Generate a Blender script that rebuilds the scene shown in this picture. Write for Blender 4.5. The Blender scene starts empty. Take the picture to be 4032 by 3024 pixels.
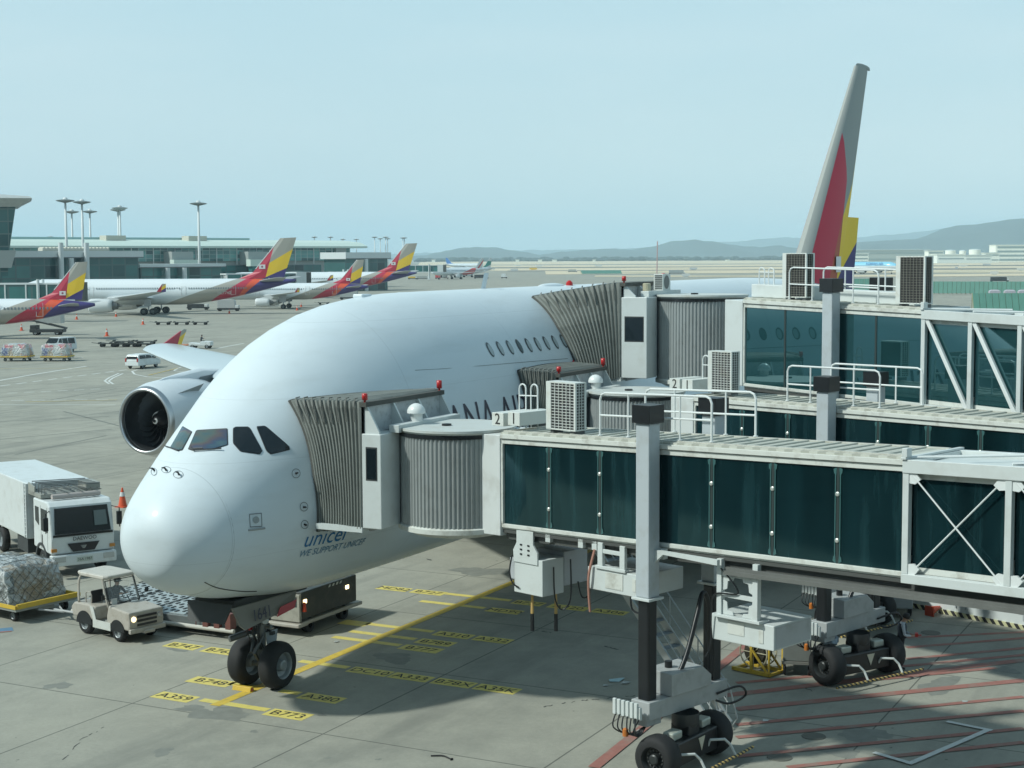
import bpy, bmesh, math, random
from math import sin, cos, tan, pi, radians, sqrt, atan2, hypot
from mathutils import Vector, Matrix
from mathutils.bvhtree import BVHTree
random.seed(7)
SC = bpy.context.scene
COL = SC.collection

# ---------------------------------------------------------------- camera
CAM = Vector((-30.0606, -25.9797, 12.0537))
YAW, PITCH, ROLL, FPX = 0.471413, 0.0811813, -0.004409, 6144.6
FW = Vector((cos(YAW)*cos(PITCH), sin(YAW)*cos(PITCH), -sin(PITCH)))
_r = Vector((sin(YAW), -cos(YAW), 0)); _u = _r.cross(FW)
RT = cos(ROLL)*_r + sin(ROLL)*_u
UP = -sin(ROLL)*_r + cos(ROLL)*_u
cd = bpy.data.cameras.new('camera'); cam = bpy.data.objects.new('camera', cd); COL.objects.link(cam)
cd.sensor_width = 36.0; cd.lens = FPX/4032*36.0; cd.clip_start = 0.5; cd.clip_end = 60000
m = Matrix((RT, UP, -FW)).transposed().to_4x4(); m.translation = CAM
cam.matrix_world = m
SC.camera = cam
SC.render.resolution_x, SC.render.resolution_y = 1024, 768

# ---------------------------------------------------------------- light
SUN_EL = radians(44); SUN_DIR = Vector((-0.73, 0.68, 0)).normalized()
SUN_VEC = Vector((SUN_DIR.x*cos(SUN_EL), SUN_DIR.y*cos(SUN_EL), sin(SUN_EL)))
W = bpy.data.worlds.new('World'); SC.world = W; W.use_nodes = True
nt = W.node_tree; nt.nodes.clear()
sky = nt.nodes.new('ShaderNodeTexSky'); sky.sky_type = 'NISHITA'; sky.sun_disc = False
sky.sun_elevation = SUN_EL; sky.sun_rotation = atan2(SUN_VEC.x, SUN_VEC.y)
sky.air_density = 1.0; sky.dust_density = 3.0; sky.ozone_density = 2.0
hz = nt.nodes.new('ShaderNodeMix'); hz.data_type = 'RGBA'; hz.blend_type = 'MIX'
tc = nt.nodes.new('ShaderNodeTexCoord'); sx = nt.nodes.new('ShaderNodeSeparateXYZ')
rp = nt.nodes.new('ShaderNodeValToRGB')
e = rp.color_ramp.elements
e[0].position = 0.0; e[0].color = (7.0, 8.8, 9.3, 1)
e[1].position = 0.75; e[1].color = (2.0, 3.6, 4.6, 1)
k = rp.color_ramp.elements.new(0.07); k.color = (6.6, 8.8, 9.4, 1)
k = rp.color_ramp.elements.new(0.2); k.color = (5.6, 8.4, 9.3, 1)
bg = nt.nodes.new('ShaderNodeBackground'); bg.inputs['Strength'].default_value = 0.1
ow = nt.nodes.new('ShaderNodeOutputWorld')
hz.inputs['Factor'].default_value = 0.8
nt.links.new(tc.outputs['Generated'], sx.inputs[0]); nt.links.new(sx.outputs['Z'], rp.inputs[0])
nt.links.new(sky.outputs[0], hz.inputs['A']); nt.links.new(rp.outputs[0], hz.inputs['B'])
cn = nt.nodes.new('ShaderNodeTexNoise'); cn.inputs['Scale'].default_value = 3.2; cn.inputs['Detail'].default_value = 7; cn.inputs['Roughness'].default_value = 0.55
cm = nt.nodes.new('ShaderNodeMapping'); cm.inputs['Scale'].default_value = (1, 1, 5); nt.links.new(tc.outputs['Generated'], cm.inputs[0]); nt.links.new(cm.outputs[0], cn.inputs['Vector'])
cr = nt.nodes.new('ShaderNodeMapRange'); cr.inputs['From Min'].default_value = 0.42; cr.inputs['From Max'].default_value = 0.72; cr.inputs['To Max'].default_value = 0.2; nt.links.new(cn.outputs['Fac'], cr.inputs['Value'])
cw = nt.nodes.new('ShaderNodeMix'); cw.data_type = 'RGBA'; cw.inputs['B'].default_value = (8.2, 9.2, 9.4, 1)
nt.links.new(cr.outputs[0], cw.inputs['Factor']); nt.links.new(hz.outputs['Result'], cw.inputs['A']); nt.links.new(cw.outputs['Result'], bg.inputs['Color']); nt.links.new(bg.outputs[0], ow.inputs[0])
sl = bpy.data.lights.new('sun', 'SUN'); sl.energy = 3.7; sl.angle = radians(2.8); sl.color = (0.95, 1.0, 0.93)
so = bpy.data.objects.new('sun', sl); COL.objects.link(so)
so.rotation_euler = SUN_VEC.to_track_quat('Z', 'Y').to_euler(); so.location = (0, 0, 80)
SC.view_settings.view_transform = 'Standard'; SC.view_settings.look = 'None'
SC.cycles.volume_bounces = 2
SC.view_settings.exposure = 0.0; SC.view_settings.gamma = 1.0

# ---------------------------------------------------------------- survey helpers (photo pixel -> place)
def ray(px, py): return FW + (px-2016)/FPX*RT - (py-1512)/FPX*UP
def G(px, py, z=0.0):
    v = ray(px, py); return CAM + v*((z-CAM.z)/v.z)
def D(px, py, d): return CAM + ray(px, py)*d
def az(px, dist, z=0.0):
    v = ray(px, 1012); q = Vector((v.x, v.y, 0)).normalized()
    return Vector((CAM.x+q.x*dist, CAM.y+q.y*dist, z))

# ---------------------------------------------------------------- materials
MATS = {}
def new_mat(name):
    m = bpy.data.materials.new(name); m.use_nodes = True
    return m, m.node_tree, m.node_tree.nodes['Principled BSDF']
def mat(name, col, rough=0.5, metal=0.0, noise=0.0, nscale=3.0, bump=0.0, bscale=40.0, spec=0.5, coat=0.0, emit=None, es=1.0, dirt=None, dscale=1.5, damt=0.4, stretch=None, tint=None):
    if name in MATS: return MATS[name]
    m, nt, b = new_mat(name)
    b.inputs['Roughness'].default_value = rough; b.inputs['Metallic'].default_value = metal
    b.inputs['Specular IOR Level'].default_value = spec; b.inputs['Coat Weight'].default_value = coat
    b.inputs['Coat Roughness'].default_value = 0.08
    b.inputs['Base Color'].default_value = (*col, 1)
    if tint: b.inputs['Specular Tint'].default_value = (*tint, 1)
    tcn = None
    def coord():
        nonlocal tcn
        if tcn is None:
            t = nt.nodes.new('ShaderNodeTexCoord'); mp = nt.nodes.new('ShaderNodeMapping')
            nt.links.new(t.outputs['Object'], mp.inputs[0])
            if stretch: mp.inputs['Scale'].default_value = stretch
            tcn = mp.outputs[0]
        return tcn
    last = None
    if noise > 0:
        n = nt.nodes.new('ShaderNodeTexNoise'); n.inputs['Scale'].default_value = nscale; n.inputs['Detail'].default_value = 6
        nt.links.new(coord(), n.inputs['Vector'])
        mx = nt.nodes.new('ShaderNodeMix'); mx.data_type = 'RGBA'
        mx.inputs['A'].default_value = (*[c*(1-noise) for c in col], 1); mx.inputs['B'].default_value = (*[min(1, c*(1+noise)) for c in col], 1)
        nt.links.new(n.outputs['Fac'], mx.inputs['Factor']); last = mx.outputs['Result']
    if dirt:
        n = nt.nodes.new('ShaderNodeTexNoise'); n.inputs['Scale'].default_value = dscale; n.inputs['Detail'].default_value = 8; n.inputs['Roughness'].default_value = 0.65
        nt.links.new(coord(), n.inputs['Vector'])
        r = nt.nodes.new('ShaderNodeMapRange'); r.inputs['From Min'].default_value = 0.5; r.inputs['From Max'].default_value = 0.75; r.inputs['To Max'].default_value = damt
        nt.links.new(n.outputs['Fac'], r.inputs['Value'])
        mx = nt.nodes.new('ShaderNodeMix'); mx.data_type = 'RGBA'
        if last: nt.links.new(last, mx.inputs['A'])
        else: mx.inputs['A'].default_value = (*col, 1)
        mx.inputs['B'].default_value = (*dirt, 1); nt.links.new(r.outputs[0], mx.inputs['Factor']); last = mx.outputs['Result']
    if last: nt.links.new(last, b.inputs['Base Color'])
    if bump > 0:
        n = nt.nodes.new('ShaderNodeTexNoise'); n.inputs['Scale'].default_value = bscale; n.inputs['Detail'].default_value = 4
        nt.links.new(coord(), n.inputs['Vector'])
        bp = nt.nodes.new('ShaderNodeBump'); bp.inputs['Strength'].default_value = bump; bp.inputs['Distance'].default_value = 0.05
        nt.links.new(n.outputs['Fac'], bp.inputs['Height']); nt.links.new(bp.outputs[0], b.inputs['Normal'])
    if emit:
        b.inputs['Emission Color'].default_value = (*emit, 1); b.inputs['Emission Strength'].default_value = es
    MATS[name] = m; return m
def stripes(name, c1, c2, period, axis=0, rough=0.5, duty=0.5, diag=0.0):
    if name in MATS: return MATS[name]
    m, nt, b = new_mat(name); b.inputs['Roughness'].default_value = rough
    t = nt.nodes.new('ShaderNodeTexCoord'); s = nt.nodes.new('ShaderNodeSeparateXYZ'); nt.links.new(t.outputs['Object'], s.inputs[0])
    src = s.outputs[axis]
    if diag:
        a = nt.nodes.new('ShaderNodeMath'); a.operation = 'MULTIPLY_ADD'; nt.links.new(s.outputs[2], a.inputs[0]); a.inputs[1].default_value = diag; nt.links.new(src, a.inputs[2]); src = a.outputs[0]
    d = nt.nodes.new('ShaderNodeMath'); d.operation = 'DIVIDE'; nt.links.new(src, d.inputs[0]); d.inputs[1].default_value = period
    f = nt.nodes.new('ShaderNodeMath'); f.operation = 'FRACT'; nt.links.new(d.outputs[0], f.inputs[0])
    g = nt.nodes.new('ShaderNodeMath'); g.operation = 'GREATER_THAN'; nt.links.new(f.outputs[0], g.inputs[0]); g.inputs[1].default_value = duty
    mx = nt.nodes.new('ShaderNodeMix'); mx.data_type = 'RGBA'; mx.inputs['A'].default_value = (*c1, 1); mx.inputs['B'].default_value = (*c2, 1)
    nt.links.new(g.outputs[0], mx.inputs['Factor']); nt.links.new(mx.outputs['Result'], b.inputs['Base Color'])
    MATS[name] = m; return m
def livery(name, base, rules, rough=0.3, coat=0.3, spec=0.5):
    """rules: list of (nx, nz, d, colour): paint colour where nx*x + nz*z > d, later rules on top (object coordinates, side view)"""
    if name in MATS: return MATS[name]
    m, nt, b = new_mat(name); b.inputs['Roughness'].default_value = rough; b.inputs['Coat Weight'].default_value = coat; b.inputs['Coat Roughness'].default_value = 0.1; b.inputs['Specular IOR Level'].default_value = spec
    t = nt.nodes.new('ShaderNodeTexCoord')
    last = None
    def half(nx, nz, d):
        dt = nt.nodes.new('ShaderNodeVectorMath'); dt.operation = 'DOT_PRODUCT'; dt.inputs[1].default_value = (nx, 0, nz)
        nt.links.new(t.outputs['Object'], dt.inputs[0])
        g = nt.nodes.new('ShaderNodeMath'); g.operation = 'GREATER_THAN'; g.inputs[1].default_value = d; nt.links.new(dt.outputs['Value'], g.inputs[0]); return g
    for r in rules:
        c = r[-1]; g = half(*r[:3])
        if len(r) == 7:
            g2 = half(*r[3:6]); g3 = nt.nodes.new('ShaderNodeMath'); g3.operation = 'MULTIPLY'; nt.links.new(g.outputs[0], g3.inputs[0]); nt.links.new(g2.outputs[0], g3.inputs[1]); g = g3
        mx = nt.nodes.new('ShaderNodeMix'); mx.data_type = 'RGBA'; mx.inputs['B'].default_value = (*c, 1)
        if last: nt.links.new(last, mx.inputs['A'])
        else: mx.inputs['A'].default_value = (*base, 1)
        nt.links.new(g.outputs[0], mx.inputs['Factor']); last = mx.outputs['Result']
    if last: nt.links.new(last, b.inputs['Base Color'])
    else: b.inputs['Base Color'].default_value = (*base, 1)
    MATS[name] = m; return m
def below(x0, z0, x1, z1, *c):
    s = (z1-z0)/(x1-x0); return (s, -1, s*x0-z0, *c)
def leftof(x0, z0, x1, z1, *c):
    k = (x1-x0)/(z1-z0); return (-1, k, -(x0-k*z0), *c)

WHITE = mat('aircraft_white', (0.66, 0.73, 0.76), 0.26, coat=0.35, noise=0.03, nscale=0.5)
PW = mat('painted_white', (0.57, 0.61, 0.6), 0.42, noise=0.05, nscale=1.0, dirt=(0.34, 0.33, 0.28), dscale=1.3, damt=0.35)
PWD = mat('weathered_white', (0.6, 0.62, 0.58), 0.55, noise=0.08, nscale=2, dirt=(0.25, 0.23, 0.18), dscale=2.5, damt=0.7)
PG = mat('grey_paint', (0.42, 0.45, 0.47), 0.4, noise=0.05, dirt=(0.2, 0.2, 0.18), dscale=2)
PGD = mat('bogie_grey', (0.38, 0.4, 0.4), 0.45, noise=0.06, dirt=(0.16, 0.16, 0.15), dscale=2.5, damt=0.45)
BLACK = mat('black_grease', (0.012, 0.014, 0.016), 0.35, noise=0.3)
DARK = mat('dark_steel', (0.035, 0.04, 0.042), 0.5, noise=0.25)
MID = mat('mid_steel', (0.13, 0.14, 0.14), 0.45, 0.4, noise=0.2)
RUB = mat('tyre_rubber', (0.016, 0.017, 0.018), 0.75, noise=0.25, nscale=8, bump=0.2, bscale=60)
RIM = mat('wheel_grey', (0.3, 0.33, 0.34), 0.4, 0.3, noise=0.15)
CHROME = mat('chrome', (0.65, 0.67, 0.68), 0.12, 1.0)
LIP = mat('engine_lip_metal', (0.5, 0.52, 0.53), 0.36, 1.0, noise=0.05)
NAC = mat('nacelle_white', (0.62, 0.67, 0.7), 0.3, coat=0.3, noise=0.04)
TGLASS = mat('tunnel_glass', (0.0035, 0.015, 0.018), 0.045, spec=0.9, tint=(0.4, 0.8, 0.85), noise=0.85, nscale=1.8, dirt=(0.016, 0.048, 0.054), dscale=2.4, damt=0.9, stretch=(1, 1, 0.1), bump=0.1, bscale=0.9)
DGLASS = mat('dark_glass', (0.01, 0.016, 0.02), 0.06, spec=0.6)
YEL = mat('yellow_paint', (0.62, 0.42, 0.05), 0.5, noise=0.12, dirt=(0.2, 0.15, 0.05), dscale=6)
RED = mat('red_lamp', (0.45, 0.02, 0.02), 0.3)
CANV = mat('bellows_canvas', (0.19, 0.205, 0.188), 0.75, noise=0.1, nscale=2, dirt=(0.08, 0.085, 0.075), dscale=1.6, damt=0.6)
CANVD = mat('bellows_edge', (0.075, 0.078, 0.07), 0.8, noise=0.3)

# ---------------------------------------------------------------- mesh builder
class MB:
    def __init__(s): s.v = []; s.f = []; s.mi = []; s.cur = 0; s.M = None
    def add(s, vs, fs):
        o = len(s.v)
        s.v += [(s.M @ Vector(v)) if s.M else Vector(v) for v in vs]
        for f in fs: s.f.append([o+i for i in f]); s.mi.append(s.cur)
        return s
    def box(s, c, d, R=None):
        x, y, z = [k/2 for k in d]; c = Vector(c)
        P = [Vector(p) for p in ((-x,-y,-z),(x,-y,-z),(x,y,-z),(-x,y,-z),(-x,-y,z),(x,-y,z),(x,y,z),(-x,y,z))]
        if R is not None: P = [R @ p for p in P]
        return s.add([c+p for p in P], [(0,3,2,1),(4,5,6,7),(0,1,5,4),(1,2,6,5),(2,3,7,6),(3,0,4,7)])
    def bb(s, a, b):
        return s.box([(a[i]+b[i])/2 for i in range(3)], [abs(b[i]-a[i]) for i in range(3)])
    def bar(s, a, b, w, h=None):
        a, b = Vector(a), Vector(b); h = h or w; d = b-a; L = d.length
        if L < 1e-6: return s
        q = d.to_track_quat('X', 'Z').to_matrix()
        return s.box((a+b)/2, (L, w, h), q)
    def tube(s, pts, r, n=8, cap=True):
        pts = [Vector(p) for p in pts]; rs = r if isinstance(r, (list, tuple)) else [r]*len(pts)
        vs = []; fs = []
        up = None
        for i, p in enumerate(pts):
            d = (pts[min(i+1, len(pts)-1)] - pts[max(i-1, 0)]).normalized()
            if up is None or abs(d.dot(up)) > 0.98: up = Vector((0,0,1)) if abs(d.z) < 0.9 else Vector((1,0,0))
            a = d.cross(up).normalized(); b = a.cross(d).normalized(); up = b
            for k in range(n):
                t = 2*pi*k/n; vs.append(p + rs[i]*(cos(t)*a + sin(t)*b))
        for i in range(len(pts)-1):
            for k in range(n): fs.append((i*n+k, i*n+(k+1)%n, (i+1)*n+(k+1)%n, (i+1)*n+k))
        if cap: fs.append(tuple(range(n))[::-1]); fs.append(tuple((len(pts)-1)*n+k for k in range(n)))
        return s.add(vs, fs)
    def lathe(s, o, axis, prof, n=32, a0=0, a1=2*pi):
        """prof: list of (distance along axis, radius)"""
        o = Vector(o); ax = Vector(axis).normalized(); t = Vector((0,0,1)) if abs(ax.z) < 0.9 else Vector((1,0,0))
        A = ax.cross(t).normalized(); B = ax.cross(A).normalized()
        full = abs(a1-a0-2*pi) < 1e-6; m = n if full else n+1
        vs = []; fs = []
        for (h, r) in prof:
            for k in range(m):
                q = a0+(a1-a0)*k/n; vs.append(o+ax*h+r*(cos(q)*A+sin(q)*B))
        for i in range(len(prof)-1):
            for k in range(n):
                k2 = (k+1) % m if full else k+1
                fs.append((i*m+k, i*m+k2, (i+1)*m+k2, (i+1)*m+k))
        return s.add(vs, fs)
    def prism(s, poly, ext):
        """poly: 3D points, extruded by vector"""
        poly = [Vector(p) for p in poly]; e = Vector(ext); n = len(poly)
        return s.add(poly+[p+e for p in poly], [tuple(range(n))[::-1], tuple(range(n, 2*n))]+[(i, (i+1)%n, n+(i+1)%n, n+i) for i in range(n)])
    def quad(s, *p): return s.add(p, [tuple(range(len(p)))])
    def loft(s, rings, cap0=True, cap1=True, closed=True):
        n = len(rings[0]); vs = [p for r in rings for p in r]; fs = []
        for i in range(len(rings)-1):
            for k in range(n if closed else n-1): fs.append((i*n+k, i*n+(k+1)%n, (i+1)*n+(k+1)%n, (i+1)*n+k))
        if cap0: fs.append(tuple(range(n))[::-1])
        if cap1: fs.append(tuple((len(rings)-1)*n+k for k in range(n)))
        return s.add(vs, fs)
    def text(s, txt, size, M, ext=0.0, sub=0, font_shear=0.0, ax='CENTER'):
        c = bpy.data.curves.new('t', 'FONT'); c.body = txt; c.size = size; c.extrude = ext; c.align_x = ax; c.align_y = 'CENTER'; c.shear = font_shear; c.resolution_u = 3
        o = bpy.data.objects.new('t', c); COL.objects.link(o)
        bpy.context.view_layer.update()
        me = bpy.data.meshes.new_from_object(o.evaluated_get(bpy.context.evaluated_depsgraph_get()))
        if sub:
            bm = bmesh.new(); bm.from_mesh(me)
            ys = [v.co.y for v in bm.verts]; a, b = min(ys), max(ys)
            for i in range(1, sub):
                bmesh.ops.bisect_plane(bm, geom=bm.verts[:]+bm.edges[:]+bm.faces[:], plane_co=(0, a+(b-a)*i/sub, 0), plane_no=(0, 1, 0))
            bm.to_mesh(me); bm.free()
        s.add([M @ v.co for v in me.vertices], [tuple(p.vertices) for p in me.polygons])
        bpy.data.objects.remove(o); bpy.data.curves.remove(c); bpy.data.meshes.remove(me)
        return s
def catmull(pts, n=6):
    pts = [Vector(p) for p in pts]; out = []
    for i in range(len(pts)-1):
        p0 = pts[max(i-1, 0)]; p1 = pts[i]; p2 = pts[i+1]; p3 = pts[min(i+2, len(pts)-1)]
        for k in range(n):
            t = k/n
            out.append(0.5*((2*p1)+(-p0+p2)*t+(2*p0-5*p1+4*p2-p3)*t*t+(-p0+3*p1-3*p2+p3)*t**3))
    out.append(pts[-1]); return out

def thing(name, label, cat, loc=(0,0,0), rz=0.0, group=None):
    o = bpy.data.objects.new(name, None); COL.objects.link(o); o.empty_display_size = 0.3
    o.location = loc; o.rotation_euler = (0, 0, rz)
    o['label'] = label; o['category'] = cat
    if group: o['group'] = group
    o['_m'] = [x for r in (Matrix.Translation(Vector(loc)) @ Matrix.Rotation(rz, 4, 'Z')) for x in r]
    return o
def root_m(o):
    while o.parent: o = o.parent
    if '_m' in o: 
        a = list(o['_m']); return Matrix([a[0:4], a[4:8], a[8:12], a[12:16]])
    return Matrix.Identity(4)
def part(name, mb, mats, parent=None, smooth=False, bevel=0.0, local=False, label=None, auto=None, sub=0):
    """links the builder's shape as one mesh; its coordinates are world ones unless local"""
    me = bpy.data.meshes.new(name)
    vs = mb.v
    if parent is not None and not local:
        inv = root_m(parent).inverted(); vs = [inv @ v for v in vs]
    me.from_pydata([tuple(v) for v in vs], [], mb.f)
    if not isinstance(mats, (list, tuple)): mats = [mats]
    for q in mats: me.materials.append(q)
    for p, k in zip(me.polygons, mb.mi): p.material_index = k
    bm = bmesh.new(); bm.from_mesh(me); bmesh.ops.recalc_face_normals(bm, faces=bm.faces[:]); 
    if auto is not None or smooth:
        for f in bm.faces: f.smooth = True
    if auto is not None:
        for ed in bm.edges:
            if len(ed.link_faces) == 2 and ed.calc_face_angle(0) > auto: ed.smooth = False
    bm.to_mesh(me); bm.free(); me.update()
    o = bpy.data.objects.new(name, me); COL.objects.link(o)
    if parent is not None: o.parent = parent
    if bevel > 0:
        b = o.modifiers.new('bevel', 'BEVEL'); b.width = bevel; b.segments = 2; b.limit_method = 'ANGLE'; b.angle_limit = radians(40)
    if sub: 
        q = o.modifiers.new('s', 'SUBSURF'); q.levels = q.render_levels = sub
    if label: o['label'] = label
    return o
def tag(o, label, cat, group=None, kind=None):
    o['label'] = label; o['category'] = cat
    if group: o['group'] = group
    if kind: o['kind'] = kind
    return o
def struct(name, mb, mats, **k):
    o = part(name, mb, mats, **k); o['kind'] = 'structure'; return o
def dup(root, loc, rz, label=None, name=None):
    r = root.copy(); COL.objects.link(r); r.location = loc; r.rotation_euler = (0, 0, rz)
    if label: r['label'] = label
    for ch in list(root.children):
        c = ch.copy(); COL.objects.link(c); c.parent = r
        for g in list(ch.children):
            d = g.copy(); COL.objects.link(d); d.parent = c
    return r
# ================================================================ ground
def ground_mat():
    m, nt, b = new_mat('concrete_apron'); L = nt.links.new
    t = nt.nodes.new('ShaderNodeTexCoord'); s = nt.nodes.new('ShaderNodeSeparateXYZ'); L(t.outputs['Object'], s.inputs[0])
    def noise(sc, det=6, rough=0.6, scale=None):
        n = nt.nodes.new('ShaderNodeTexNoise'); n.inputs['Scale'].default_value = sc; n.inputs['Detail'].default_value = det; n.inputs['Roughness'].default_value = rough
        if scale:
            mp = nt.nodes.new('ShaderNodeMapping'); mp.inputs['Scale'].default_value = scale; mp.inputs['Rotation'].default_value = (0, 0, 0.3); L(t.outputs['Object'], mp.inputs[0]); L(mp.outputs[0], n.inputs['Vector'])
        else: L(t.outputs['Object'], n.inputs['Vector'])
        return n.outputs['Fac']
    def rng(x, a, c, lo=0.0, hi=1.0):
        r = nt.nodes.new('ShaderNodeMapRange'); r.inputs['From Min'].default_value = a; r.inputs['From Max'].default_value = c
        r.inputs['To Min'].default_value = lo; r.inputs['To Max'].default_value = hi; L(x, r.inputs['Value']); return r.outputs[0]
    def mix(f, a, c):
        x = nt.nodes.new('ShaderNodeMix'); x.data_type = 'RGBA'; L(f, x.inputs['Factor'])
        for k, v in (('A', a), ('B', c)):
            if isinstance(v, tuple): x.inputs[k].default_value = (*v, 1)
            else: L(v, x.inputs[k])
        return x.outputs['Result']
    def mth(op, a, c=None):
        x = nt.nodes.new('ShaderNodeMath'); x.operation = op
        for i, v in enumerate((a, c)):
            if v is None: continue
            if isinstance(v, (int, float)): x.inputs[i].default_value = v
            else: L(v, x.inputs[i])
        return x.outputs[0]
    # slab tone
    cb = nt.nodes.new('ShaderNodeCombineXYZ')
    fx = mth('FLOOR', mth('DIVIDE', mth('SUBTRACT', s.outputs[0], 2.3), 6.3)); fy = mth('FLOOR', mth('DIVIDE', mth('ADD', s.outputs[1], 4.05), 6.2))
    L(fx, cb.inputs[0]); L(fy, cb.inputs[1])
    wn = nt.nodes.new('ShaderNodeTexWhiteNoise'); L(cb.outputs[0], wn.inputs['Vector'])
    base = mix(wn.outputs['Value'], (0.31, 0.305, 0.258), (0.35, 0.343, 0.288))
    base = mix(rng(noise(0.09, 5), 0.35, 0.7), base, (0.232, 0.235, 0.204))
    base = mix(rng(noise(0.6, 8, 0.7), 0.35, 0.75, 0, 0.7), base, (0.42, 0.41, 0.345))
    base = mix(rng(noise(9.0, 5, 0.7), 0.3, 0.7, 0, 0.22), base, (0.15, 0.15, 0.125))
    base = mix(rng(noise(0.5, 6, 0.6, (0.12, 1.0, 1)), 0.52, 0.70, 0, 0.55), base, (0.16, 0.165, 0.146))
    base = mix(rng(noise(0.42, 8, 0.75), 0.66, 0.74, 0, 0.5), base, (0.09, 0.092, 0.08))
    base = mix(rng(noise(3.1, 3, 0.5), 0.735, 0.75, 0, 0.7), base, (0.06, 0.06, 0.055))
    # joints
    def joint(src, off, per, w):
        f = mth('FRACT', mth('DIVIDE', mth('SUBTRACT', src, off), per))
        d = mth('MINIMUM', f, mth('SUBTRACT', 1.0, f))
        return mth('LESS_THAN', d, w/per)
    jx = joint(s.outputs[0], 2.3, 6.3, 0.022); jy = joint(s.outputs[1], -4.05, 6.2, 0.022)
    base = mix(mth('MULTIPLY', mth('MAXIMUM', jx, jy), 0.72), base, (0.05, 0.052, 0.048))
    L(base, b.inputs['Base Color']); b.inputs['Roughness'].default_value = 0.8; b.inputs['Specular IOR Level'].default_value = 0.3
    n = nt.nodes.new('ShaderNodeBump'); n.inputs['Strength'].default_value = 0.25; n.inputs['Distance'].default_value = 0.02
    L(noise(25, 5), n.inputs['Height']); L(n.outputs[0], b.inputs['Normal'])
    return m
g = MB(); R_ = 30000; g.quad((-R_, -R_, 0), (R_, -R_, 0), (R_, R_, 0), (-R_, R_, 0))
struct('apron_ground', g, ground_mat())
# the terminal the picture was taken from: its glass front stands behind the viewpoint
g = MB(); g.bb((-60, -150, 0), (-33.5, 95, 19)); g.bb((-61, -152, 19), (-32.6, 97, 20.2))
for k in range(40): g.bb((-33.48, -149+k*6, 0), (-33.2, -148.6+k*6, 19))
struct('terminal_wall', g, mat('terminal_front', (0.03, 0.06, 0.06), 0.15, spec=0.6))

# paint
PY = mat('marking_yellow', (0.62, 0.44, 0.06), 0.65, noise=0.15, nscale=6, dirt=(0.2, 0.18, 0.1), dscale=5, damt=0.5)
PYL = mat('marking_plate_yellow', (0.66, 0.55, 0.15), 0.65, noise=0.1, nscale=6, dirt=(0.25, 0.22, 0.12), dscale=4, damt=0.4)
PK = mat('marking_black', (0.03, 0.03, 0.028), 0.7)
PWH = mat('marking_white', (0.6, 0.62, 0.6), 0.7, noise=0.15, nscale=5, dirt=(0.3, 0.3, 0.27), dscale=5, damt=0.6)
PRD = mat('marking_red', (0.31, 0.135, 0.11), 0.75, noise=0.2, nscale=5, dirt=(0.24, 0.225, 0.19), dscale=1.4, damt=1.0)
def rect(mb, x0, x1, y0, y1, z): mb.quad((x0, y0, z), (x1, y0, z), (x1, y1, z), (x0, y1, z))
g = MB(); rect(g, 3.1, 62, -0.16, 0.16, 0.008); struct('centreline_marking', g, PY)
# stop bars and type plates: (x, [bars (y0,y1)], [(text, y_left, y_right)])
g1 = MB(); g2 = MB(); g3 = MB()
def gy(px, py): return G(px, py).y
rows = [((1040, 2800), [((770, 2750), (1045, 2787))], [('A359', 573, 750), ('B773', 1033, 1222)]),
        ((1200, 2740), [((885, 2695), (985, 2700)), ((1090, 2715), (1170, 2725))], [('B748', 715, 903), ('A380', 1165, 1350)]),
        ((1650, 2672), [((1165, 2610), (1360, 2640))], [('B747', 628, 772), ('B767', 776, 925), ('DC10', 1355, 1535), ('A333', 1518, 1697), ('B78X', 1688, 1868), ('A35K', 1855, 2045)]),
        ((1650, 2555), [((1305, 2515), (1570, 2545))], [('B777', 1562, 1735)]),
        ((1705, 2530), [((1375, 2490), (1630, 2520))], [('B789', 1627, 1785)]),
        ((1775, 2500), [((1440, 2458), (1700, 2485))], [('', 1335, 1455), ('A310', 1697, 1857), ('A332', 1850, 2008)]),
        ((1970, 2405), [((1660, 2372), (1905, 2392))], [('MD90', 1905, 2050)]),
        ((1610, 2325), [((1745, 2338), (1990, 2362))], [('MD82', 1482, 1612), ('B727', 1608, 1745), ('B737', 1990, 2120), ('A320', 2124, 2290), ('A306', 2290, 2440)])]
for (cp, bars, plates) in rows:
    xc = G(*cp).x; s0 = (cp[1], cp[0])
    slope = 0.13
    def yat(px): return G(px, cp[1]+slope*(px-cp[0])).y
    for (a, b_) in bars: rect(g1, xc-0.03, xc+0.27, yat(a[0]), yat(b_[0]), 0.005)
    for (t, l, r) in plates:
        yl, yr = yat(l)-0.18, yat(r)+0.02
        if yl-yr < 0.9: yr = yl-1.3
        # plates are rectangles square to the centreline
        rect(g2, xc-0.3, xc+0.32, yl, yr, 0.005)
        if t:
            M = Matrix.Translation(((xc, (yl+yr)/2, 0.010))) @ Matrix.Rotation(-pi/2, 4, 'Z')
            g3.text(t, 0.52, M)
struct('stop_bar_markings', g1, PYL); struct('stop_plate_markings', g2, PYL); struct('stop_plate_lettering', g3, PK)
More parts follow.
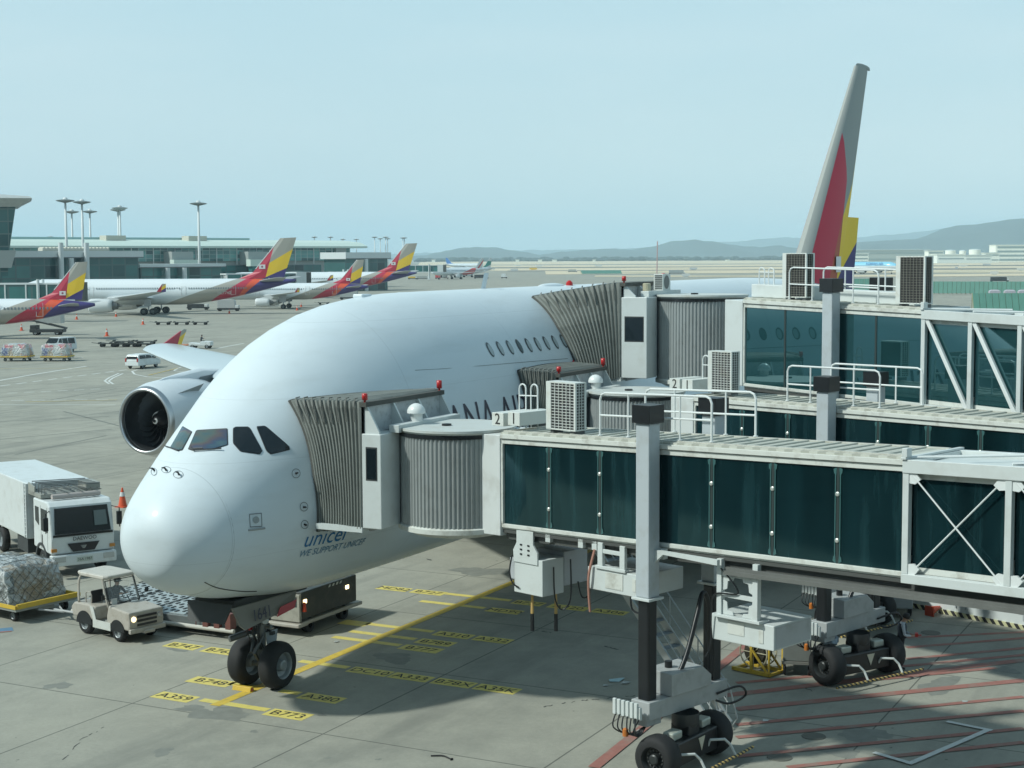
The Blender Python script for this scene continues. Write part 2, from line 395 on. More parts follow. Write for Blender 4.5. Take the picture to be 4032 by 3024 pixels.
# red hatched area by the bridges
g = MB()
def line(mb, a, b, w, z=0.006):
    a = Vector(a).to_2d(); b = Vector(b).to_2d(); d = (b-a).normalized(); n = Vector((-d.y, d.x))*w/2
    mb.quad((*(a+n), z), (*(b+n), z), (*(b-n), z), (*(a-n), z))
Z = 0.006
for i, (a, b) in enumerate([((18.8,-15.03),(21.5,-18.6)), ((17.57,-15.31),(20.9,-18.9)), ((16.2,-15.63),(19.5,-19.0)), ((15.0,-15.4),(18.6,-19.1)), ((11.43,-11.92),(13.08,-13.65)), ((10.05,-12.03),(17.58,-18.79)), ((10.45,-12.26),(16.3,-18.2)), ((8.98,-12.76),(15.27,-19.15)), ((7.64,-13.21),(13.54,-19.42)), ((6.63,-13.56),(12.18,-19.64)), ((5.2,-14.05),(10.56,-19.89)), ((4.94,-15.39),(9.37,-20.07)), ((3.2,-15.6),(8.0,-20.6))]):
    line(g, a, b, 0.22 if i not in (5, 7) else 0.34, 0.006+0.0012*i)
line(g, (2.9, -11.3), (19.5, -10.65), 0.3, 0.024)
struct('red_hatch_marking', g, PRD)
g = MB()
for i, (a, b) in enumerate([((10.27,-18.01),(9.98,-19.2)), ((9.98,-19.1),(6.4,-17.9)), ((6.46,-17.98),(6.9,-16.95))]): line(g, a, b, 0.16, 0.03+0.003*i)
struct('white_corner_marking', g, PWH)
g = MB(); line(g, (6.3, 12.2), (7.25, 11.4), 0.5, 0.006); struct('blue_edge_marking', g, mat('marking_blue', (0.1, 0.2, 0.3), 0.7))
g = MB(); line(g, (6.1, 12.0), (7.0, 11.2), 0.12, 0.012); struct('red_edge_marking', g, PRD)
# service road lines far left
g = MB()
def pl(mb, pts, w, z=0.006):
    for i in range(len(pts)-1): line(mb, G(*pts[i]), G(*pts[i+1]), w, z+0.0005*i)
pl(g, [(-60, 1508), (0, 1498), (100, 1480), (210, 1462), (340, 1442), (470, 1438)][0:5], 0.35)
def dashes(mb, a, b, n, w, duty=0.6):
    A = G(*a); B = G(*b)
    for i in range(n): line(mb, A.lerp(B, i/n), A.lerp(B, (i+duty)/n), w, 0.007)
dashes(g, (0, 1520), (520, 1453), 9, 0.3); dashes(g, (-40, 1552), (420, 1530), 7, 0.25); dashes(g, (-40, 1578), (460, 1573), 6, 0.25)
pl(g, [(-40, 1594), (455, 1594)], 0.2)
cv = [(468, 1470), (430, 1487), (412, 1500), (430, 1512)]
pl(g, cv, 0.22, 0.012); pl(g, [(x+16, y+1) for x, y in cv], 0.22, 0.016)
pl(g, [(545, 1455), (520, 1462), (530, 1474), (580, 1484), (650, 1489)], 0.22, 0.008)
pl(g, [(620, 1415), (670, 1406)], 0.3); pl(g, [(765, 1432), (700, 1450), (685, 1460), (740, 1466)], 0.2, 0.01); pl(g, [(850, 1373), (900, 1363), (960, 1352)], 0.35)
pl(g, [(680, 1453), (700, 1456)], 0.2, 0.02)
struct('service_road_markings', g, PWH)
g = MB(); pl(g, [(100, 1583), (460, 1575)], 0.16, 0.02); pl(g, [(585, 1478), (640, 1465), (700, 1450)], 0.15, 0.025); pl(g, [(-10, 1452), (350, 1450)], 0.12, 0.02)
struct('taxi_guide_markings', g, PY)
# tyre marks on the concrete (wear with a shape of its own)
g = MB(); TM = mat('tyre_marks', (0.15, 0.155, 0.135), 0.8, noise=0.2)
for (a, b) in [((0,1660),(430,1640)),((0,1730),(440,1690)),((60,1790),(420,1715)),((200,1575),(460,1530)),((250,1620),(480,1680))]:
    pl(g, [a, b], 0.22, 0.002)
struct('tyre_mark_streaks', g, TM)
# worn patches, tar cracks and oil spots of the concrete
g = MB(); rnd = random.Random(31)
def wob_line(mb, pts, w, z, n=9):
    P_ = []
    for i in range(len(pts)-1):
        a, b = G(*pts[i]), G(*pts[i+1])
        for k in range(n): q = a.lerp(b, k/n); P_.append(Vector((q.x+rnd.uniform(-.05, .05), q.y+rnd.uniform(-.05, .05), z)))
    for i in range(len(P_)-1):
        if rnd.random() < .5:
            d = (P_[i+1]-P_[i]).normalized(); nn = Vector((-d.y, d.x, 0))*w*rnd.uniform(.4, 1.4)/2; nm = Vector((-d.y, d.x, 0))*w*rnd.uniform(.4, 1.4)/2
            mb.quad(P_[i]+nn, P_[i+1]+nm, P_[i+1]-nm, P_[i]-nn)
wob_line(g, [(2140,2782),(2260,2762),(2330,2756),(2440,2745),(2530,2738)], .05, .003); wob_line(g, [(2378,2544),(2450,2562)], .07, .003); wob_line(g, [(2100,2482),(2180,2492)], .08, .003)
wob_line(g, [(250,2990),(330,2905),(420,2860)], .03, .003); wob_line(g, [(1640,2190),(1730,2215)], .1, .003); wob_line(g, [(3140,2690),(3230,2740)], .04, .003)
struct('tar_cracks', g, mat('tar', (.05, .05, .045), .7))
g = MB()
def blot(mb, c, rx, ry, z=.0015, n=26):
    ph = [rnd.uniform(0, 6) for _ in range(4)]; pts = []
    for k in range(n):
        a = 2*pi*k/n; r = 1+.22*sin(2*a+ph[0])+.18*sin(3*a+ph[1])+.12*sin(5*a+ph[2])+.09*sin(9*a+ph[3]); pts.append(Vector((c.x+rx*r*cos(a), c.y+ry*r*sin(a), z)))
    mb.quad(*pts)
for q, rx, ry in (((870,2812),.5,.9), ((760,2790),.25,.5), ((640,2960),.3,.25), ((1000,2880),.1,.12), ((700,2560),.15,.35), ((3400,2890),.5,.8), ((3700,2700),.9,.5), ((3880,2620),.6,1.0), ((3300,2960),.4,.5), ((230,2700),.4,.3), ((1490,2990),.07,.07), ((1290,2985),.07,.09), ((1265,2815),.12,.12), ((2900,3000),.3,.4), ((1550,2590),.5,.7), ((2020,2350),.7,.9), ((1900,2250),.8,1.1)):
    bi_ = globals().get('bi_', 0)+1; blot(g, G(*q), rx, ry, .0012+.0002*bi_)
struct('oil_stains', g, mat('oil_stain', (.2, .205, .18), .75, noise=.3, nscale=3))
# surface covers
g = MB()
for q in ((7.58, -15.27), (19.8, -15.57), (5.6, -15.0)): g.lathe((*q, 0.002), (0,0,1), [(0, 0.0), (0.014, 0.0), (0.014, 0.30), (0.0, 0.31)], 20)
struct('drain_covers', g, mat('cover_iron', (0.12, 0.12, 0.1), 0.7, noise=0.3))

# ================================================================ airfield beyond
DRY = mat('dry_grass', (0.6, 0.51, 0.36), 0.9, noise=0.25, nscale=0.02, dirt=(0.3, 0.3, 0.2), dscale=0.008, damt=0.8)
FWH = Vector((cos(YAW), sin(YAW), 0)); RTH = Vector((sin(YAW), -cos(YAW), 0))
def far(d, l, z=0): return Vector((CAM.x, CAM.y, 0)) + FWH*d + RTH*l + Vector((0, 0, z))
def dy(y): return 12.05*FPX/(y-1008)
g = MB()
for i, (y0, y1, lx0, lx1) in enumerate([(1022, 1038, 1650, 6000), (1040.5, 1048, 1700, 6000), (1052, 1061, 1850, 6000), (1064.5, 1077, 2150, 6000), (1083, 1090, 2350, 6000)]):
    d0, d1 = dy(y1), dy(y0)
    def lat(px, d): return (px-2016)/FPX*d
    n = 8; 
    for k in range(n):
        f0, f1 = k/n, (k+1)/n
        p = lambda f, d, s: far(d*(1+0.03*sin(f*9+i*2+s)), lat(lx0+(lx1-lx0)*f, d), 0.05+0.02*i)
        g.quad(p(f0, d0, 0), p(f1, d0, 0), p(f1, d1, 1), p(f0, d1, 1))
struct('grass_field', g, DRY)
g = MB(); 
for i, (y0, y1, a, b) in enumerate([(1048.6, 1051, 1700, 6000), (1061.5, 1064, 2000, 6000)]):
    g.quad(far(dy(y1), (a-2016)/FPX*dy(y1), 0.2), far(dy(y1), (b-2016)/FPX*dy(y1), 0.2), far(dy(y0), (b-2016)/FPX*dy(y0), 0.2), far(dy(y0), (a-2016)/FPX*dy(y0), 0.2))
struct('taxiway', g, mat('taxiway_asphalt', (0.2, 0.2, 0.18), 0.85, noise=0.15, nscale=0.02))
HM = mat('hill_forest', (0.04, 0.06, 0.06), 0.95, noise=0.5, nscale=0.004)
def ridge(name, prof, dist, depth, seed):
    rnd = random.Random(seed); pts = []
    for i in range(len(prof)-1):
        (x0, y0), (x1, y1) = prof[i], prof[i+1]; n = max(2, int(abs(x1-x0)/18))
        for k in range(n):
            t = k/n; t2 = t*t*(3-2*t); pts.append((x0+(x1-x0)*t, y0+(y1-y0)*(0.5*t+0.5*t2)+rnd.uniform(-1.8, 1.8)))
    pts.append(prof[-1]); rows = []
    for (px, py) in pts:
        h = max(1.0, CAM.z + (1012-0.0044*(px-2016)-py)/FPX*dist)
        r = []
        for j in range(-5, 6):
            u = j/5; q = far(dist+depth*u, (px-2016)/FPX*dist)
            w = (1-u*u)**1.3 * (1+0.12*sin(px*0.02+j*1.7)*(abs(u) > 0.1)); q.z = -30 + (h+30)*min(w, 1.0); r.append(q)
        rows.append(r)
    mb = MB(); n = 11
    vs = [p for r in rows for p in r]; fs = [(i*n+k, i*n+k+1, (i+1)*n+k+1, (i+1)*n+k) for i in range(len(rows)-1) for k in range(n-1)]
    mb.add(vs, fs); struct(name, mb, HM, smooth=True)
ridge('hills', [(1560,1012),(1690,1004),(1780,985),(1830,975),(1900,972),(1960,976),(2040,990),(2130,1004),(2140,1002),(2230,990),(2300,985),(2400,980),(2500,982),(2580,968),(2640,952),(2720,946),(2800,950),(2870,962),(2960,975),(3050,968),(3120,974),(3200,985)], 7500, 900, 1)
ridge('hills', [(3120,995),(3240,978),(3330,962),(3420,950),(3470,950),(3560,944),(3650,938),(3700,922),(3770,893),(3830,884),(3900,874),(3960,866),(4032,868),(4200,876),(4500,930),(4700,1000)], 6800, 1000, 2)
ridge('distant_hills', [(1400,1008),(1700,995),(2100,985),(2600,975),(2900,950),(3010,942),(3100,935),(3300,945),(3500,925),(3700,905),(3800,890),(4100,905),(4500,950)], 13000, 1500, 3)
# ================================================================ the big airliner (nose at x = 0.43, axis along +x, port side at -y)
XS = [0,.12,.4,.9,1.6,2.5,3.6,5,6.8,9,12,16,20]
PT = [5.006,5.458,5.86,6.314,6.879,7.63,8.403,9.357,10.18,10.697,10.93,10.95,10.95]
PB = [5.006,4.081,3.758,3.464,3.233,2.99,2.814,2.644,2.557,2.55,2.54,2.54,2.54]
PWd = [0,.746,1.131,1.535,1.85,2.102,2.441,2.846,3.193,3.417,3.542,3.57,3.57]
PM = [5.006,4.8,4.8,4.85,4.9,5.0,5.13,5.3,5.5,5.65,5.75,5.8,5.8]
def mono(xs, ys, x):
    # smooth (Catmull style Hermite) interpolation
    n = len(xs)
    if x <= xs[0]: return ys[0]
    if x >= xs[-1]: return ys[-1]
    i = max(k for k in range(n-1) if xs[k] <= x)
    def sl(k):
        if k <= 0: return (ys[1]-ys[0])/(xs[1]-xs[0])
        if k >= n-1: return 0.0
        a = (ys[k]-ys[k-1])/(xs[k]-xs[k-1]); b = (ys[k+1]-ys[k])/(xs[k+1]-xs[k])
        return 0 if a*b <= 0 else 2*a*b/(a+b)
    h = xs[i+1]-xs[i]; t = (x-xs[i])/h; m0, m1 = sl(i), sl(i+1)
    return (2*t**3-3*t*t+1)*ys[i]+(t**3-2*t*t+t)*h*m0+(-2*t**3+3*t*t)*ys[i+1]+(t**3-t*t)*h*m1
SXS = [sqrt(x) for x in XS]
def fus(x):
    t = x-0.43
    if t <= 20:
        q = sqrt(max(t, 0)); return [mono(SXS, v, q) for v in (PT, PB, PWd, PM)]
    if t <= 44: return 10.95, 2.54, 3.57, 5.8
    u = min(1, (t-44)/26.0)
    zt = 10.95-1.35*u**2.0; zb = 2.54+6.0*u**1.55
    return zt, min(zb, zt-0.35), 3.57*(1-u**2.1)+0.22, 5.8+ (u**1.3)*3.0
def ring(x, n=72):
    zt, zb, w, m = fus(x); m = min(max(m, zb+0.1), zt-0.1) if zt-zb > 0.3 else (zt+zb)/2; r = []
    for k in range(n):
        a = 2*pi*k/n; r.append(Vector((x, w*cos(a), m+((zt-m) if sin(a) > 0 else (m-zb))*sin(a))))
    return r
aj = thing('wide_body_airliner', 'huge double deck white airliner parked nose in, with striped red and yellow tail fin', 'airliner', (0, 0, 0))
ts = [0.0004, .01, .03, .06, .12, .2, .3, .42, .56, .72, .9, 1.1, 1.35, 1.6, 1.9, 2.25, 2.6, 3, 3.5, 4, 4.5, 5, 5.6, 6.2, 7, 8, 9, 10, 11, 12, 13.5, 15, 17, 19, 20.5]+[22+2*i for i in range(12)]+[46+1.5*i for i in range(17)]
mb = MB(); mb.loft([ring(0.43+t) for t in ts])
def livery_grad():
    m, nt, b = new_mat('fuselage_paint'); L = nt.links.new
    b.inputs['Roughness'].default_value = 0.5; b.inputs['Specular IOR Level'].default_value = 0.35; b.inputs['Coat Weight'].default_value = 0.16; b.inputs['Coat Roughness'].default_value = 0.12
    t = nt.nodes.new('ShaderNodeTexCoord'); s = nt.nodes.new('ShaderNodeSeparateXYZ'); L(t.outputs['Object'], s.inputs[0])
    n = nt.nodes.new('ShaderNodeTexNoise'); n.inputs['Scale'].default_value = 0.8; n.inputs['Detail'].default_value = 5; L(t.outputs['Object'], n.inputs['Vector'])
    mx = nt.nodes.new('ShaderNodeMix'); mx.data_type = 'RGBA'; mx.inputs['A'].default_value = (0.60, 0.68, 0.72, 1); mx.inputs['B'].default_value = (0.66, 0.73, 0.76, 1); L(n.outputs['Fac'], mx.inputs['Factor'])
    # taupe belly sweep towards the tail, radome a little greyer, panel seams
    def cmp(nx, nz, d):
        v = nt.nodes.new('ShaderNodeVectorMath'); v.operation = 'DOT_PRODUCT'; v.inputs[1].default_value = (nx, 0, nz); L(t.outputs['Object'], v.inputs[0])
        g = nt.nodes.new('ShaderNodeMath'); g.operation = 'GREATER_THAN'; g.inputs[1].default_value = d; L(v.outputs['Value'], g.inputs[0]); return g.outputs[0]
    last = mx.outputs['Result']
    def over(f, c, amt=1.0):
        nonlocal last
        x = nt.nodes.new('ShaderNodeMix'); x.data_type = 'RGBA'; x.inputs['B'].default_value = (*c, 1); L(last, x.inputs['A'])
        k = nt.nodes.new('ShaderNodeMath'); k.operation = 'MULTIPLY'; k.inputs[1].default_value = amt; L(f, k.inputs[0]); L(k.outputs[0], x.inputs['Factor']); last = x.outputs['Result']
    over(cmp(0.5, -1, 20.5), (0.42, 0.40, 0.36)); over(cmp(0.5, -1, 23.2), (0.42, 0.03, 0.07)); over(cmp(0.5, -1, 27.5), (0.06, 0.04, 0.2))
    # panel seams: rings every 2.6 m (thin)
    def seam(src, off, per, w):
        a = nt.nodes.new('ShaderNodeMath'); a.operation = 'SUBTRACT'; a.inputs[1].default_value = off; L(src, a.inputs[0])
        d = nt.nodes.new('ShaderNodeMath'); d.operation = 'PINGPONG'; d.inputs[1].default_value = per/2; L(a.outputs[0], d.inputs[0])
        g = nt.nodes.new('ShaderNodeMath'); g.operation = 'LESS_THAN'; g.inputs[1].default_value = w; L(d.outputs[0], g.inputs[0]); return g.outputs[0]
    over(seam(s.outputs[0], 8.75, 7.0, 0.009), (0.36, 0.41, 0.43), 0.45)
    for zz in (4.35, 6.75, 8.25, 10.2): over(seam(s.outputs[2], zz, 400, 0.006), (0.4, 0.45, 0.47), 0.35)
    n3 = nt.nodes.new('ShaderNodeTexNoise'); n3.inputs['Scale'].default_value = 1.0; n3.inputs['Detail'].default_value = 8; n3.inputs['Roughness'].default_value = .7
    mp3 = nt.nodes.new('ShaderNodeMapping'); mp3.inputs['Scale'].default_value = (.35, 1, 2.5); L(t.outputs['Object'], mp3.inputs[0]); L(mp3.outputs[0], n3.inputs['Vector'])
    r3 = nt.nodes.new('ShaderNodeMapRange'); r3.inputs['From Min'].default_value = .5; r3.inputs['From Max'].default_value = .8; L(n3.outputs['Fac'], r3.inputs['Value']); over(r3.outputs[0], (0.45, 0.48, 0.47), 0.3)
    L(last, b.inputs['Base Color'])
    n2 = nt.nodes.new('ShaderNodeTexNoise'); n2.inputs['Scale'].default_value = 1.1; n2.inputs['Detail'].default_value = 2; L(t.outputs['Object'], n2.inputs['Vector'])
    bp = nt.nodes.new('ShaderNodeBump'); bp.inputs['Strength'].default_value = 0.12; bp.inputs['Distance'].default_value = 0.06; L(n2.outputs['Fac'], bp.inputs['Height']); L(bp.outputs[0], b.inputs['Normal']); L(bp.outputs[0], b.inputs['Coat Normal'])
    return m
FP = livery_grad()
body = part('fuselage', mb, FP, aj, smooth=True)
BV = BVHTree.FromPolygons([tuple(v) for v in mb.v], mb.f)
def hitpx(px, py, off=0.012):
    h = BV.ray_cast(CAM, ray(px, py).normalized()); 
    if h[0] is None: return None
    n = h[1]; n = n if n.dot(ray(px, py)) < 0 else -n
    return h[0]+n*off
def hity(x, z, side=-1, off=0.012):
    h = BV.ray_cast(Vector((x, side*20, z)), Vector((0, -side, 0))); n = h[1]
    if n.y*side < 0: n = -n
    return h[0]+n*off
def fill(pts, n=6, off=0.012, mirror=False):
    """pts: pixel outline on the port side; returns a patch lying on the skin"""
    w = [Vector(p) for p in pts]; c = sum(w, Vector((0, 0)))/len(w); rings = []
    dense = []
    for i in range(len(w)):
        a, b = w[i], w[(i+1) % len(w)]
        for k in range(4): dense.append(a.lerp(b, k/4))
    vs = []; fs = []; m = len(dense)
    for r in range(n+1):
        for p in dense:
            q = c.lerp(p, r/n) if r else c
            h = hitpx(q.x, q.y, off); vs.append(h)
    for r in range(n):
        for k in range(m):
            fs.append((r*m+k, r*m+(k+1) % m, (r+1)*m+(k+1) % m, (r+1)*m+k))
    return vs, fs
def rnd_poly(pts, r=0.16, n=4):
    out = []; N = len(pts)
    for i in range(N):
        p = Vector(pts[i]); a = Vector(pts[i-1]); b = Vector(pts[(i+1) % N])
        s = p.lerp(a, r); e_ = p.lerp(b, r)
        for k in range(n+1):
            t = k/n; out.append((s*(1-t)**2+p*2*t*(1-t)+e_*t*t))
    return [(v.x, v.y) for v in out]
# cockpit glazing: pixel outlines of the panes on the skin (port side and the front starboard pane)
def irid():
    m, nt, b = new_mat('windscreen_film'); L = nt.links.new
    t = nt.nodes.new('ShaderNodeTexCoord'); n = nt.nodes.new('ShaderNodeTexNoise'); n.inputs['Scale'].default_value = 1.3; n.inputs['Detail'].default_value = 2
    mp = nt.nodes.new('ShaderNodeMapping'); mp.inputs['Scale'].default_value = (1, 0.6, 2.2); L(t.outputs['Object'], mp.inputs[0]); L(mp.outputs[0], n.inputs['Vector'])
    r = nt.nodes.new('ShaderNodeValToRGB'); e = r.color_ramp.elements
    e[0].position = 0.36; e[0].color = (0.06, 0.115, 0.13, 1); e[1].position = 0.7; e[1].color = (0.07, 0.13, 0.15, 1)
    for p, c in ((0.44, (0.09, 0.12, 0.11)), (0.5, (0.105, 0.09, 0.095)), (0.56, (0.07, 0.08, 0.12)), (0.62, (0.05, 0.09, 0.14))): k = e.new(p); k.color = (*c, 1)
    L(n.outputs['Fac'], r.inputs[0]); L(r.outputs[0], b.inputs['Base Color']); b.inputs['Roughness'].default_value = 0.08; b.inputs['Specular IOR Level'].default_value = 0.7
    return m
IR = irid()
SEAL = mat('window_seal', (0.03, 0.035, 0.04), 0.5)
FRM = mat('window_frame_paint', (0.5, 0.56, 0.58), 0.4)
panes = [([(673,1762),(719,1682),(755,1703),(718,1770),(703,1773)], IR, 'front'), ([(744,1768),(776,1697),(893,1689),(894,1752),(845,1766),(760,1773)], IR, 'front'),
         ([(920,1690),(930,1684),(980,1684),(1030,1773),(1020,1787),(947,1775),(921,1745)], DGLASS, 'side'), ([(1011,1682),(1046,1680),(1135,1757),(1138,1770),(1066,1786),(1052,1775)], DGLASS, 'side')]
for pts, mm, kind in panes:
    c = sum((Vector(p) for p in pts), Vector((0, 0)))/len(pts)
    rp_ = rnd_poly(pts, 0.14 if kind == 'side' else 0.07)
    big = [tuple(c+(Vector(p)-c)*1.0+(Vector(p)-c).normalized()*4.0) for p in rp_]
    q = MB(); q.add(*fill(big, off=0.010)); fr = part('cockpit_window', q, SEAL, aj)
    q = MB(); q.add(*fill(rp_, off=0.020)); part('pane', q, mm, fr)
# wipers
q = MB()
for pts in ([(755,1765),(762,1777),(800,1774),(872,1770)], [(655,1760),(690,1772),(704,1777)], [(762,1771),(800,1769)]):
    q.tube([hitpx(*p, off=0.05) for p in pts], 0.018, 5)
part('wiper', q, SEAL, aj)
# radome seam, painted on by a thin raised line
q = MB(); ra = []
for k in range(61):
    a = 2*pi*k/60; x = 0.43+1.35
    zt, zb, w, mm = fus(x+0.0)
    ra.append(Vector((x+0.02, (w+0.004)*cos(a), mm+((zt-mm) if sin(a) > 0 else (mm-zb))*1.003*sin(a))))
q.tube(ra, 0.007, 4, cap=False); part('radome_seam', q, mat('seam', (0.28, 0.32, 0.34), 0.5), aj)
# upper deck windows
q = MB(); q2 = MB()
def ell(mb, x, z, rx, rz, off, side=-1, n=20):
    vs = [hity(x, z, side, off)]+[hity(x+rx*cos(2*pi*k/n), z+rz*sin(2*pi*k/n), side, off) for k in range(n)]
    mb.add(vs, [(0, 1+k, 1+(k+1) % n) for k in range(n)])
WINR = mat('cabin_window_glass', (0.10, 0.15, 0.17), 0.12); WSH = mat('window_shade_white', (0.36, 0.43, 0.44), 0.3)
for i in range(46):
    x = 14.03+0.686*i
    if 19.9 < x < 23.9: continue
    a = MB(); ell(a, x, 9.1, 0.155, 0.235, 0.010); w = part('cabin_window', a, mat('cabin_seal', (0.07, 0.09, 0.1), 0.4), aj)
    a = MB(); ell(a, x+0.022, 9.09, 0.105, 0.18, 0.018); part('window_pane', a, WSH if i not in (3, 9) else WINR, w)
# probes, sensor plates
PRB = mat('probe_dark', (0.02, 0.02, 0.022), 0.5); OUT = mat('outline_grey', (0.16, 0.18, 0.19), 0.5)
def disc_ring(c, R, dark, kind):
    h0 = hitpx(*c)
    mb1 = MB(); n = 28; vs = []; fs = []
    for k in range(n):
        a = 2*pi*k/n
        for rr in (R, R-2.0): vs.append(hitpx(c[0]+rr*cos(a)*kind[0], c[1]+rr*sin(a)*kind[1], 0.012))
    fs = [(2*k, 2*((k+1) % n), 2*((k+1) % n)+1, 2*k+1) for k in range(n)]
    mb1.add(vs, fs); o = part('sensor_plate', mb1, OUT, aj)
    mb2 = MB(); c0 = hitpx(c[0]+dark[0], c[1]+dark[1], 0.0); nn = (hitpx(c[0], c[1], 1.0)-hitpx(c[0], c[1], 0.0))
    mb2.tube([c0, c0+nn*0.09, c0+nn*0.12+Vector((-0.09, 0, 0.0))], [0.03, 0.024, 0.012], 8)
    part('probe', mb2, PRB, o)
disc_ring((655,1850), 19, (0,2), (1,.68)); disc_ring((702,1869), 20, (3,0), (1,.75)); disc_ring((607,1858), 15, (2,-5), (.8,1))
disc_ring((1165,1864), 17, (0,0), (1,1.1)); disc_ring((1196,1995), 16, (0,2), (1,1.15)); disc_ring((1199,2065), 15, (0,0), (1,1.15))
q = MB()
sq = [(982,2025),(1029,2021),(1031,2072),(985,2075)]
for i in range(4):
    a, b = sq[i], sq[(i+1) % 4]; q.tube([hitpx(a[0]+(b[0]-a[0])*t/4, a[1]+(b[1]-a[1])*t/4, 0.008) for t in range(5)], 0.010, 4)
part('access_panel', q, OUT, aj)
q = MB(); q.add(*fill([(1007+13*cos(k*pi/8), 2047+14*sin(k*pi/8)) for k in range(16)], n=2, off=0.015)); part('sensor_disc', q, mat('sensor_grey', (0.3, 0.34, 0.35), 0.5), aj)
q = MB(); q.tube([hitpx(x, y, 0.01) for x, y in ((978,2087),(1010,2083),(1042,2079))], 0.03, 5); part('drip_strip', q, mat('strip_grey', (0.32, 0.35, 0.36), 0.5), aj)
q = MB(); q.tube(catmull([hitpx(x, y, 0.006) for x, y in ((806,2292),(850,2312),(900,2322),(960,2328),(1010,2327))], 4), 0.016, 4); part('gear_bay_seam', q, SEAL, aj)
q = MB(); q.tube([hitpx(x, y, 0.006) for x, y in ((1635,1458),(1750,1452),(1900,1440),(2050,1427),(2235,1412))], 0.008, 4); part('panel_seam', q, OUT, aj)
# lettering on the port side
def side_text(txt, x0, zc, size, sh=0.0, sub=8, ax='LEFT', off=0.014, sx=1.0):
    q = MB(); q.text(txt, size, Matrix.Identity(4), sub=sub, font_shear=sh, ax=ax)
    q.v = [hity(x0+v.x*sx, zc+v.y, -1, off) for v in q.v]; return q
INK = mat('lettering_dark', (0.035, 0.035, 0.06), 0.4)
part('lettering', side_text('ASIANA AIRLINES', 8.45, 7.05, 1.5, sx=0.87), INK, aj)
UBL = mat('lettering_blue', (0.02, 0.16, 0.36), 0.4)
part('lettering', side_text('unicef', 4.02, 4.55, 0.62, 0.18, 6, sx=1.0), UBL, aj)
part('lettering', side_text('WE SUPPORT UNICEF', 4.0, 4.17, 0.26, 0.12, 3, sx=0.95), mat('lettering_pale_blue', (0.07, 0.2, 0.33), 0.4), aj)
q = MB()
for rr in (0.2, 0.1): 
    q.tube([hity(6.05+rr*cos(k*pi/10), 4.68+0.2*sin(k*pi/10), -1, 0.01) for k in range(21)], 0.014, 4, cap=False)
for dz in (-0.1, 0.02, 0.12): q.tube([hity(6.05-0.19+0.38*k/4, 4.68+dz, -1, 0.01) for k in range(5)], 0.012, 4)
part('globe_emblem', q, UBL, aj)
# crown fittings
q = MB(); q.loft([[Vector((x+dx, sy*0.02, z)) for dx, sy in ((0, 0), (0.15, 1), (0.35, 0), (0.15, -1))] for x, z in ((18.5, 10.9), (18.78, 11.5))]); part('blade_antenna', q, WHITE, aj)
q = MB(); q.loft([ring_ for ring_ in [[Vector((23.2+2.2*k/6+0*j, 0.32*cos(j*pi/6)*sin(pi*(k+0.35)/6.7), 10.93+0.12*abs(sin(j*pi/6))*sin(pi*(k+0.35)/6.7)**0.6)) for j in range(7)] for k in range(7)]], closed=False); part('satcom_radome', q, WHITE, aj, smooth=True)
for x in (11.0, 13.6): q = MB(); q.box((x, 0.15, 10.87), (0.55, 0.35, 0.12)); part('antenna_fairing', q, WHITE, aj, bevel=0.03)
q = MB(); q.lathe((25.5, -0.2, 10.93), (0, 0, 1), [(0, .14), (.12, .13), (.2, .05), (.21, 0)], 12); part('beacon', q, RED, aj)
q = MB(); q.prism([hitpx(2240, 1440, 0.02), hitpx(2262, 1408, 0.02), hitpx(2268, 1440, 0.02)], (0, -0.02, 0)); part('door_warning_flag', q, mat('flag_red', (0.5, 0.02, 0.03), 0.5), aj)

# ---------------- wing
def airfoil(c, t, n=14):
    up = []; lo = []
    for k in range(n+1):
        x = 0.5*(1-cos(pi*k/n)); y = 5*t*(0.2969*sqrt(x)-0.126*x-0.3516*x*x+0.2843*x**3-0.1036*x**4)
        cam_ = 0.02*(1-(2*x-1)**2)
        up.append((x*c, (y+cam_)*c)); lo.append((x*c, (-y+cam_)*c))
    return up+lo[-2:0:-1]
def wing_mb(sec, side):
    """sec: (x leading edge, |y|, z, chord, thickness ratio)"""
    mb = MB(); mb.loft([[Vector((x+a, side*y, z+b)) for a, b in airfoil(c, t)] for (x, y, z, c, t) in sec]); return mb
sec = [(19.5, 0.0, 3.6, 19.5, .13), (21.0, 3.4, 3.7, 17.8, .13), (25.0, 9.0, 4.4, 14.2, .115), (30.2, 16.0, 5.15, 10.6, .10), (34.8, 24.0, 5.75, 8.1, .095), (40.6, 32.0, 6.15, 6.1, .09), (46.0, 38.6, 6.38, 4.4, .085), (47.55, 39.75, 6.42, 3.6, .07), (48.6, 39.95, 6.43, 2.4, .05)]
WG = mat('wing_grey', (0.5, 0.57, 0.6), 0.28, coat=0.2, noise=0.04)
C_RED = (0.42, 0.02, 0.05); C_YEL = (0.82, 0.55, 0.03); C_NAVY = (0.05, 0.04, 0.16); C_TAU = (0.36, 0.35, 0.31); C_ORG = (0.55, 0.09, 0.04)
NACS = []
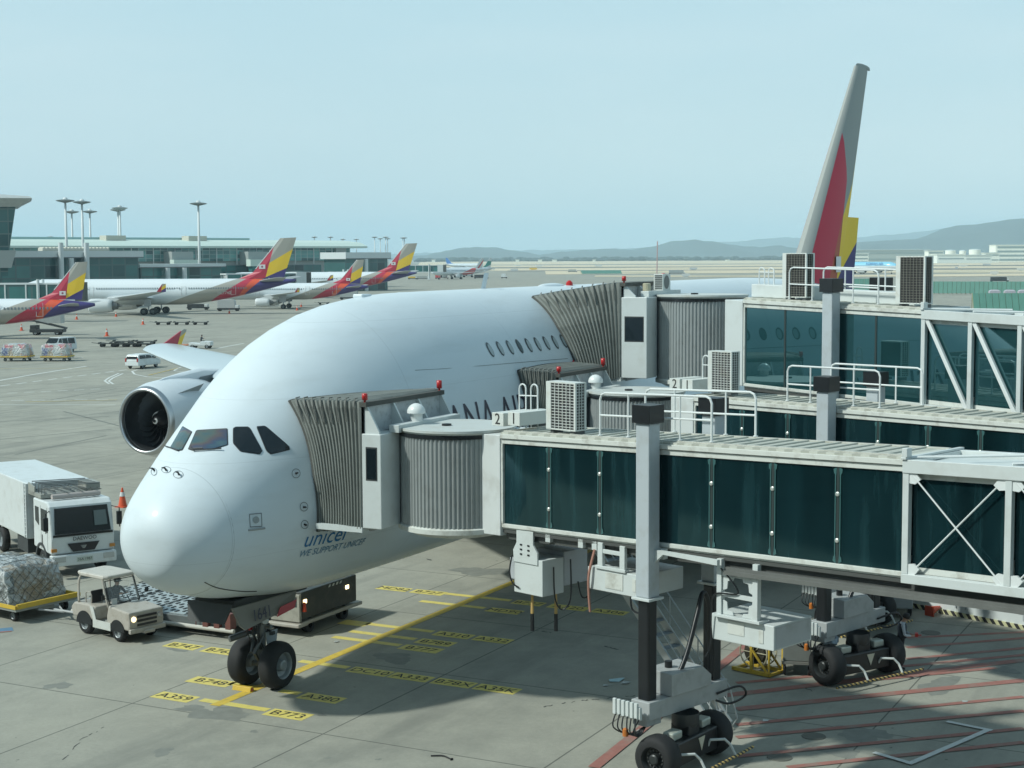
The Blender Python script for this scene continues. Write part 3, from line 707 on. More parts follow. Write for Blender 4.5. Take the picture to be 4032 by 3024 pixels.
for side in (1, -1):
    part('wing', wing_mb(sec, side), WG, aj, auto=0.6)
    # wingtip fence: upper fin striped, lower fin navy
    fm = livery('fence_livery', C_TAU, [below(51.0, 6.8, 51.9, 7.2, C_YEL), leftof(51.4, 7.15, 51.0, 6.4, C_RED), (0, -1, -6.35, C_NAVY)])
    mb = MB(); y = side*39.93
    mb.prism([(48.6, y, 6.42), (49.8, y, 6.62), (51.75, y+side*.05, 7.42), (52.05, y+side*.05, 7.38), (51.4, y, 6.42)], (0, side*0.09, 0)); mb.prism([(49.9, y, 6.41), (51.4, y, 6.41), (51.3, y, 5.15), (50.95, y, 5.1)], (0, side*0.09, 0))
    part('wingtip_fence', mb, fm, aj)
    for k, (ye, xe, ze) in enumerate(((25.7, 30.75, 3.95), (14.9, 24.3, 3.05))):
        ax = Vector((1, 0, 0)); o = Vector((xe, side*ye, ze))
        mb = MB(); mb.lathe(o, ax, [(0.28, 1.60), (0.9, 1.76), (1.9, 1.84), (3.2, 1.82), (4.2, 1.7), (5.0, 1.5), (5.0, 1.38), (4.3, 1.5)], 48)
        mb.lathe(o, ax, [(0.28, 1.36), (0.8, 1.42), (1.6, 1.48)], 48)
        nac = part('engine_nacelle', mb, NAC, aj, smooth=True)
        mb = MB(); mb.lathe(o, ax, [(0.28, 1.601), (0.1, 1.55), (0.02, 1.49), (0.0, 1.44), (0.03, 1.39), (0.12, 1.365), (0.28, 1.361)], 48); part('inlet_lip', mb, LIP, nac, smooth=True)
        mb = MB(); mb.lathe(o, ax, [(0.29, 1.355), (0.8, 1.40), (1.55, 1.45), (1.6, 0.1)], 48); part('inlet_duct', mb, mat('duct_dark', (0.03, 0.033, 0.036), 0.45), nac, smooth=True)
        mb = MB()
        for b in range(24):
            a = 2*pi*b/24
            def P(r, t, h): return o+Vector((h, r*cos(t), r*sin(t)))
            row = []
            for i in range(6):
                f = i/5; r = 0.42+1.0*f; tw = a+0.42*f*f; row += [P(r, tw-0.03, 1.22+0.12*f), P(r, tw+0.16, 1.5-0.05*f)]
            mb.add(row, [(2*i, 2*i+1, 2*i+3, 2*i+2) for i in range(5)])
        part('fan_blades', mb, mat('fan_titanium', (0.10, 0.105, 0.11), 0.4, 0.6), nac, smooth=True)
        mb = MB(); mb.lathe(o, ax, [(0.78, 0.0), (0.86, 0.09), (1.0, 0.2), (1.25, 0.36), (1.5, 0.44)], 24); sp = part('spinner', mb, mat('spinner_black', (0.02, 0.02, 0.022), 0.3), nac, smooth=True)
        mb = MB(); n = 22; sv = []
        for i in range(n+1):
            t = i/n*1.75*pi+2.4; r = 0.03+0.26*(i/n); h = 0.78+r*0.66-0.012
            ax_h = lambda rr: 0.775+(rr*0.7 if rr < 0.2 else 0.14+(rr-0.2)*1.25)
            for rr in (r, r+0.075): sv.append(o+Vector((ax_h(rr)-0.02, rr*cos(t), rr*sin(t))))
        mb.add(sv, [(2*i, 2*i+1, 2*i+3, 2*i+2) for i in range(n)]); part('spinner_swirl', mb, mat('swirl_white', (0.75, 0.75, 0.72), 0.5), nac)
        mb = MB(); mb.lathe(o, ax, [(5.0, 1.0), (6.0, 0.85), (6.9, 0.55), (7.0, 0.5), (7.9, 0.05)], 24); part('exhaust_cone', mb, mat('exhaust_metal', (0.25, 0.22, 0.18), 0.4, 0.8), nac, smooth=True)
        # pylon
        zw = ze+2.0; rings_ = []
        for (x, zt_, zb_, w) in ((0.9, 1.86, 1.5, .03), (1.6, 2.05, 1.5, .16), (3.0, 2.22, 1.4, .3), (4.5, 2.35, 1.2, .34), (6.5, 2.45, 0.8, .34), (9.0, 2.2, 1.1, .2)):
            zt_ = min(zt_, 2.45) - (0.25 if k == 0 else 0.0)*(x > 5)
            rings_.append([o+Vector((x, -w, zb_)), o+Vector((x, w, zb_)), o+Vector((x, w*0.9, zt_-.1)), o+Vector((x, w*.4, zt_)), o+Vector((x, -w*.4, zt_)), o+Vector((x, -w*0.9, zt_-.1))])
        mb = MB(); mb.loft(rings_); py_ = part('pylon', mb, NAC, aj, auto=0.7)
        mb = MB(); mb.prism([o+Vector((1.0, -1.25, 1.25)), o+Vector((2.6, -1.3, 1.25)), o+Vector((2.6, -1.62, 1.62))], (0, 0.03, 0.0)); part('nacelle_strake', mb, mat('strake_grey', (0.3, 0.34, 0.36), 0.4), nac)
        mb = MB()
        for x_ in (3.6,): mb.prism([o+Vector((x_, -.345, 1.5)), o+Vector((x_+2.4, -.352, 1.3)), o+Vector((x_+2.3, -.352, 2.05)), o+Vector((x_+.5, -.345, 1.95))], (0, -0.01, 0))
        for ob_ in [nac]+list(nac.children):
            for v_ in ob_.data.vertices: v_.co.y = o.y+(v_.co.y-o.y)*1.09; v_.co.z = o.z+(v_.co.z-o.z)*1.09
        part('pylon_vent', mb, mat('vent_grey', (0.15, 0.18, 0.19), 0.5), py_)
    # flap track fairings
    for yy, xx, zz in ((8.5, 36.5, 3.7), (14.5, 38.5, 4.4), (20.5, 40.5, 4.9), (27, 43.0, 5.3)):
        mb = MB(); mb.lathe((xx-2, side*yy, zz), (1, 0, -0.05), [(0, .02), (.8, .3), (2.2, .42), (4, .3), (5.4, .03)], 12); part('flap_track_fairing', mb, WG, aj, smooth=True)
    # tailplane
    part('tailplane', wing_mb([(56.5, 1.0, 7.3, 10.0, .1), (61.5, 8.5, 7.8, 6.2, .09), (66.2, 15.1, 8.4, 3.2, .08)], side), WG, aj, auto=0.6)
mb = MB(); mb.loft([[Vector((x, w*cos(k*pi/12), 3.1+h*sin(k*pi/12))) for k in range(24)] for x, w, h in ((17, .6, .15), (20, 3.2, 1.0), (24, 3.9, 1.35), (34, 3.9, 1.4), (40, 3.2, 1.0), (44, 1.0, .2))]); part('belly_fairing', mb, WHITE, aj, smooth=True)
# ---------------- fin (leading edge, fixed part, deflected rudders)
z0, z1 = 9.6, 24.05
def le(z): return 54.9+(z-z0)/(z1-z0)*(69.0-54.9)
def te(z): return 67.4+(z-z0)/(z1-z0)*(72.45-67.4)
GREY = (0.27, 0.3, 0.29); LEG = (0.33, 0.345, 0.325)
# in side view (x, z): red wedge lies behind the leading edge up to z 19; grey above; yellow from the trailing edge; navy at the foot
FRED = (0.5, 0.02, 0.055)
FM = livery('fin_paint', GREY, [below(65.35, 14.76, 68.13, 16.94, C_YEL), below(64.82, 11.09, 69.26, 13.25, C_NAVY), leftof(66.1, 17.5, 63.9, 11.5)+leftof(64.95, 19.6, 66.0, 15.8, FRED), leftof(66.1, 17.5, 63.9, 11.5)+below(62.08, 11.49, 64.9, 14.6, (0.42, 0.09, 0.04))], rough=0.55, coat=0.0, spec=0.2)
hx = lambda z: te(z)-(te(z)-le(z))*0.27
mb = MB(); rr = []
for i in range(9):
    z = z0+(z1-z0)*i/8; a, b = le(z), hx(z); c = te(z)-le(z); th = 0.055*c
    rr.append([Vector((a+0.06*c, -th*0.8, z)), Vector((a+0.16*c, -th, z)), Vector((a+0.4*c, -th, z)), Vector((b, -th*0.55, z)), Vector((b, th*0.55, z)), Vector((a+0.4*c, th, z)), Vector((a+0.16*c, th, z)), Vector((a+0.06*c, th*0.8, z))])
mb.loft(rr); fin = part('tail_fin', mb, FM, aj, auto=0.5)
mb = MB(); rr = []
for i in range(9):
    z = z0+(z1-z0)*i/8; a = le(z); c = te(z)-le(z); th = 0.055*c
    rr.append([Vector((a+0.06*c+0.01, -th*0.8, z)), Vector((a+0.02*c, -th*0.5, z)), Vector((a, 0, z)), Vector((a+0.02*c, th*0.5, z)), Vector((a+0.06*c+0.01, th*0.8, z))])
mb.loft(rr); part('leading_edge', mb, mat('fin_leading_edge', LEG, 0.6, spec=.25), fin, auto=0.9)
mb = MB(); rr = []
for (z, k) in ((z1, 1.0), (z1+0.12, .93), (z1+0.2, .75)):
    a, b = le(z1)+(1-k)*2.2, te(z1)-(1-k)*0.7; rr.append([Vector((a, 0, z)), Vector((a+.5, -.17*k, z)), Vector((a+1.6, -.19*k, z)), Vector((b, -.04, z)), Vector((b, .04, z)), Vector((a+1.6, .19*k, z)), Vector((a+.5, .17*k, z))])
mb.loft(rr); part('fin_cap', mb, mat('fin_cap_grey', GREY, 0.6, spec=.2), fin)
for (za, zb_, df) in ((14.55, 24.0, 0.16), (9.9, 14.45, -0.11)):
    mb = MB(); rr = []
    for i in range(7):
        z = za+(zb_-za)*i/6; b = hx(z)+0.03; t = te(z); c = te(z)-le(z); th = 0.055*c*.53; L = t-b
        rr.append([Vector((b, -th, z)), Vector((b+L, df*L*1.0-0.02, z)), Vector((b+L, df*L+0.02, z)), Vector((b, th, z))])
    mb.loft(rr); part('rudder', mb, FM, fin)
mb = MB(); p0 = Vector((62.75, -0.61, 11.05))
mb.quad(p0, p0+Vector((1.2, 0.03, 0)), p0+Vector((1.2, 0.03, .95)), p0+Vector((0, 0, .95))); fl = part('flag_emblem', mb, mat('flag_white', (0.62, 0.62, 0.62), 0.4), fin)
# dorsal fillet
# ---------------- nose gear
gx = 5.28
mb = MB()
mb.tube([(gx+0.1, 0, 3.0), (gx+0.02, 0, 1.75)], 0.19, 14); mb.tube([(gx+0.02, 0, 1.8), (gx, 0, 0.66)], 0.12, 12); mb.tube([(gx, -0.42, 0.64), (gx, 0.42, 0.64)], 0.075, 10)
mb.tube([(gx+0.05, -0.25, 2.0), (gx+0.05, 0.25, 2.0)], 0.09, 8); mb.tube([(gx+0.05, -0.3, 1.72), (gx+0.05, 0.3, 1.72)], 0.07, 8)
mb.tube([(gx+0.1, 0, 2.0), (gx-1.2, 0, 2.9)], 0.08, 8)
gear = part('nose_gear_strut', mb, mat('gear_grey', (0.2, 0.22, 0.22), 0.4, 0.2, noise=0.2), aj, smooth=False)
mb = MB(); mb.tube([(gx-0.12, -0.16, 1.5), (gx-0.42, -0.05, 1.05), (gx-0.1, 0, 0.72)], [.05, .06, .05], 8); mb.tube([(gx-0.12, 0.16, 1.5), (gx-0.42, 0.05, 1.05)], .045, 8); part('torque_link', mb, MID, gear)
mb = MB(); mb.prism([(gx-0.02, -0.17, 1.55), (gx+0.5, -0.2, 1.55), (gx+0.42, -0.18, 0.95), (gx+0.15, -0.16, 0.8)], (0, 0.03, 0)); part('strut_fairing', mb, mat('fairing_pale', (0.4, 0.45, 0.48), 0.35), gear)
for y_ in (-0.34, -0.12, 0.14):
    mb = MB(); mb.lathe((gx-0.22, y_, 1.98), (-1, -0.3, 0), [(0, .0), (0, .085), (.1, .11), (.12, .1), (.12, 0)], 14); part('landing_light', mb, mat('lamp_glass', (0.35, 0.4, 0.42), 0.1, 0.5), gear)
rnd = random.Random(3); mb = MB()
for i in range(26):
    y_ = rnd.uniform(-.34, .34); z_ = rnd.uniform(1.5, 2.1); x_ = gx+rnd.uniform(-.25, .25); mb.box((x_, y_, z_), (rnd.uniform(.04, .16), rnd.uniform(.04, .14), rnd.uniform(.05, .16)))
for i in range(9):
    y_ = rnd.uniform(-.3, .3); x_ = gx-.2+rnd.uniform(-.1, .1); mb.tube(catmull([(x_, y_, 2.1), (x_-.12, y_+rnd.uniform(-.1, .1), 1.6), (x_+.1, y_*.5, 1.1)], 4), .016, 5)
part('hydraulic_fittings', mb, DARK, gear)
mb = MB(); mb.tube([(gx-0.3, 0.3, 1.55), (gx-0.75, 0.55, 1.45)], .09, 10); part('tow_fitting', mb, MID, gear)
mb = MB(); mb.box((gx-.3, 0.22, 1.72), (.14, .2, .12)); part('lock_pin_flag', mb, RED, gear)
TY = [(-.235, .36), (-.24, .50), (-.20, .585), (-.12, .625), (-.06, .632), (0, .635), (.06, .632), (.12, .625), (.20, .585), (.24, .50), (.235, .36)]
def wheel(c, axis, R=0.635, wdt=0.47, parent=None, name='wheel', rimR=0.57, rm=RIM, hubm=None):
    k = R/.635; kw = wdt/.47; mb = MB(); mb.lathe(c, axis, [(h*kw, r*k) for h, r in TY], 40)
    w = part(name, mb, RUB, parent, smooth=True)
    mb = MB(); ax = Vector(axis)
    rr = .36*k
    for s_ in (1, -1):
        mb.lathe(c, ax*s_, [(.225*kw, rr), (.2*kw, rr*.93), (.1*kw, rr*.85), (.06*kw, rr*.45), (.2*kw, rr*.4), (.22*kw, rr*.3), (.22*kw, 0)], 24)
    part('rim', mb, rm, w, smooth=False, auto=0.5); return w
for y_ in (-0.53, 0.53): wheel((gx, y_, 0.67), (0, 1, 0), R=0.67, wdt=0.5, parent=aj)
# doors
DP = mat('gear_door_taupe', (0.2, 0.19, 0.16), 0.45, noise=0.1); DI = mat('gear_door_inner', (0.05, 0.055, 0.055), 0.6, noise=0.3)
mb = MB(); mb.prism([(2.9, -0.82, 2.78), (5.85, -0.82, 2.7), (5.45, -1.0, 2.36), (3.2, -1.02, 2.16), (3.0, -1.0, 2.3)], (0, 0.05, 0)); dr = part('nose_gear_door', mb, DP, aj)
q = MB(); q.text('1641', 0.44, Matrix.Translation((3.95, -1.005, 2.45)) @ Matrix.Rotation(radians(78), 4, 'X'), ext=0.004, font_shear=0.12); part('lettering', q, INK, dr)
mb = MB(); mb.prism([(4.55, -1.06, 2.24), (5.4, -1.05, 2.32), (5.6, -.99, 2.52), (4.8, -1.0, 2.46)], (0, -0.01, 0)); part('warning_panel', mb, RED, dr)
mb = MB(); mb.prism([(3.2, 0.8, 2.78), (6.0, 0.8, 2.7), (5.7, 0.95, 2.3), (3.6, 0.95, 2.2)], (0, 0.05, 0)); part('nose_gear_door', mb, DI, aj)
mb = MB(); mb.prism([(3.0, -.75, 2.85), (3.0, .75, 2.85), (2.8, .6, 2.35), (2.8, -.6, 2.35)], (0.05, 0, 0)); part('nose_gear_door', mb, DI, aj)
mb = MB(); mb.box((4.9, 0, 2.74), (3.4, 1.3, 0.3)); part('gear_bay', mb, DI, aj)
# main gear
for y_, x_ in ((6.2, 31.5), (-6.2, 31.5), (2.6, 35), (-2.6, 35)):
    mb = MB(); mb.tube([(x_, y_, 3.5), (x_, y_, .75)], .22, 12); g_ = part('main_gear_strut', mb, MID, aj)
    for dx in (-.85, .85):
        for dy_ in (-.68, .68): wheel((x_+dx, y_+dy_, .7), (0, 1, 0), R=.7, wdt=.5, parent=aj)
q = MB()
for x_ in (9.6, 12.4): q.prism([(x_, 0, 2.56), (x_+.5, 0, 2.55), (x_+.42, 0, 2.28)], (0, .03, 0))
part('blade_antenna', q, DARK, aj)
# ================================================================ boarding bridges
CORR = mat('curtain_metal', (0.36, 0.385, 0.38), 0.38, 0.3, noise=0.06, dirt=(0.2, 0.2, 0.18), dscale=2)
ROOFM = stripes('roof_ribs', (0.52, 0.53, 0.47), (0.38, 0.39, 0.34), 0.42, 0, 0.6)
HAZ = stripes('hazard_stripes', (0.6, 0.42, 0.14), (0.02, 0.02, 0.02), 0.16, 1, 0.6, diag=1.0)
GRAT = mat('galvanised', (0.42, 0.45, 0.45), 0.45, 0.4, noise=0.1)
ORNG = mat('orange_lamp', (0.5, 0.16, 0.03), 0.35)
STRAP = mat('strap_yellow', (0.5, 0.34, 0.12), 0.7)
ACW = mat('unit_white', (0.62, 0.65, 0.62), 0.5, noise=0.05, dirt=(0.4, 0.35, 0.25), dscale=3, damt=0.5)
BLK = mat('unit_dark', (0.02, 0.02, 0.022), 0.6)
STEELW = mat('rail_white', (0.68, 0.71, 0.7), 0.4)
AMB = mat('lit_lamp', (0.9, 0.8, 0.5), 0.3, emit=(1.0, 0.8, 0.45), es=2.2)

class Bridge:
    def __init__(s, name, label, o, t, zt, zb, slope, Wd=1.75, cat='boarding bridge', bog=None):
        s.o = Vector((*o, 0)); s.t = Vector((*t, 0)).normalized(); s.n = Vector((-s.t.y, s.t.x, 0))
        s.zt, s.zb, s.sl, s.Wd = zt, zb, slope, Wd
        c = s.P(0, Wd/2, 0); s.rz = atan2(s.t.y, s.t.x)
        s.root = thing(name, label, cat, c, s.rz, 'boarding bridges docked at the big airliner')
        s.R = Matrix((s.t, s.n, Vector((0, 0, 1)))).transposed()
    def P(s, a, w, z): return s.o + s.t*a + s.n*w + Vector((0, 0, z))
    def T(s, a, w, dz=0): return s.P(a, w, s.zt+s.sl*a+dz)          # relative to glass top
    def B_(s, a, w, dz=0): return s.P(a, w, s.zb+s.sl*a+dz)         # relative to glass bottom
    def box(s, mb, a0, a1, w0, w1, z0, z1):
        """axis aligned box in the bridge frame"""
        return mb.box(s.P((a0+a1)/2, (w0+w1)/2, (z0+z1)/2), (abs(a1-a0), abs(w1-w0), abs(z1-z0)), s.R)
    def sbox(s, mb, a0, a1, w0, w1, f0, d0, f1, d1):
        """box following the slope: f = s.T or s.B_"""
        pts = [f0(a0, w0, d0), f0(a1, w0, d0), f0(a1, w1, d0), f0(a0, w1, d0), f1(a0, w0, d1), f1(a1, w0, d1), f1(a1, w1, d1), f1(a0, w1, d1)]
        return mb.add(pts, [(0,3,2,1),(4,5,6,7),(0,1,5,4),(1,2,6,5),(2,3,7,6),(3,0,4,7)])

def tunnel(b, a0, joints, a1, studs=True, panelEnd=None):
    W_, T, B = b.Wd, b.T, b.B_
    # frame of the inner tunnel
    mb = MB()
    for w0, w1 in ((-0.06, 0.06), (W_-0.06, W_+0.06)):
        b.sbox(mb, a0, a1, w0, w1, T, 0.0, T, 0.12); b.sbox(mb, a0, a1, w0, w1, B, -0.10, B, 0.0)
    for w0, w1 in ((-0.11, 0.0), (W_, W_+0.11)): b.sbox(mb, a0, a1, w0, w1, T, 0.135, T, 0.25)
    b.sbox(mb, a0, a1, -0.02, W_+0.02, B, -0.14, B, -0.102)
    b.sbox(mb, a1-0.07, a1+0.0, -0.075, 0.05, B, 0.0, T, 0.0); b.sbox(mb, a0-0.0, a0+0.06, -0.075, 0.05, B, 0.0, T, 0.0)
    part('tunnel_frame', mb, PWD, b.root, bevel=0.01)
    mb = MB(); b.sbox(mb, a0, a1, -0.07, W_+0.07, T, 0.252, T, 0.30)
    roof = part('roof', mb, ROOFM, b.root)
    mb = MB(); n = int((a1-a0)/0.42)
    for i in range(n): b.sbox(mb, a0+0.1+i*0.42, a0+0.16+i*0.42, 0.12, W_-0.12, T, 0.302, T, 0.335)
    part('roof_rib', mb, mat('rib_paint', (0.45, 0.46, 0.41), 0.6, noise=0.1), roof)
    mb = MB(); b.sbox(mb, a0, a1, 0.02, 0.13, T, 0.302, T, 0.33); b.sbox(mb, a0, a1, W_-0.13, W_-0.02, T, 0.302, T, 0.33)
    part('roof_gutter', mb, mat('gutter_paint', (0.5, 0.5, 0.45), 0.6, noise=0.1, dirt=(0.22, 0.2, 0.15), dscale=4, damt=0.6), roof)
    # under-tunnel rails
    mb = MB()
    for w0, w1 in ((0.12, 0.26), (W_-0.26, W_-0.12)): b.sbox(mb, a0, a1+6, w0, w1, B, -0.42, B, -0.20)
    b.sbox(mb, a0, a1, 0.0, 0.10, B, -0.24, B, -0.142); b.sbox(mb, a0, a1, W_-0.1, W_, B, -0.24, B, -0.142)
    b.sbox(mb, a0, a1, 0.27, W_-0.27, B, -0.3, B, -0.19)
    part('underframe', mb, mat('underframe_steel', (0.1, 0.105, 0.1), 0.5, 0.3, noise=0.2), b.root)
    # glass panes
    for w in (0.0, W_):
        for i in range(len(joints)-1):
            j0, j1 = joints[i]+0.035, joints[i+1]-0.035
            mb = MB(); b.sbox(mb, j0, j1, w-0.012, w+0.012, B, 0.001, T, -0.001); part('glass_pane', mb, TGLASS, b.root)
    FINM = mat('glass_fin', (0.05, 0.13, 0.13), 0.25, spec=0.8)
    for j in joints[1:-1]:
        mb = MB(); b.sbox(mb, j-0.033, j+0.033, -0.03, 0.02, B, 0.0, T, 0.0)
        ml = part('mullion', mb, mat('mullion_dark', (0.03, 0.045, 0.045), 0.4), b.root)
        if studs:
            mb = MB()
            for sx_ in (-1, 1):
                b.sbox(mb, j+sx_*0.06-0.012, j+sx_*0.06+0.012, -0.035, -0.013, B, 0.1, T, -0.08)
                for f, s_, d in ((T, -1, 0.0), (B, 1, 0.0)):
                    mb.prism([f(j+sx_*0.03, -0.032, d), f(j+sx_*0.11, -0.032, d+s_*0.05), f(j+sx_*0.10, -0.032, d+s_*0.13), f(j+sx_*0.045, -0.032, d+s_*0.2)], b.n*0.012)
            part('glass_clamp', mb, FINM, ml)
            mb = MB(); Hh = b.zt-b.zb
            for f in (0.24, 0.72):
                c = b.B_(j, -0.03, Hh*f); mb.lathe(c, -b.n, [(0, .05), (.025, .048), (.035, .03), (.035, 0)], 14)
            part('stud', mb, mat('stud_metal', (0.6, 0.62, 0.58), 0.3, 0.5), ml)

def outer_tunnel(b, a1, posts, end, cross=True):
    W_, T, B = b.Wd, b.T, b.B_; wo, wi = -0.24, -0.08
    mb = MB()
    for (w0, w1) in ((-0.26, -0.08), (W_+0.08, W_+0.26)):
        b.sbox(mb, a1, end, w0, w1, T, 0.0, T, 0.27); b.sbox(mb, a1, end, w0, w1, B, -0.19, B, 0.0)
        for p in posts: b.sbox(mb, p-0.07, p+0.07, w0+0.02, w1-0.02, B, 0.0, T, 0.0)
    for p in posts: b.sbox(mb, p-0.07, p+0.07, -0.08, W_+0.08, T, 0.17, T, 0.265)
    b.sbox(mb, a1-0.02, a1+0.1, -0.30, W_+0.30, T, 0.27, T, 0.32); b.sbox(mb, a1+0.0, a1+0.12, -0.29, -0.10, T, 0.32, T, 0.5)
    fr = part('truss_frame', mb, PW, b.root, bevel=0.01)
    mb = MB()
    for i in range(len(posts)-1):
        p, q = posts[i]+0.1, posts[i+1]-0.1
        if cross:
            mb.tube([b.B_(p, -0.2, 0.0), b.T(q, -0.2, 0.0)], 0.018, 6); mb.tube([b.T(p, -0.21, 0.0), b.B_(q, -0.21, 0.0)], 0.018, 6)
            mb.tube([b.B_(p, W_+0.2, 0.0), b.T(q, W_+0.2, 0.0)], 0.025, 6)
            for (f, a_, s_, u) in ((B, p, 1, 1), (B, q, -1, 1), (T, p, 1, -1), (T, q, -1, -1)):
                mb.prism([f(a_-s_*0.06, -0.17, -0.12*u), f(a_+s_*0.02, -0.17, -0.12*u), f(a_+s_*0.22, -0.17, 0.12*u), f(a_+s_*0.10, -0.17, 0.22*u), f(a_-s_*0.06, -0.17, 0.2*u)], b.n*-0.05)
        else:
            mb.bar(b.T(p, -0.17, 0.0), b.B_(q, -0.17, 0.0), 0.09, 0.12)
        # roof bracing
        mb.tube([b.T(posts[i], -0.1, 0.3), b.T(posts[i+1], W_+.1, 0.3)], 0.035, 6)
    part('truss_brace', mb, STEELW, b.root)
    mb = MB(); b.sbox(mb, a1+0.02, end, -0.06, W_+0.06, T, 0.10, T, 0.16); part('outer_roof', mb, PW, b.root)
    for i in range(len(posts)-1):
        for w in (-0.05, W_+0.05):
            mb = MB(); b.sbox(mb, posts[i]+0.07, posts[i+1]-0.07, w-0.012, w+0.012, B, 0.13, T, -0.13); part('glass_pane', mb, TGLASS, b.root)
    mb = MB()
    for w0, w1 in ((-0.065, -0.035), (W_+0.035, W_+0.065)):
        b.sbox(mb, a1, end, w0, w1, B, 0.001, B, 0.13); b.sbox(mb, a1, end, w0, w1, T, -0.13, T, -0.001)
    part('sill_rail', mb, PWD, b.root)
    mb = MB()
    for w0, w1 in ((-0.2, 0.0), (W_, W_+0.2)): b.sbox(mb, a1-4.5, end, w0, w1, B, -0.52, B, -0.43); b.sbox(mb, a1-4.5, end, w0+.05, w1-.05, B, -0.43, B, -0.36)
    b.sbox(mb, a1, end, 0.27, W_-0.27, B, -0.48, B, -0.3)
    part('cable_channel', mb, mat('channel_steel', (0.17, 0.175, 0.165), 0.5, 0.3, noise=0.2), b.root)

def columns(b, ztop, zflange, zfoot, w_out=0.35):
    for w, sgn in ((-w_out, -1), (b.Wd+w_out, 1)):
        mb = MB(); b.box(mb, -0.2, 0.2, w-0.2, w+0.2, zflange, ztop-0.42)
        c = part('lift_column', mb, PG if False else mat('column_paint', (0.43, 0.475, 0.5), 0.4, noise=0.05, dirt=(0.25, 0.24, 0.2), dscale=3, damt=0.4), b.root, bevel=0.03)
        mb = MB(); b.box(mb, -0.265, 0.265, w-0.265, w+0.265, ztop-0.42, ztop); part('column_cap', mb, BLACK, c, bevel=0.01)
        mb = MB(); b.box(mb, -0.27, 0.27, w-0.27, w+0.27, zflange-0.06, zflange-0.001); part('column_flange', mb, PW, c, bevel=0.01)
        mb = MB(); b.box(mb, -0.165, 0.165, w-0.165, w+0.165, zfoot, zflange-0.07); part('column_ram', mb, BLACK, c, bevel=0.05)
        mb = MB(); z_ = b.zb
        b.box(mb, -0.35, 0.35, min(w+sgn*-0.15, w+sgn*-0.3), max(w+sgn*-0.15, w+sgn*-0.3), z_-0.35, z_-0.12)
        mb.prism([b.P(0.2, w, z_-0.42), b.P(0.45, w, z_-0.2), b.P(2.0, w, z_-0.24), b.P(2.0, w, z_-0.12), b.P(0.2, w, z_-0.12)], b.n*0.1)
        part('column_bracket', mb, PW, c)

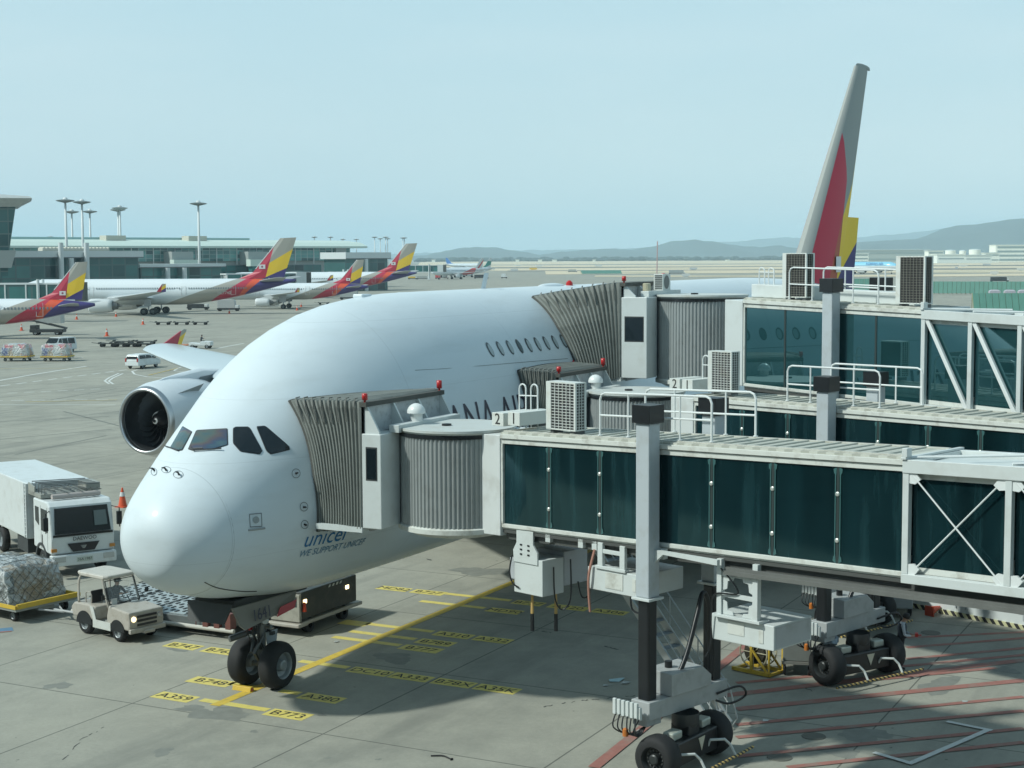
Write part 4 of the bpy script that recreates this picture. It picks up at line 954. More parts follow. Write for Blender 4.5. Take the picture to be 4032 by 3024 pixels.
def bogie(b, c, ax, r=0.56, tr=1.2, wd=0.52):
    """wheel bogie on the ground under the columns: c centre, ax axle direction"""
    c = Vector((*c, 0)); ax = Vector((*ax, 0)).normalized(); fr = Vector((ax.y, -ax.x, 0))    # fr points to the camera side
    if fr.dot(CAM-c) < 0: fr = -fr
    Rm = Matrix((ax, fr*(-1), Vector((0, 0, 1)))).transposed()
    def Q(a, f, z): return c+ax*a+fr*f+Vector((0, 0, z))
    W_ = b.Wd
    # beam between the columns
    mb = MB(); b.box(mb, -0.28, 0.28, -0.6, W_+0.6, 1.35, 1.78); b.box(mb, -0.22, 0.22, -0.62, -0.1, 1.2, 1.5)
    for k in range(4): b.box(mb, -0.34, -0.28, 0.5+k*0.13, 0.54+k*0.13, 1.4, 1.72)
    part('bogie_beam', mb, PGD, b.root, bevel=0.03)
    mb = MB()
    P = b.P; y0, y1 = 0.12, 1.62
    mb.loft([[P(-0.42, y0, 1.79), P(0.36, y0, 1.79), P(0.36, y0, 2.32), P(-0.42, y0, 2.36)], [P(-0.42, y1-0.35, 1.79), P(0.36, y1-0.35, 1.79), P(0.36, y1-0.35, 2.32), P(-0.42, y1-0.35, 2.36)], [P(-0.42, y1, 1.79), P(0.36, y1, 1.79), P(0.36, y1, 2.05), P(-0.42, y1, 2.05)]])
    mh = part('motor_housing', mb, PGD, b.root, bevel=0.02)
    mb = MB(); mb.lathe(P(-0.1, 0.55, 2.34), (0, 0, 1), [(0, .09), (.16, .09), (.17, 0)], 14); part('filler_cap', mb, BLACK, mh)
    mb = MB(); b.box(mb, -0.445, -0.425, 0.28, 0.36, 1.95, 2.25); part('sight_slot', mb, BLACK, mh)
    mb = MB(); mb.lathe(Q(0, 0, 1.0), (0, 0, 1), [(0, .26), (.08, .33), (.34, .33)], 24); part('swivel', mb, DARK, b.root, smooth=True)
    mb = MB(); mb.box(Q(0, 0.02, 0.56), (1.85, 0.66, 0.56), Rm); mb.box(Q(0, 0, 0.95), (0.5, 0.5, 0.3), Rm); mb.tube([Q(-1.3, 0, r), Q(1.3, 0, r)], 0.13, 10)
    axb = part('axle_beam', mb, BLACK, b.root, bevel=0.03)
    mb = MB(); q0 = Q(0.0, 0.358, 0.76); mb.prism([q0, q0+ax*0.3, q0+ax*0.15-Vector((0, 0, .33))], fr*0.01); part('warning_triangle', mb, mat('sign_cream', (0.55, 0.52, 0.42), 0.5), axb)
    for s_ in (-1, 1):
        mb = MB(); mb.box(Q(s_*0.66, 0.05, 0.95), (0.42, 0.3, 0.2), Rm); part('drive_motor', mb, mat('motor_cream', (0.42, 0.45, 0.40), 0.35, 0.2, noise=0.1), axb, bevel=0.04)
    for s_ in (-1, 1):
        hub = ax*s_
        w = wheel(Q(s_*tr, 0, r), ax, R=r, wdt=wd, parent=b.root, rm=mat('bogie_rim', (0.035, 0.04, 0.04), 0.45, 0.3, noise=0.3))
        mb = MB(); 
        for k in range(14): a = 2*pi*k/14; d = Vector((0, 0, 1))*sin(a)+fr*cos(a); mb.box(Q(s_*(tr+0.13), 0, r)+d*0.2, (.04, .03, .03), Rm)
        mb.lathe(Q(s_*(tr+0.1), 0, r), hub, [(0, .13), (.09, .12), (.1, .05), (.1, 0)], 16); part('hub', mb, MID, w)
    # bumper bar with stripes and its brackets
    mb = MB(); 
    L = Q(-tr-0.55, r+0.32, 0.2); R2 = Q(tr+0.55, r+0.32, 0.2)
    mb.tube([L, Q(-tr, r+0.33, 0.2), Q(tr, r+0.33, 0.2), R2], 0.035, 8); part('safety_bar', mb, HAZ, b.root)
    mb = MB()
    for a in (-0.6, 0.8):
        mb = MB(); mb.tube([Q(a-.3, 0.33, 0.45), Q(a-.3, r-.15, .6), Q(a-.05, r+0.1, .6), Q(a+.06, r+.2, .45), Q(a+.08, r+.32, .22)], 0.033, 6); part('bar_bracket', mb, PW, b.root)
    # valves and lamp at the near foot
    mb = MB()
    for k in range(6): b.box(mb, -0.55+k*0.13, -0.46+k*0.13, -0.95, -0.88, 1.45+0.02*(k % 2), 1.82)
    b.box(mb, -0.56, 0.24, -0.9, -0.82, 1.42, 1.72)
    pn = part('valve_panel', mb, PW, b.root, bevel=0.01)
    mb = MB(); rnd = random.Random(5)
    for k in range(7):
        a = -0.5+k*0.12; mb.tube(catmull([P(a, -0.9, 1.45), P(a+rnd.uniform(-.1, .1), -1.0, 1.15), P(a*0.4, -0.75, 1.0), P(0.1, -0.5, 1.2)], 5), 0.018, 5)
    part('cables', mb, BLACK, pn)
    mb = MB(); mb.lathe(P(-0.15, -0.95, 1.0), (0, 0, 1), [(0, .07), (.16, .07), (.19, .03), (.19, 0)], 12); part('beacon_lamp', mb, ORNG, pn)
    mb = MB(); mb.tube(catmull([P(0.1, 0.3, 1.75), P(0.2, 0.8, 2.55), P(0.15, 1.3, 3.5), P(0.1, 1.6, 4.0), P(0.1, 1.85, 3.6), P(0.1, 1.9, 2.6), P(0.1, 1.9, 1.9)], 8), 0.06, 10); part('hose', mb, BLACK, b.root, smooth=True)
    mb = MB(); mb.tube(catmull([P(0.3, 1.9, 1.5), P(0.6, 2.4, 1.65), P(0.65, 2.6, 1.4), P(0.4, 2.3, 1.2), P(0.2, 2.0, 1.3)], 6), 0.03, 8); part('hose', mb, BLACK, b.root)

def railing(b, w, a0, a1, posts, h=1.03, base=0.34):
    mb = MB(); z = lambda a, d: b.T(a, w, base+d)
    r = 0.16
    pts = [z(a0, 0), z(a0, h-r), z(a0+r*0.3, h-r*0.3), z(a0+r, h), z(a1-r, h), z(a1-r*0.3, h-r*0.3), z(a1, h-r), z(a1, 0)]
    mb.tube(pts, 0.028, 8); mb.tube([z(a0, h*0.48), z(a1, h*0.48)], 0.024, 8)
    for p in posts: mb.tube([z(p, 0), z(p, h)], 0.024, 8)
    for p in [a0, a1]+posts: mb.lathe(z(p, 0), (0, 0, 1), [(0, .06), (.02, .06), (.02, 0)], 8)
    part('railing', mb, STEELW, b.root, smooth=False)

def ac_unit(b, a0, a1, w0, w1, h=1.2, base=0.42, cols=6, rows=16, side=3, dark=False):
    d = b.zt+b.sl*(a0+a1)/2+base
    mb = MB(); b.box(mb, a0+.02, a1-.02, w0+.02, w1, d+.02, d+h-.02); gm_ = ACW if not dark else mat('dark_grille', (.2, .2, .17), .5); tb = .006 if dark else .0075; u = part('air_conditioner', mb, BLK, b.root)
    mb = MB(); t = 0.03; fl = 0.16
    b.box(mb, a0, a1, w0, w1, d+h-.02, d+h+.015); b.box(mb, a0, a1, w0, w1, d-.015, d+.02)
    b.box(mb, a0, a0+fl, w0-.005, w0+.02, d, d+h); b.box(mb, a1-.05, a1+.005, w0-.005, w0+.05, d, d+h); b.box(mb, a1-.02, a1+.005, w1-.07, w1, d, d+h); b.box(mb, a0, a0+.02, w0, w1, d, d+h)
    part('casing', mb, ACW, u)
    mb = MB(); s0, s1 = a0+fl, a1-.05
    for k in range(1, cols): x = s0+(s1-s0)*k/cols; b.box(mb, x-tb, x+tb, w0-.004, w0+.015, d, d+h)
    for k in range(1, rows): z = d+h*k/rows; b.box(mb, s0, s1, w0-.002, w0+.015, z-tb, z+tb); b.box(mb, a1-.015, a1+.002, w0+.05, w1-.07, z-tb, z+tb)
    for k in range(1, side): y = w0+.05+(w1-.12-w0)*k/side; b.box(mb, a1-.015, a1+.004, y-tb, y+tb, d, d+h)
    part('grille', mb, gm_, u)
    mb = MB(); b.box(mb, a0+.1, a0+.2, w0+.05, w1, d-.13, d-.02); b.box(mb, a1-.2, a1-.05, w0+.05, w1, d-.13, d-.02); part('mounting_feet', mb, MID, u)
def ladder(b, a, w, top=1.1, n=3, gap=0.42):
    mb = MB()
    for k, dd in enumerate((0, gap)):
        c = a+dd; mb.tube([b.T(c-.12, w, .3)]+[b.T(c-.12*cos(q*pi/6), w, .3+top-.12+.12*sin(q*pi/6)) for q in range(7)]+[b.T(c+.12, w, .3)], 0.022, 6)
    for z in (0.35, 0.85): mb.tube([b.T(a-.12, w, .3+z), b.T(a+gap+.12, w, .3+z)], 0.018, 6)
    part('roof_ladder', mb, STEELW, b.root)
def number_box(b, a0, w0, txt, L=1.1, d0=0.27):
    mb = MB(); b.box(mb, a0, a0+0.42, w0, w0+L, b.zt+d0, b.zt+d0+0.34); u = part('actuator_box', mb, ACW, b.root, bevel=0.01)
    # number plate on the face towards the aircraft nose
    R_ = Matrix((b.t, Vector((0, 0, 1)), -b.n)).transposed().to_4x4(); M = Matrix.Translation(b.P(a0+0.21, w0-0.006, b.zt+d0+0.17)) @ R_
    if txt:
        mb = MB(); mb.text(txt, 0.4, M, ext=0.002); part('number', mb, PK, u)

def cab(b, X0, X1, Yc, zf, zt_, contact, ztop, drum_c, drum_r, drum_z, dome=True, BW=0.58):
    """cab square to the fuselage; contact(u, v) returns the point of the bellows' front edge"""
    r = b.root
    mb = MB(); mb.bb((X0, Yc-BW, zf), (X0+0.95, Yc, zt_)); sb = part('operator_booth', mb, PW, r, bevel=0.02)
    mb = MB(); mb.bb((X0-0.006, Yc-BW+0.11, zf+1.26), (X0+0.01, Yc-0.12, zf+2.14)); wn = part('booth_window', mb, mat('rubber_seal', (0.04, 0.045, 0.045), 0.6), sb, bevel=0.004)
    mb = MB(); mb.bb((X0-0.010, Yc-BW+0.14, zf+1.3), (X0-0.004, Yc-0.15, zf+2.1)); part('pane', mb, DGLASS, wn)
    # main cab body behind, floor, roof
    mb = MB(); mb.bb((X0+0.96, Yc-0.5, zf+0.02), (X1, Yc-0.02, zt_-0.02)); mb.bb((X0+0.3, Yc-0.1, zf-0.12), (X1, Yc+0.0, zf-0.005)); part('cab_body', mb, PG, r)
    # roller curtain column
    mb = MB(); mb.lathe((X0+1.25, Yc-0.72, zf+0.03), (0, 0, 1), [(0, .2), (zt_-zf-.05, .2), (zt_-zf-.05, 0)], 20); mb.lathe((X0+1.6, Yc-0.85, zf+0.05), (0, 0, 1), [(0, .07), (zt_-zf-.1, .07)], 10); part('curtain_roller', mb, mat('roller_grey', (0.18, 0.2, 0.21), 0.35, 0.5), r, smooth=True)
    # header panel above the booth with gussets
    mb = MB(); mb.bb((X0+0.1, Yc-0.08, zt_), (X1, Yc-0.02, ztop-0.12)); hd = part('canopy_header', mb, mat('header_paint', (0.45, 0.48, 0.49), 0.45, noise=0.05, dirt=(0.06, 0.06, 0.05), dscale=6, damt=0.5), r)
    mb = MB(); nG = 4
    for i in range(nG):
        x = X0+0.06+(X1-X0-0.15)*i/(nG-1); mb = MB(); mb.prism([(x, Yc-0.08, zt_), (x, Yc-0.08, ztop-0.12), (x, Yc-0.14, ztop-0.12), (x, Yc-0.5, zt_+0.05), (x, Yc-0.5, zt_)], (0.07, 0, 0))
        part('gusset', mb, PW, hd)
    mb = MB(); mb.bb((X0-0.02, Yc-0.16, ztop-0.12), (X1+0.05, Yc+0.05, ztop)); part('header_cap', mb, CANVD, hd)
    # slab roof between cab and drum
    mb = MB(); mb.bb((X0+0.55, Yc-0.8, zt_+0.0), (X1-0.2, Yc-0.5, zt_+0.2)); part('cab_roof_beam', mb, PW, r, bevel=0.01)
    for x, hgt in ((X0+0.05, 0.16), (X1-0.1, 0.22)):
        mb = MB(); mb.lathe((x, Yc-0.08, ztop), (0, 0, 1), [(0, .03), (.06, .03), (.061, .075), (.061+hgt, .075), (.07+hgt, .04), (.07+hgt, 0)], 14); part('warning_beacon', mb, RED, r, smooth=True)
    if dome:
        mb = MB(); mb.lathe((X0+1.75, Yc-0.62, zt_+0.2), (0, 0, 1), [(0, .17), (.2, .17), (.2, .25)]+[(.22+.25*sin(k*pi/16), .25*cos(k*pi/16)) for k in range(9)], 24); part('camera_dome', mb, mat('dome_white', (0.7, 0.73, 0.72), 0.3), r, smooth=True)
    else:
        mb = MB(); mb.bb((X0+2.0, Yc-0.75, zt_+0.2), (X0+2.75, Yc-0.4, zt_+0.78)); u = part('air_conditioner', mb, ACW, r, bevel=0.01)
        mb = MB(); 
        for k in range(8): mb.bb((X0+1.985, Yc-0.72, zt_+0.25+k*0.065), (X0+1.999, Yc-0.45, zt_+0.285+k*0.065))
        mb.lathe((X0+2.35, Yc-0.755, zt_+0.49), (0, -1, 0), [(0, .24), (.01, .24), (.01, 0)], 20); part('fan_grille', mb, MID, u)
        mb = MB(); mb.lathe((X0+1.1, Yc-0.5, zt_+0.05), (0, 0, 1), [(0, .14), (.4, .14), (.42, .1), (.42, 0)], 14); part('roof_vent', mb, mat('vent_cream', (0.45, 0.42, 0.3), 0.5), r)
    # threshold of the cab
    mb = MB(); mb.bb((X0-0.03, Yc-0.0, zf-0.12), (X0+0.12, -2.75, zf+0.02)); mb.bb((X0+0.12, Yc, zf-0.1), (X1, -3.05, zf-0.02)); part('cab_floor', mb, PW, r)
    # bellows: folded canvas loft from cab frame to skin; profile runs up the near side, over the top and down the far side
    def frame(q):
        # q in 0..1 around: near bottom -> near top -> far top -> far bottom ; returns cab point
        H_ = ztop-zf; L = X1-X0; tot = 2*H_+L; s_ = q*tot
        if s_ < H_: return Vector((X0, Yc, zf+s_))
        if s_ < H_+L: return Vector((X0+(s_-H_), Yc, ztop))
        return Vector((X1, Yc, ztop-(s_-H_-L)))
    N = 44; qs = [k/N for k in range(N+1)]; F_ = 52; rings = []
    H_ = ztop-zf; L = X1-X0; tot = 2*H_+L
    qs = sorted(set([round(H_/tot, 5), round((H_+L)/tot, 5)]+[k/N for k in range(N+1)]))
    for i in range(F_):
        f = i/(F_-1); row = []
        out = (0.0, 0.085, 0.095)[i % 3]*min(1, 4*f*(1-f)+0.35)
        for q in qs:
            a = frame(q); c = contact(q, H_, L, tot); p = a.lerp(c, f)
            # outward in the cab plane
            s_ = q*tot
            o_ = Vector((-1, 0, 0)) if s_ < H_-1e-3 else (Vector((0, 0, 1)) if s_ < H_+L+1e-3 else Vector((1, 0, 0)))
            if abs(s_-H_) < 0.02: o_ = Vector((-.5, 0, .5))
            sag = 0.03*sin(pi*f)*(1 if o_.z > .9 else 0)
            wob = 0.004*sin(q*17+i*0.6)
            row.append(p+o_*(out-sag+wob))
        rings.append(row)
    mb = MB(); mb.loft(rings, cap0=False, cap1=False, closed=False)
    bl = part('bellows_canopy', mb, CANV, r)
    mb = MB(); mb.tube([contact(q, H_, L, tot) for q in qs], 0.055, 6); part('bellows_bumper', mb, CANVD, bl)
    mb = MB()
    for i in range(4, F_-1, 6):
        row = rings[i]; j = min(range(len(qs)), key=lambda k: abs(qs[k]*tot-H_)); mb.tube([row[j-2]+Vector((-.05, 0, -.12)), row[j-1]+Vector((-.05, 0, .04)), row[j]+Vector((0, 0, .06)), row[j+1]+Vector((0, 0, .05))], 0.02, 5)
    part('support_hoop', mb, mat('hoop_grey', (0.16, 0.165, 0.15), 0.7), bl)
    # drum with corrugated curtain
    cx_, cy_ = drum_c; z0_, z1_ = drum_z; n = 320; vs = []
    mb = MB(); prof = []
    ring0 = [Vector((cx_+(drum_r+(0.02 if (k//2) % 2 else -0.015))*cos(2*pi*k/n), cy_+(drum_r+(0.02 if (k//2) % 2 else -0.015))*sin(2*pi*k/n), 0)) for k in range(n)]
    mb.loft([[p+Vector((0, 0, z0_)) for p in ring0], [p+Vector((0, 0, z1_)) for p in ring0]], cap0=False, cap1=False); dr = part('rotunda_curtain', mb, CORR, r)
    mb = MB(); mb.lathe((cx_, cy_, z1_), (0, 0, 1), [(-.05, drum_r+.03), (.0, drum_r+.08), (.06, drum_r+.08), (.06, 0)], 64); part('rotunda_roof', mb, mat('rotunda_roof_paint', (0.52, 0.55, 0.53), 0.5, noise=0.06, dirt=(0.35, 0.3, 0.2), dscale=1.5, damt=0.5), dr, auto=0.6)
    mb = MB(); mb.lathe((cx_, cy_, z1_-.16), (0, 0, 1), [(0, drum_r+.035), (.1, drum_r+.035)], 64); mb.lathe((cx_-.2, cy_+.2, z1_+.06), (0, 0, 1), [(0, .13), (.05, .13), (.06, 0)], 16); part('rotunda_band', mb, BLACK, dr)
    mb = MB(); mb.lathe((cx_, cy_, z0_), (0, 0, 1), [(0.0, 0), (0.0, drum_r), (-.04, drum_r+.07), (-.16, drum_r+.07), (-.2, drum_r-.1), (-.3, drum_r-.3), (-.3, 0)], 64); part('rotunda_floor', mb, PWD, dr, auto=0.6)

def make_contact(x_near, x_far, ztop_n, zbot, X0, X1, lean=0.0):
    def contact(q, H_, L, tot):
        s_ = q*tot
        if s_ <= H_+1e-4:
            f = s_/H_; z = zbot+(ztop_n-zbot)*f; x = x_near(z)
        elif s_ < H_+L: 
            f = (s_-H_)/L; xn = x_near(ztop_n); x = xn+(x_far-xn)*f; z = ztop_n+0.06*sin(pi*f)
        else:
            f = 1-(s_-H_-L)/H_; z = zbot+(ztop_n-zbot)*f; x = x_far
        h = BV.ray_cast(Vector((x, -20, z)), Vector((0, 1, 0)))
        y = h[0].y-0.05 if h[0] is not None else -2.0
        return Vector((x, y, z))
    return contact

# ---- bridge A: nearest, at the forward main deck door
A = Bridge('boarding_bridge', 'nearest boarding bridge with dark green glass, docked just behind the cockpit', (3.44, -12.68), (-.306, -.952), 7.49, 5.44, 0.032)
tunnel(A, -5.08, [-5.04, -3.44, -1.76, -0.08, 1.59, 3.25, 4.9, 6.46], 6.52)
outer_tunnel(A, 6.55, [6.62, 8.83, 11.04, 13.25, 15.4], 15.6, True)
mb = MB(); A.sbox(mb, -6.35, -5.09, -0.10, A.Wd+0.1, A.B_, -0.32, A.T, 0.22); part('end_section', mb, mat('end_panel', (0.6, 0.63, 0.62), 0.5, noise=0.04, dirt=(0.35, 0.34, 0.3), dscale=1.6, damt=0.5), A.root, bevel=0.02)
columns(A, 8.67, 4.2, 1.75)
bogie(A, (3.95, -13.2), (0.985, -0.175), r=0.54)
railing(A, 0.08, -1.85, 1.5, [-0.96, 0.59]); railing(A, 1.66, -1.76, 1.56, [-0.84, 0.7])
ac_unit(A, -3.7, -2.72, 0.15, 0.55, 1.16); ladder(A, -5.35, 1.0, 1.15)
number_box(A, -5.6, 0.12, '2', 1.2, 0.25); number_box(A, -4.95, 0.05, '1', 1.2, 0.31)
cab(A, 4.05, 8.1, -4.2, 5.02, 7.5, make_contact(lambda z: 4.40+0.13*max(0, z-6.3), 8.3, 8.2, 4.75, 4.05, 8.1), 8.32, (6.0, -5.95), 1.5, (5.08, 7.55))
# B: second, main deck door aft
Bb = Bridge('boarding_bridge', 'middle boarding bridge, low behind the nearest one, with white wire grille unit on roof', (12.95, -14.2), (-.33, -.944), 7.53, 5.45, 0.0)
tunnel(Bb, -5.0, [-4.96, -3.2, -1.55, -0.03, 1.48, 3.03, 4.58, 5.95], 6.0)
outer_tunnel(Bb, 6.05, [6.12, 8.3, 10.5, 12.7], 12.9, True)
mb = MB(); Bb.sbox(mb, -5.9, -5.01, -0.10, Bb.Wd+0.1, Bb.B_, -0.32, Bb.T, 0.22); part('end_section', mb, MATS['end_panel'], Bb.root, bevel=0.02)
columns(Bb, 8.7, 4.2, 1.75); bogie(Bb, (13.45, -14.85), (0.87, -0.48), r=0.57)
railing(Bb, 0.08, -1.65, 1.45, [-0.85, 0.6]); railing(Bb, 1.66, -1.25, 1.8, [-0.45, 0.95])
ac_unit(Bb, -4.65, -3.75, 0.15, 0.55, 1.16, 0.5); ladder(Bb, -5.5, 1.1, 1.15)
number_box(Bb, -6.3, 0.3, '2', 1.2, 0.40); number_box(Bb, -5.75, 0.25, '1', 1.2, 0.40)
cab(Bb, 15.3, 19.0, -4.45, 5.02, 7.5, make_contact(lambda z: 15.2, 19.3, 8.35, 4.75, 15.3, 19.0), 8.3, (16.9, -6.6), 1.5, (5.08, 7.65))
# C: far, upper deck
Cc = Bridge('boarding_bridge', 'tall upper deck boarding bridge, highest of the three, with pale reflections in its glass', (18.04, -12.92), (-.41, -.912), 10.26, 7.74, -0.025)
Cc_g = mat('upper_glass', (0.012, 0.048, 0.053), 0.02, spec=1.0, noise=0.3, nscale=0.8, tint=(0.6, 0.95, 1.0))
Cc_g.node_tree.nodes['Principled BSDF'].inputs['IOR'].default_value = 1.9
tunnel(Cc, -3.93, [-3.89, -2.16, -0.3, 1.48, 3.2], 3.26, studs=False)
outer_tunnel(Cc, 3.3, [3.36, 4.98, 6.6, 8.2, 9.8], 10.0, False)
mb = MB(); Cc.sbox(mb, -4.75, -3.94, -0.10, Cc.Wd+0.1, Cc.B_, -0.1, Cc.T, 0.22); part('end_section', mb, PW, Cc.root, bevel=0.02)
mb = MB(); Cc.sbox(mb, -4.3, -1.6, 0.7, 1.6, Cc.T, 0.31, Cc.T, 0.75); Cc.sbox(mb, -0.8, 2.2, 0.9, 1.5, Cc.T, 0.31, Cc.T, 0.7); part('duct_cover', mb, PW, Cc.root, bevel=0.03)
columns(Cc, 11.35, 6.2, 1.75); bogie(Cc, (19.2, -13.3), (0.9, -0.42), r=0.56)
railing(Cc, 0.08, -2.08, 1.47, [-1.13, 0.5]); railing(Cc, 1.66, -2.0, 1.3, [-1.1, 0.5])
ac_unit(Cc, -2.4, -1.4, 0.1, 0.5, 1.4, 0.42, 7, 18, dark=True); ac_unit(Cc, 2.1, 3.15, 0.1, 0.5, 1.4, 0.42, 7, 18, dark=True); ladder(Cc, -4.1, 1.0, 1.0)
cab(Cc, 19.85, 23.7, -4.8, 7.85, 10.65, make_contact(lambda z: 19.65+(0.35*max(0, z-9.6)), 23.9, 10.62, 7.6, 19.85, 23.7), 11.15, (21.9, -7.0), 1.55, (7.8, 10.66), dome=False, BW=0.95)
for o in Cc.root.children:
    if o.name.startswith('glass_pane'): o.data.materials[0] = Cc_g
# whip rods on the far cab
mb = MB(); mb.tube([(22.9, -4.9, 11.1), (22.95, -4.9, 12.6)], 0.02, 5); part('whip_aerial', mb, mat('aerial_pink', (0.5, 0.35, 0.35), 0.5), Cc.root)

# ---- service boxes slung under the nearest bridge
r = A.root; b = A
mb = MB(); b.box(mb, -4.7, -3.7, 0.0, 0.78, 3.56, 4.48); b1 = part('service_box', mb, PW, r, bevel=0.015)
mb = MB(); b.box(mb, -4.65, -3.72, 0.82, 1.7, 3.72, 4.6); b.box(mb, -4.95, -4.71, 0.1, 0.7, 3.85, 4.4); part('side_box', mb, PG, b1, bevel=0.015)
mb = MB(); mb.prism([b.P(-4.68, -0.03, 4.35), b.P(-3.85, -0.03, 4.35), b.P(-3.85, -0.03, 4.65), b.P(-4.0, -0.03, 4.85), b.P(-4.0, -0.03, 5.2), b.P(-4.58, -0.03, 5.2), b.P(-4.58, -0.03, 4.85), b.P(-4.7, -0.03, 4.65)], b.n*0.05); br = part('hanger_plate', mb, PW, b1)
mb = MB()
for i in range(3):
    for j in (0, 1): b.box(mb, -4.45+j*0.26, -4.38+j*0.26, -0.045, -0.031, 4.55+i*0.12, 4.59+i*0.12)
part('slots', mb, BLACK, br)
for a_, w_ in ((-4.35, 0.3), (-3.9, 0.7)):
    mb = MB(); mb.tube([b.P(a_, w_, 3.57), b.P(a_, w_, 3.0)], [0.03, 0.045], 8); st = part('warning_strap', mb, STRAP, b1)
    mb = MB(); mb.tube([b.P(a_, w_, 3.0), b.P(a_, w_, 2.55)], [0.05, 0.055], 8); part('strap_weight', mb, BLACK, st)
for pts in ([(-3.6, 0.3, 4.3), (-3.6, 0.35, 3.5), (-3.5, 0.5, 3.2), (-3.3, 0.6, 3.5), (-3.3, 0.6, 4.5)], [(-3.6, 1.2, 3.8), (-3.5, 1.25, 3.4), (-3.3, 1.3, 3.5), (-3.3, 1.3, 3.9)], [(-4.72, -.05, 4.5), (-4.76, -.1, 4.1), (-4.7, -.06, 3.8), (-4.5, -.04, 3.7)]):
    mb = MB(); mb.tube(catmull([b.P(*p) for p in pts], 6), 0.022, 6); part('cable', mb, BLACK, b1)
mb = MB(); b.box(mb, -2.18, -0.5, 0.0, 1.6, 4.02, 4.56); b2 = part('service_box', mb, PW, r, bevel=0.015)
mb = MB(); b.box(mb, -1.6, -1.05, -0.015, -0.002, 4.12, 4.5); part('hatch', mb, PWD, b2)
mb = MB(); b.box(mb, -0.75, -0.65, -0.012, -0.002, 4.15, 4.45); part('data_plate', mb, PWD, b2)
mb = MB(); 
for a_ in (-1.75, -1.05): b.box(mb, a_-.08, a_+.08, -0.04, 0.06, 4.56, 5.2)
b.box(mb, -1.9, -0.95, -0.05, 0.12, 4.56, 4.64); b.box(mb, -1.67, -1.13, -0.03, 0.03, 4.95, 5.05); part('hanger_frame', mb, PW, b2, bevel=0.01)
mb = MB(); mb.tube(catmull([b.P(-1.95, 0, 5.0), b.P(-2.05, -.1, 4.4), b.P(-2.1, -.05, 3.9), b.P(-2.1, 0, 3.45)], 6), 0.035, 6); part('cable', mb, mat('cable_pink', (0.4, 0.2, 0.15), 0.6), b2)
mb = MB(); mb.tube(catmull([b.P(-0.9, .1, 4.05), b.P(-0.85, .1, 3.7), b.P(-0.6, .1, 3.65), b.P(-0.4, .1, 3.9), b.P(-.35, .1, 4.4)], 6), 0.025, 6); part('cable', mb, BLACK, b2)
# third box with its cut-out hanger frame
mb = MB(); P = b.P
mb.loft([[P(1.62, 0.0, 3.42), P(3.3, 0.0, 3.42), P(3.3, 0.0, 3.98), P(1.55, 0.0, 4.0)], [P(1.62, 1.45, 3.42), P(3.3, 1.45, 3.42), P(3.3, 1.45, 3.98), P(1.55, 1.45, 4.0)]]); b3 = part('service_box', mb, PW, r, bevel=0.02)
mb = MB(); b.box(mb, 2.05, 2.5, -0.012, -0.002, 3.62, 3.92); part('hatch', mb, PWD, b3)
mb = MB(); b.box(mb, 2.9, 3.02, -0.014, -0.004, 3.55, 3.85); part('data_plate', mb, PWD, b3)
mb = MB(); b.box(mb, 3.302, 3.31, 0.06, 1.38, 3.46, 3.94); part('side_panel', mb, PG, b3)
mb = MB()
for a0_, a1_ in ((1.8, 1.93), (2.78, 2.92)): b.box(mb, a0_, a1_, -0.1, 0.04, 4.0, 5.3)
b.box(mb, 1.72, 3.0, -0.14, 0.2, 3.985, 4.05); b.box(mb, 1.93, 2.78, -0.07, 0.0, 4.92, 5.05); b.box(mb, 1.93, 2.78, -0.07, 0.0, 4.45, 4.55)
for (zc, s_) in ((4.92, -1), (4.55, 1)):
    pass
def corner(mb, a, z, sa, sz):
    mb.prism([P(a, -0.05, z), P(a+sa*0.3, -0.05, z), P(a+sa*0.28, -0.05, z+sz*0.08), P(a+sa*0.14, -0.05, z+sz*0.1), P(a+sa*0.12, -0.05, z+sz*0.28), P(a, -0.05, z+sz*0.33)], b.n*0.03)
for z, sz in ((4.92, -1), (4.055, 1)):
    corner(mb, 1.935, z, 1, sz); corner(mb, 2.775, z, -1, sz)
hf = part('hanger_frame', mb, PW, b3, bevel=0.006)
mb = MB(); mb.tube(catmull([P(1.6, 0.1, 5.1), P(2.0, -.12, 5.05), P(2.4, -.1, 4.6), P(1.8, -.14, 4.5), P(1.66, -.1, 4.1), P(1.6, -.05, 3.3), P(1.5, -.1, 3.0)], 6), 0.02, 6); part('cable', mb, BLACK, b3)
mb = MB()
for a_ in (-3.6, -2.5, -2.05): b.box(mb, a_, a_+0.16, 0.0, 0.12, 4.98+0.03*a_*0, 5.2)
part('roller_bracket', mb, PW, r, bevel=0.005)
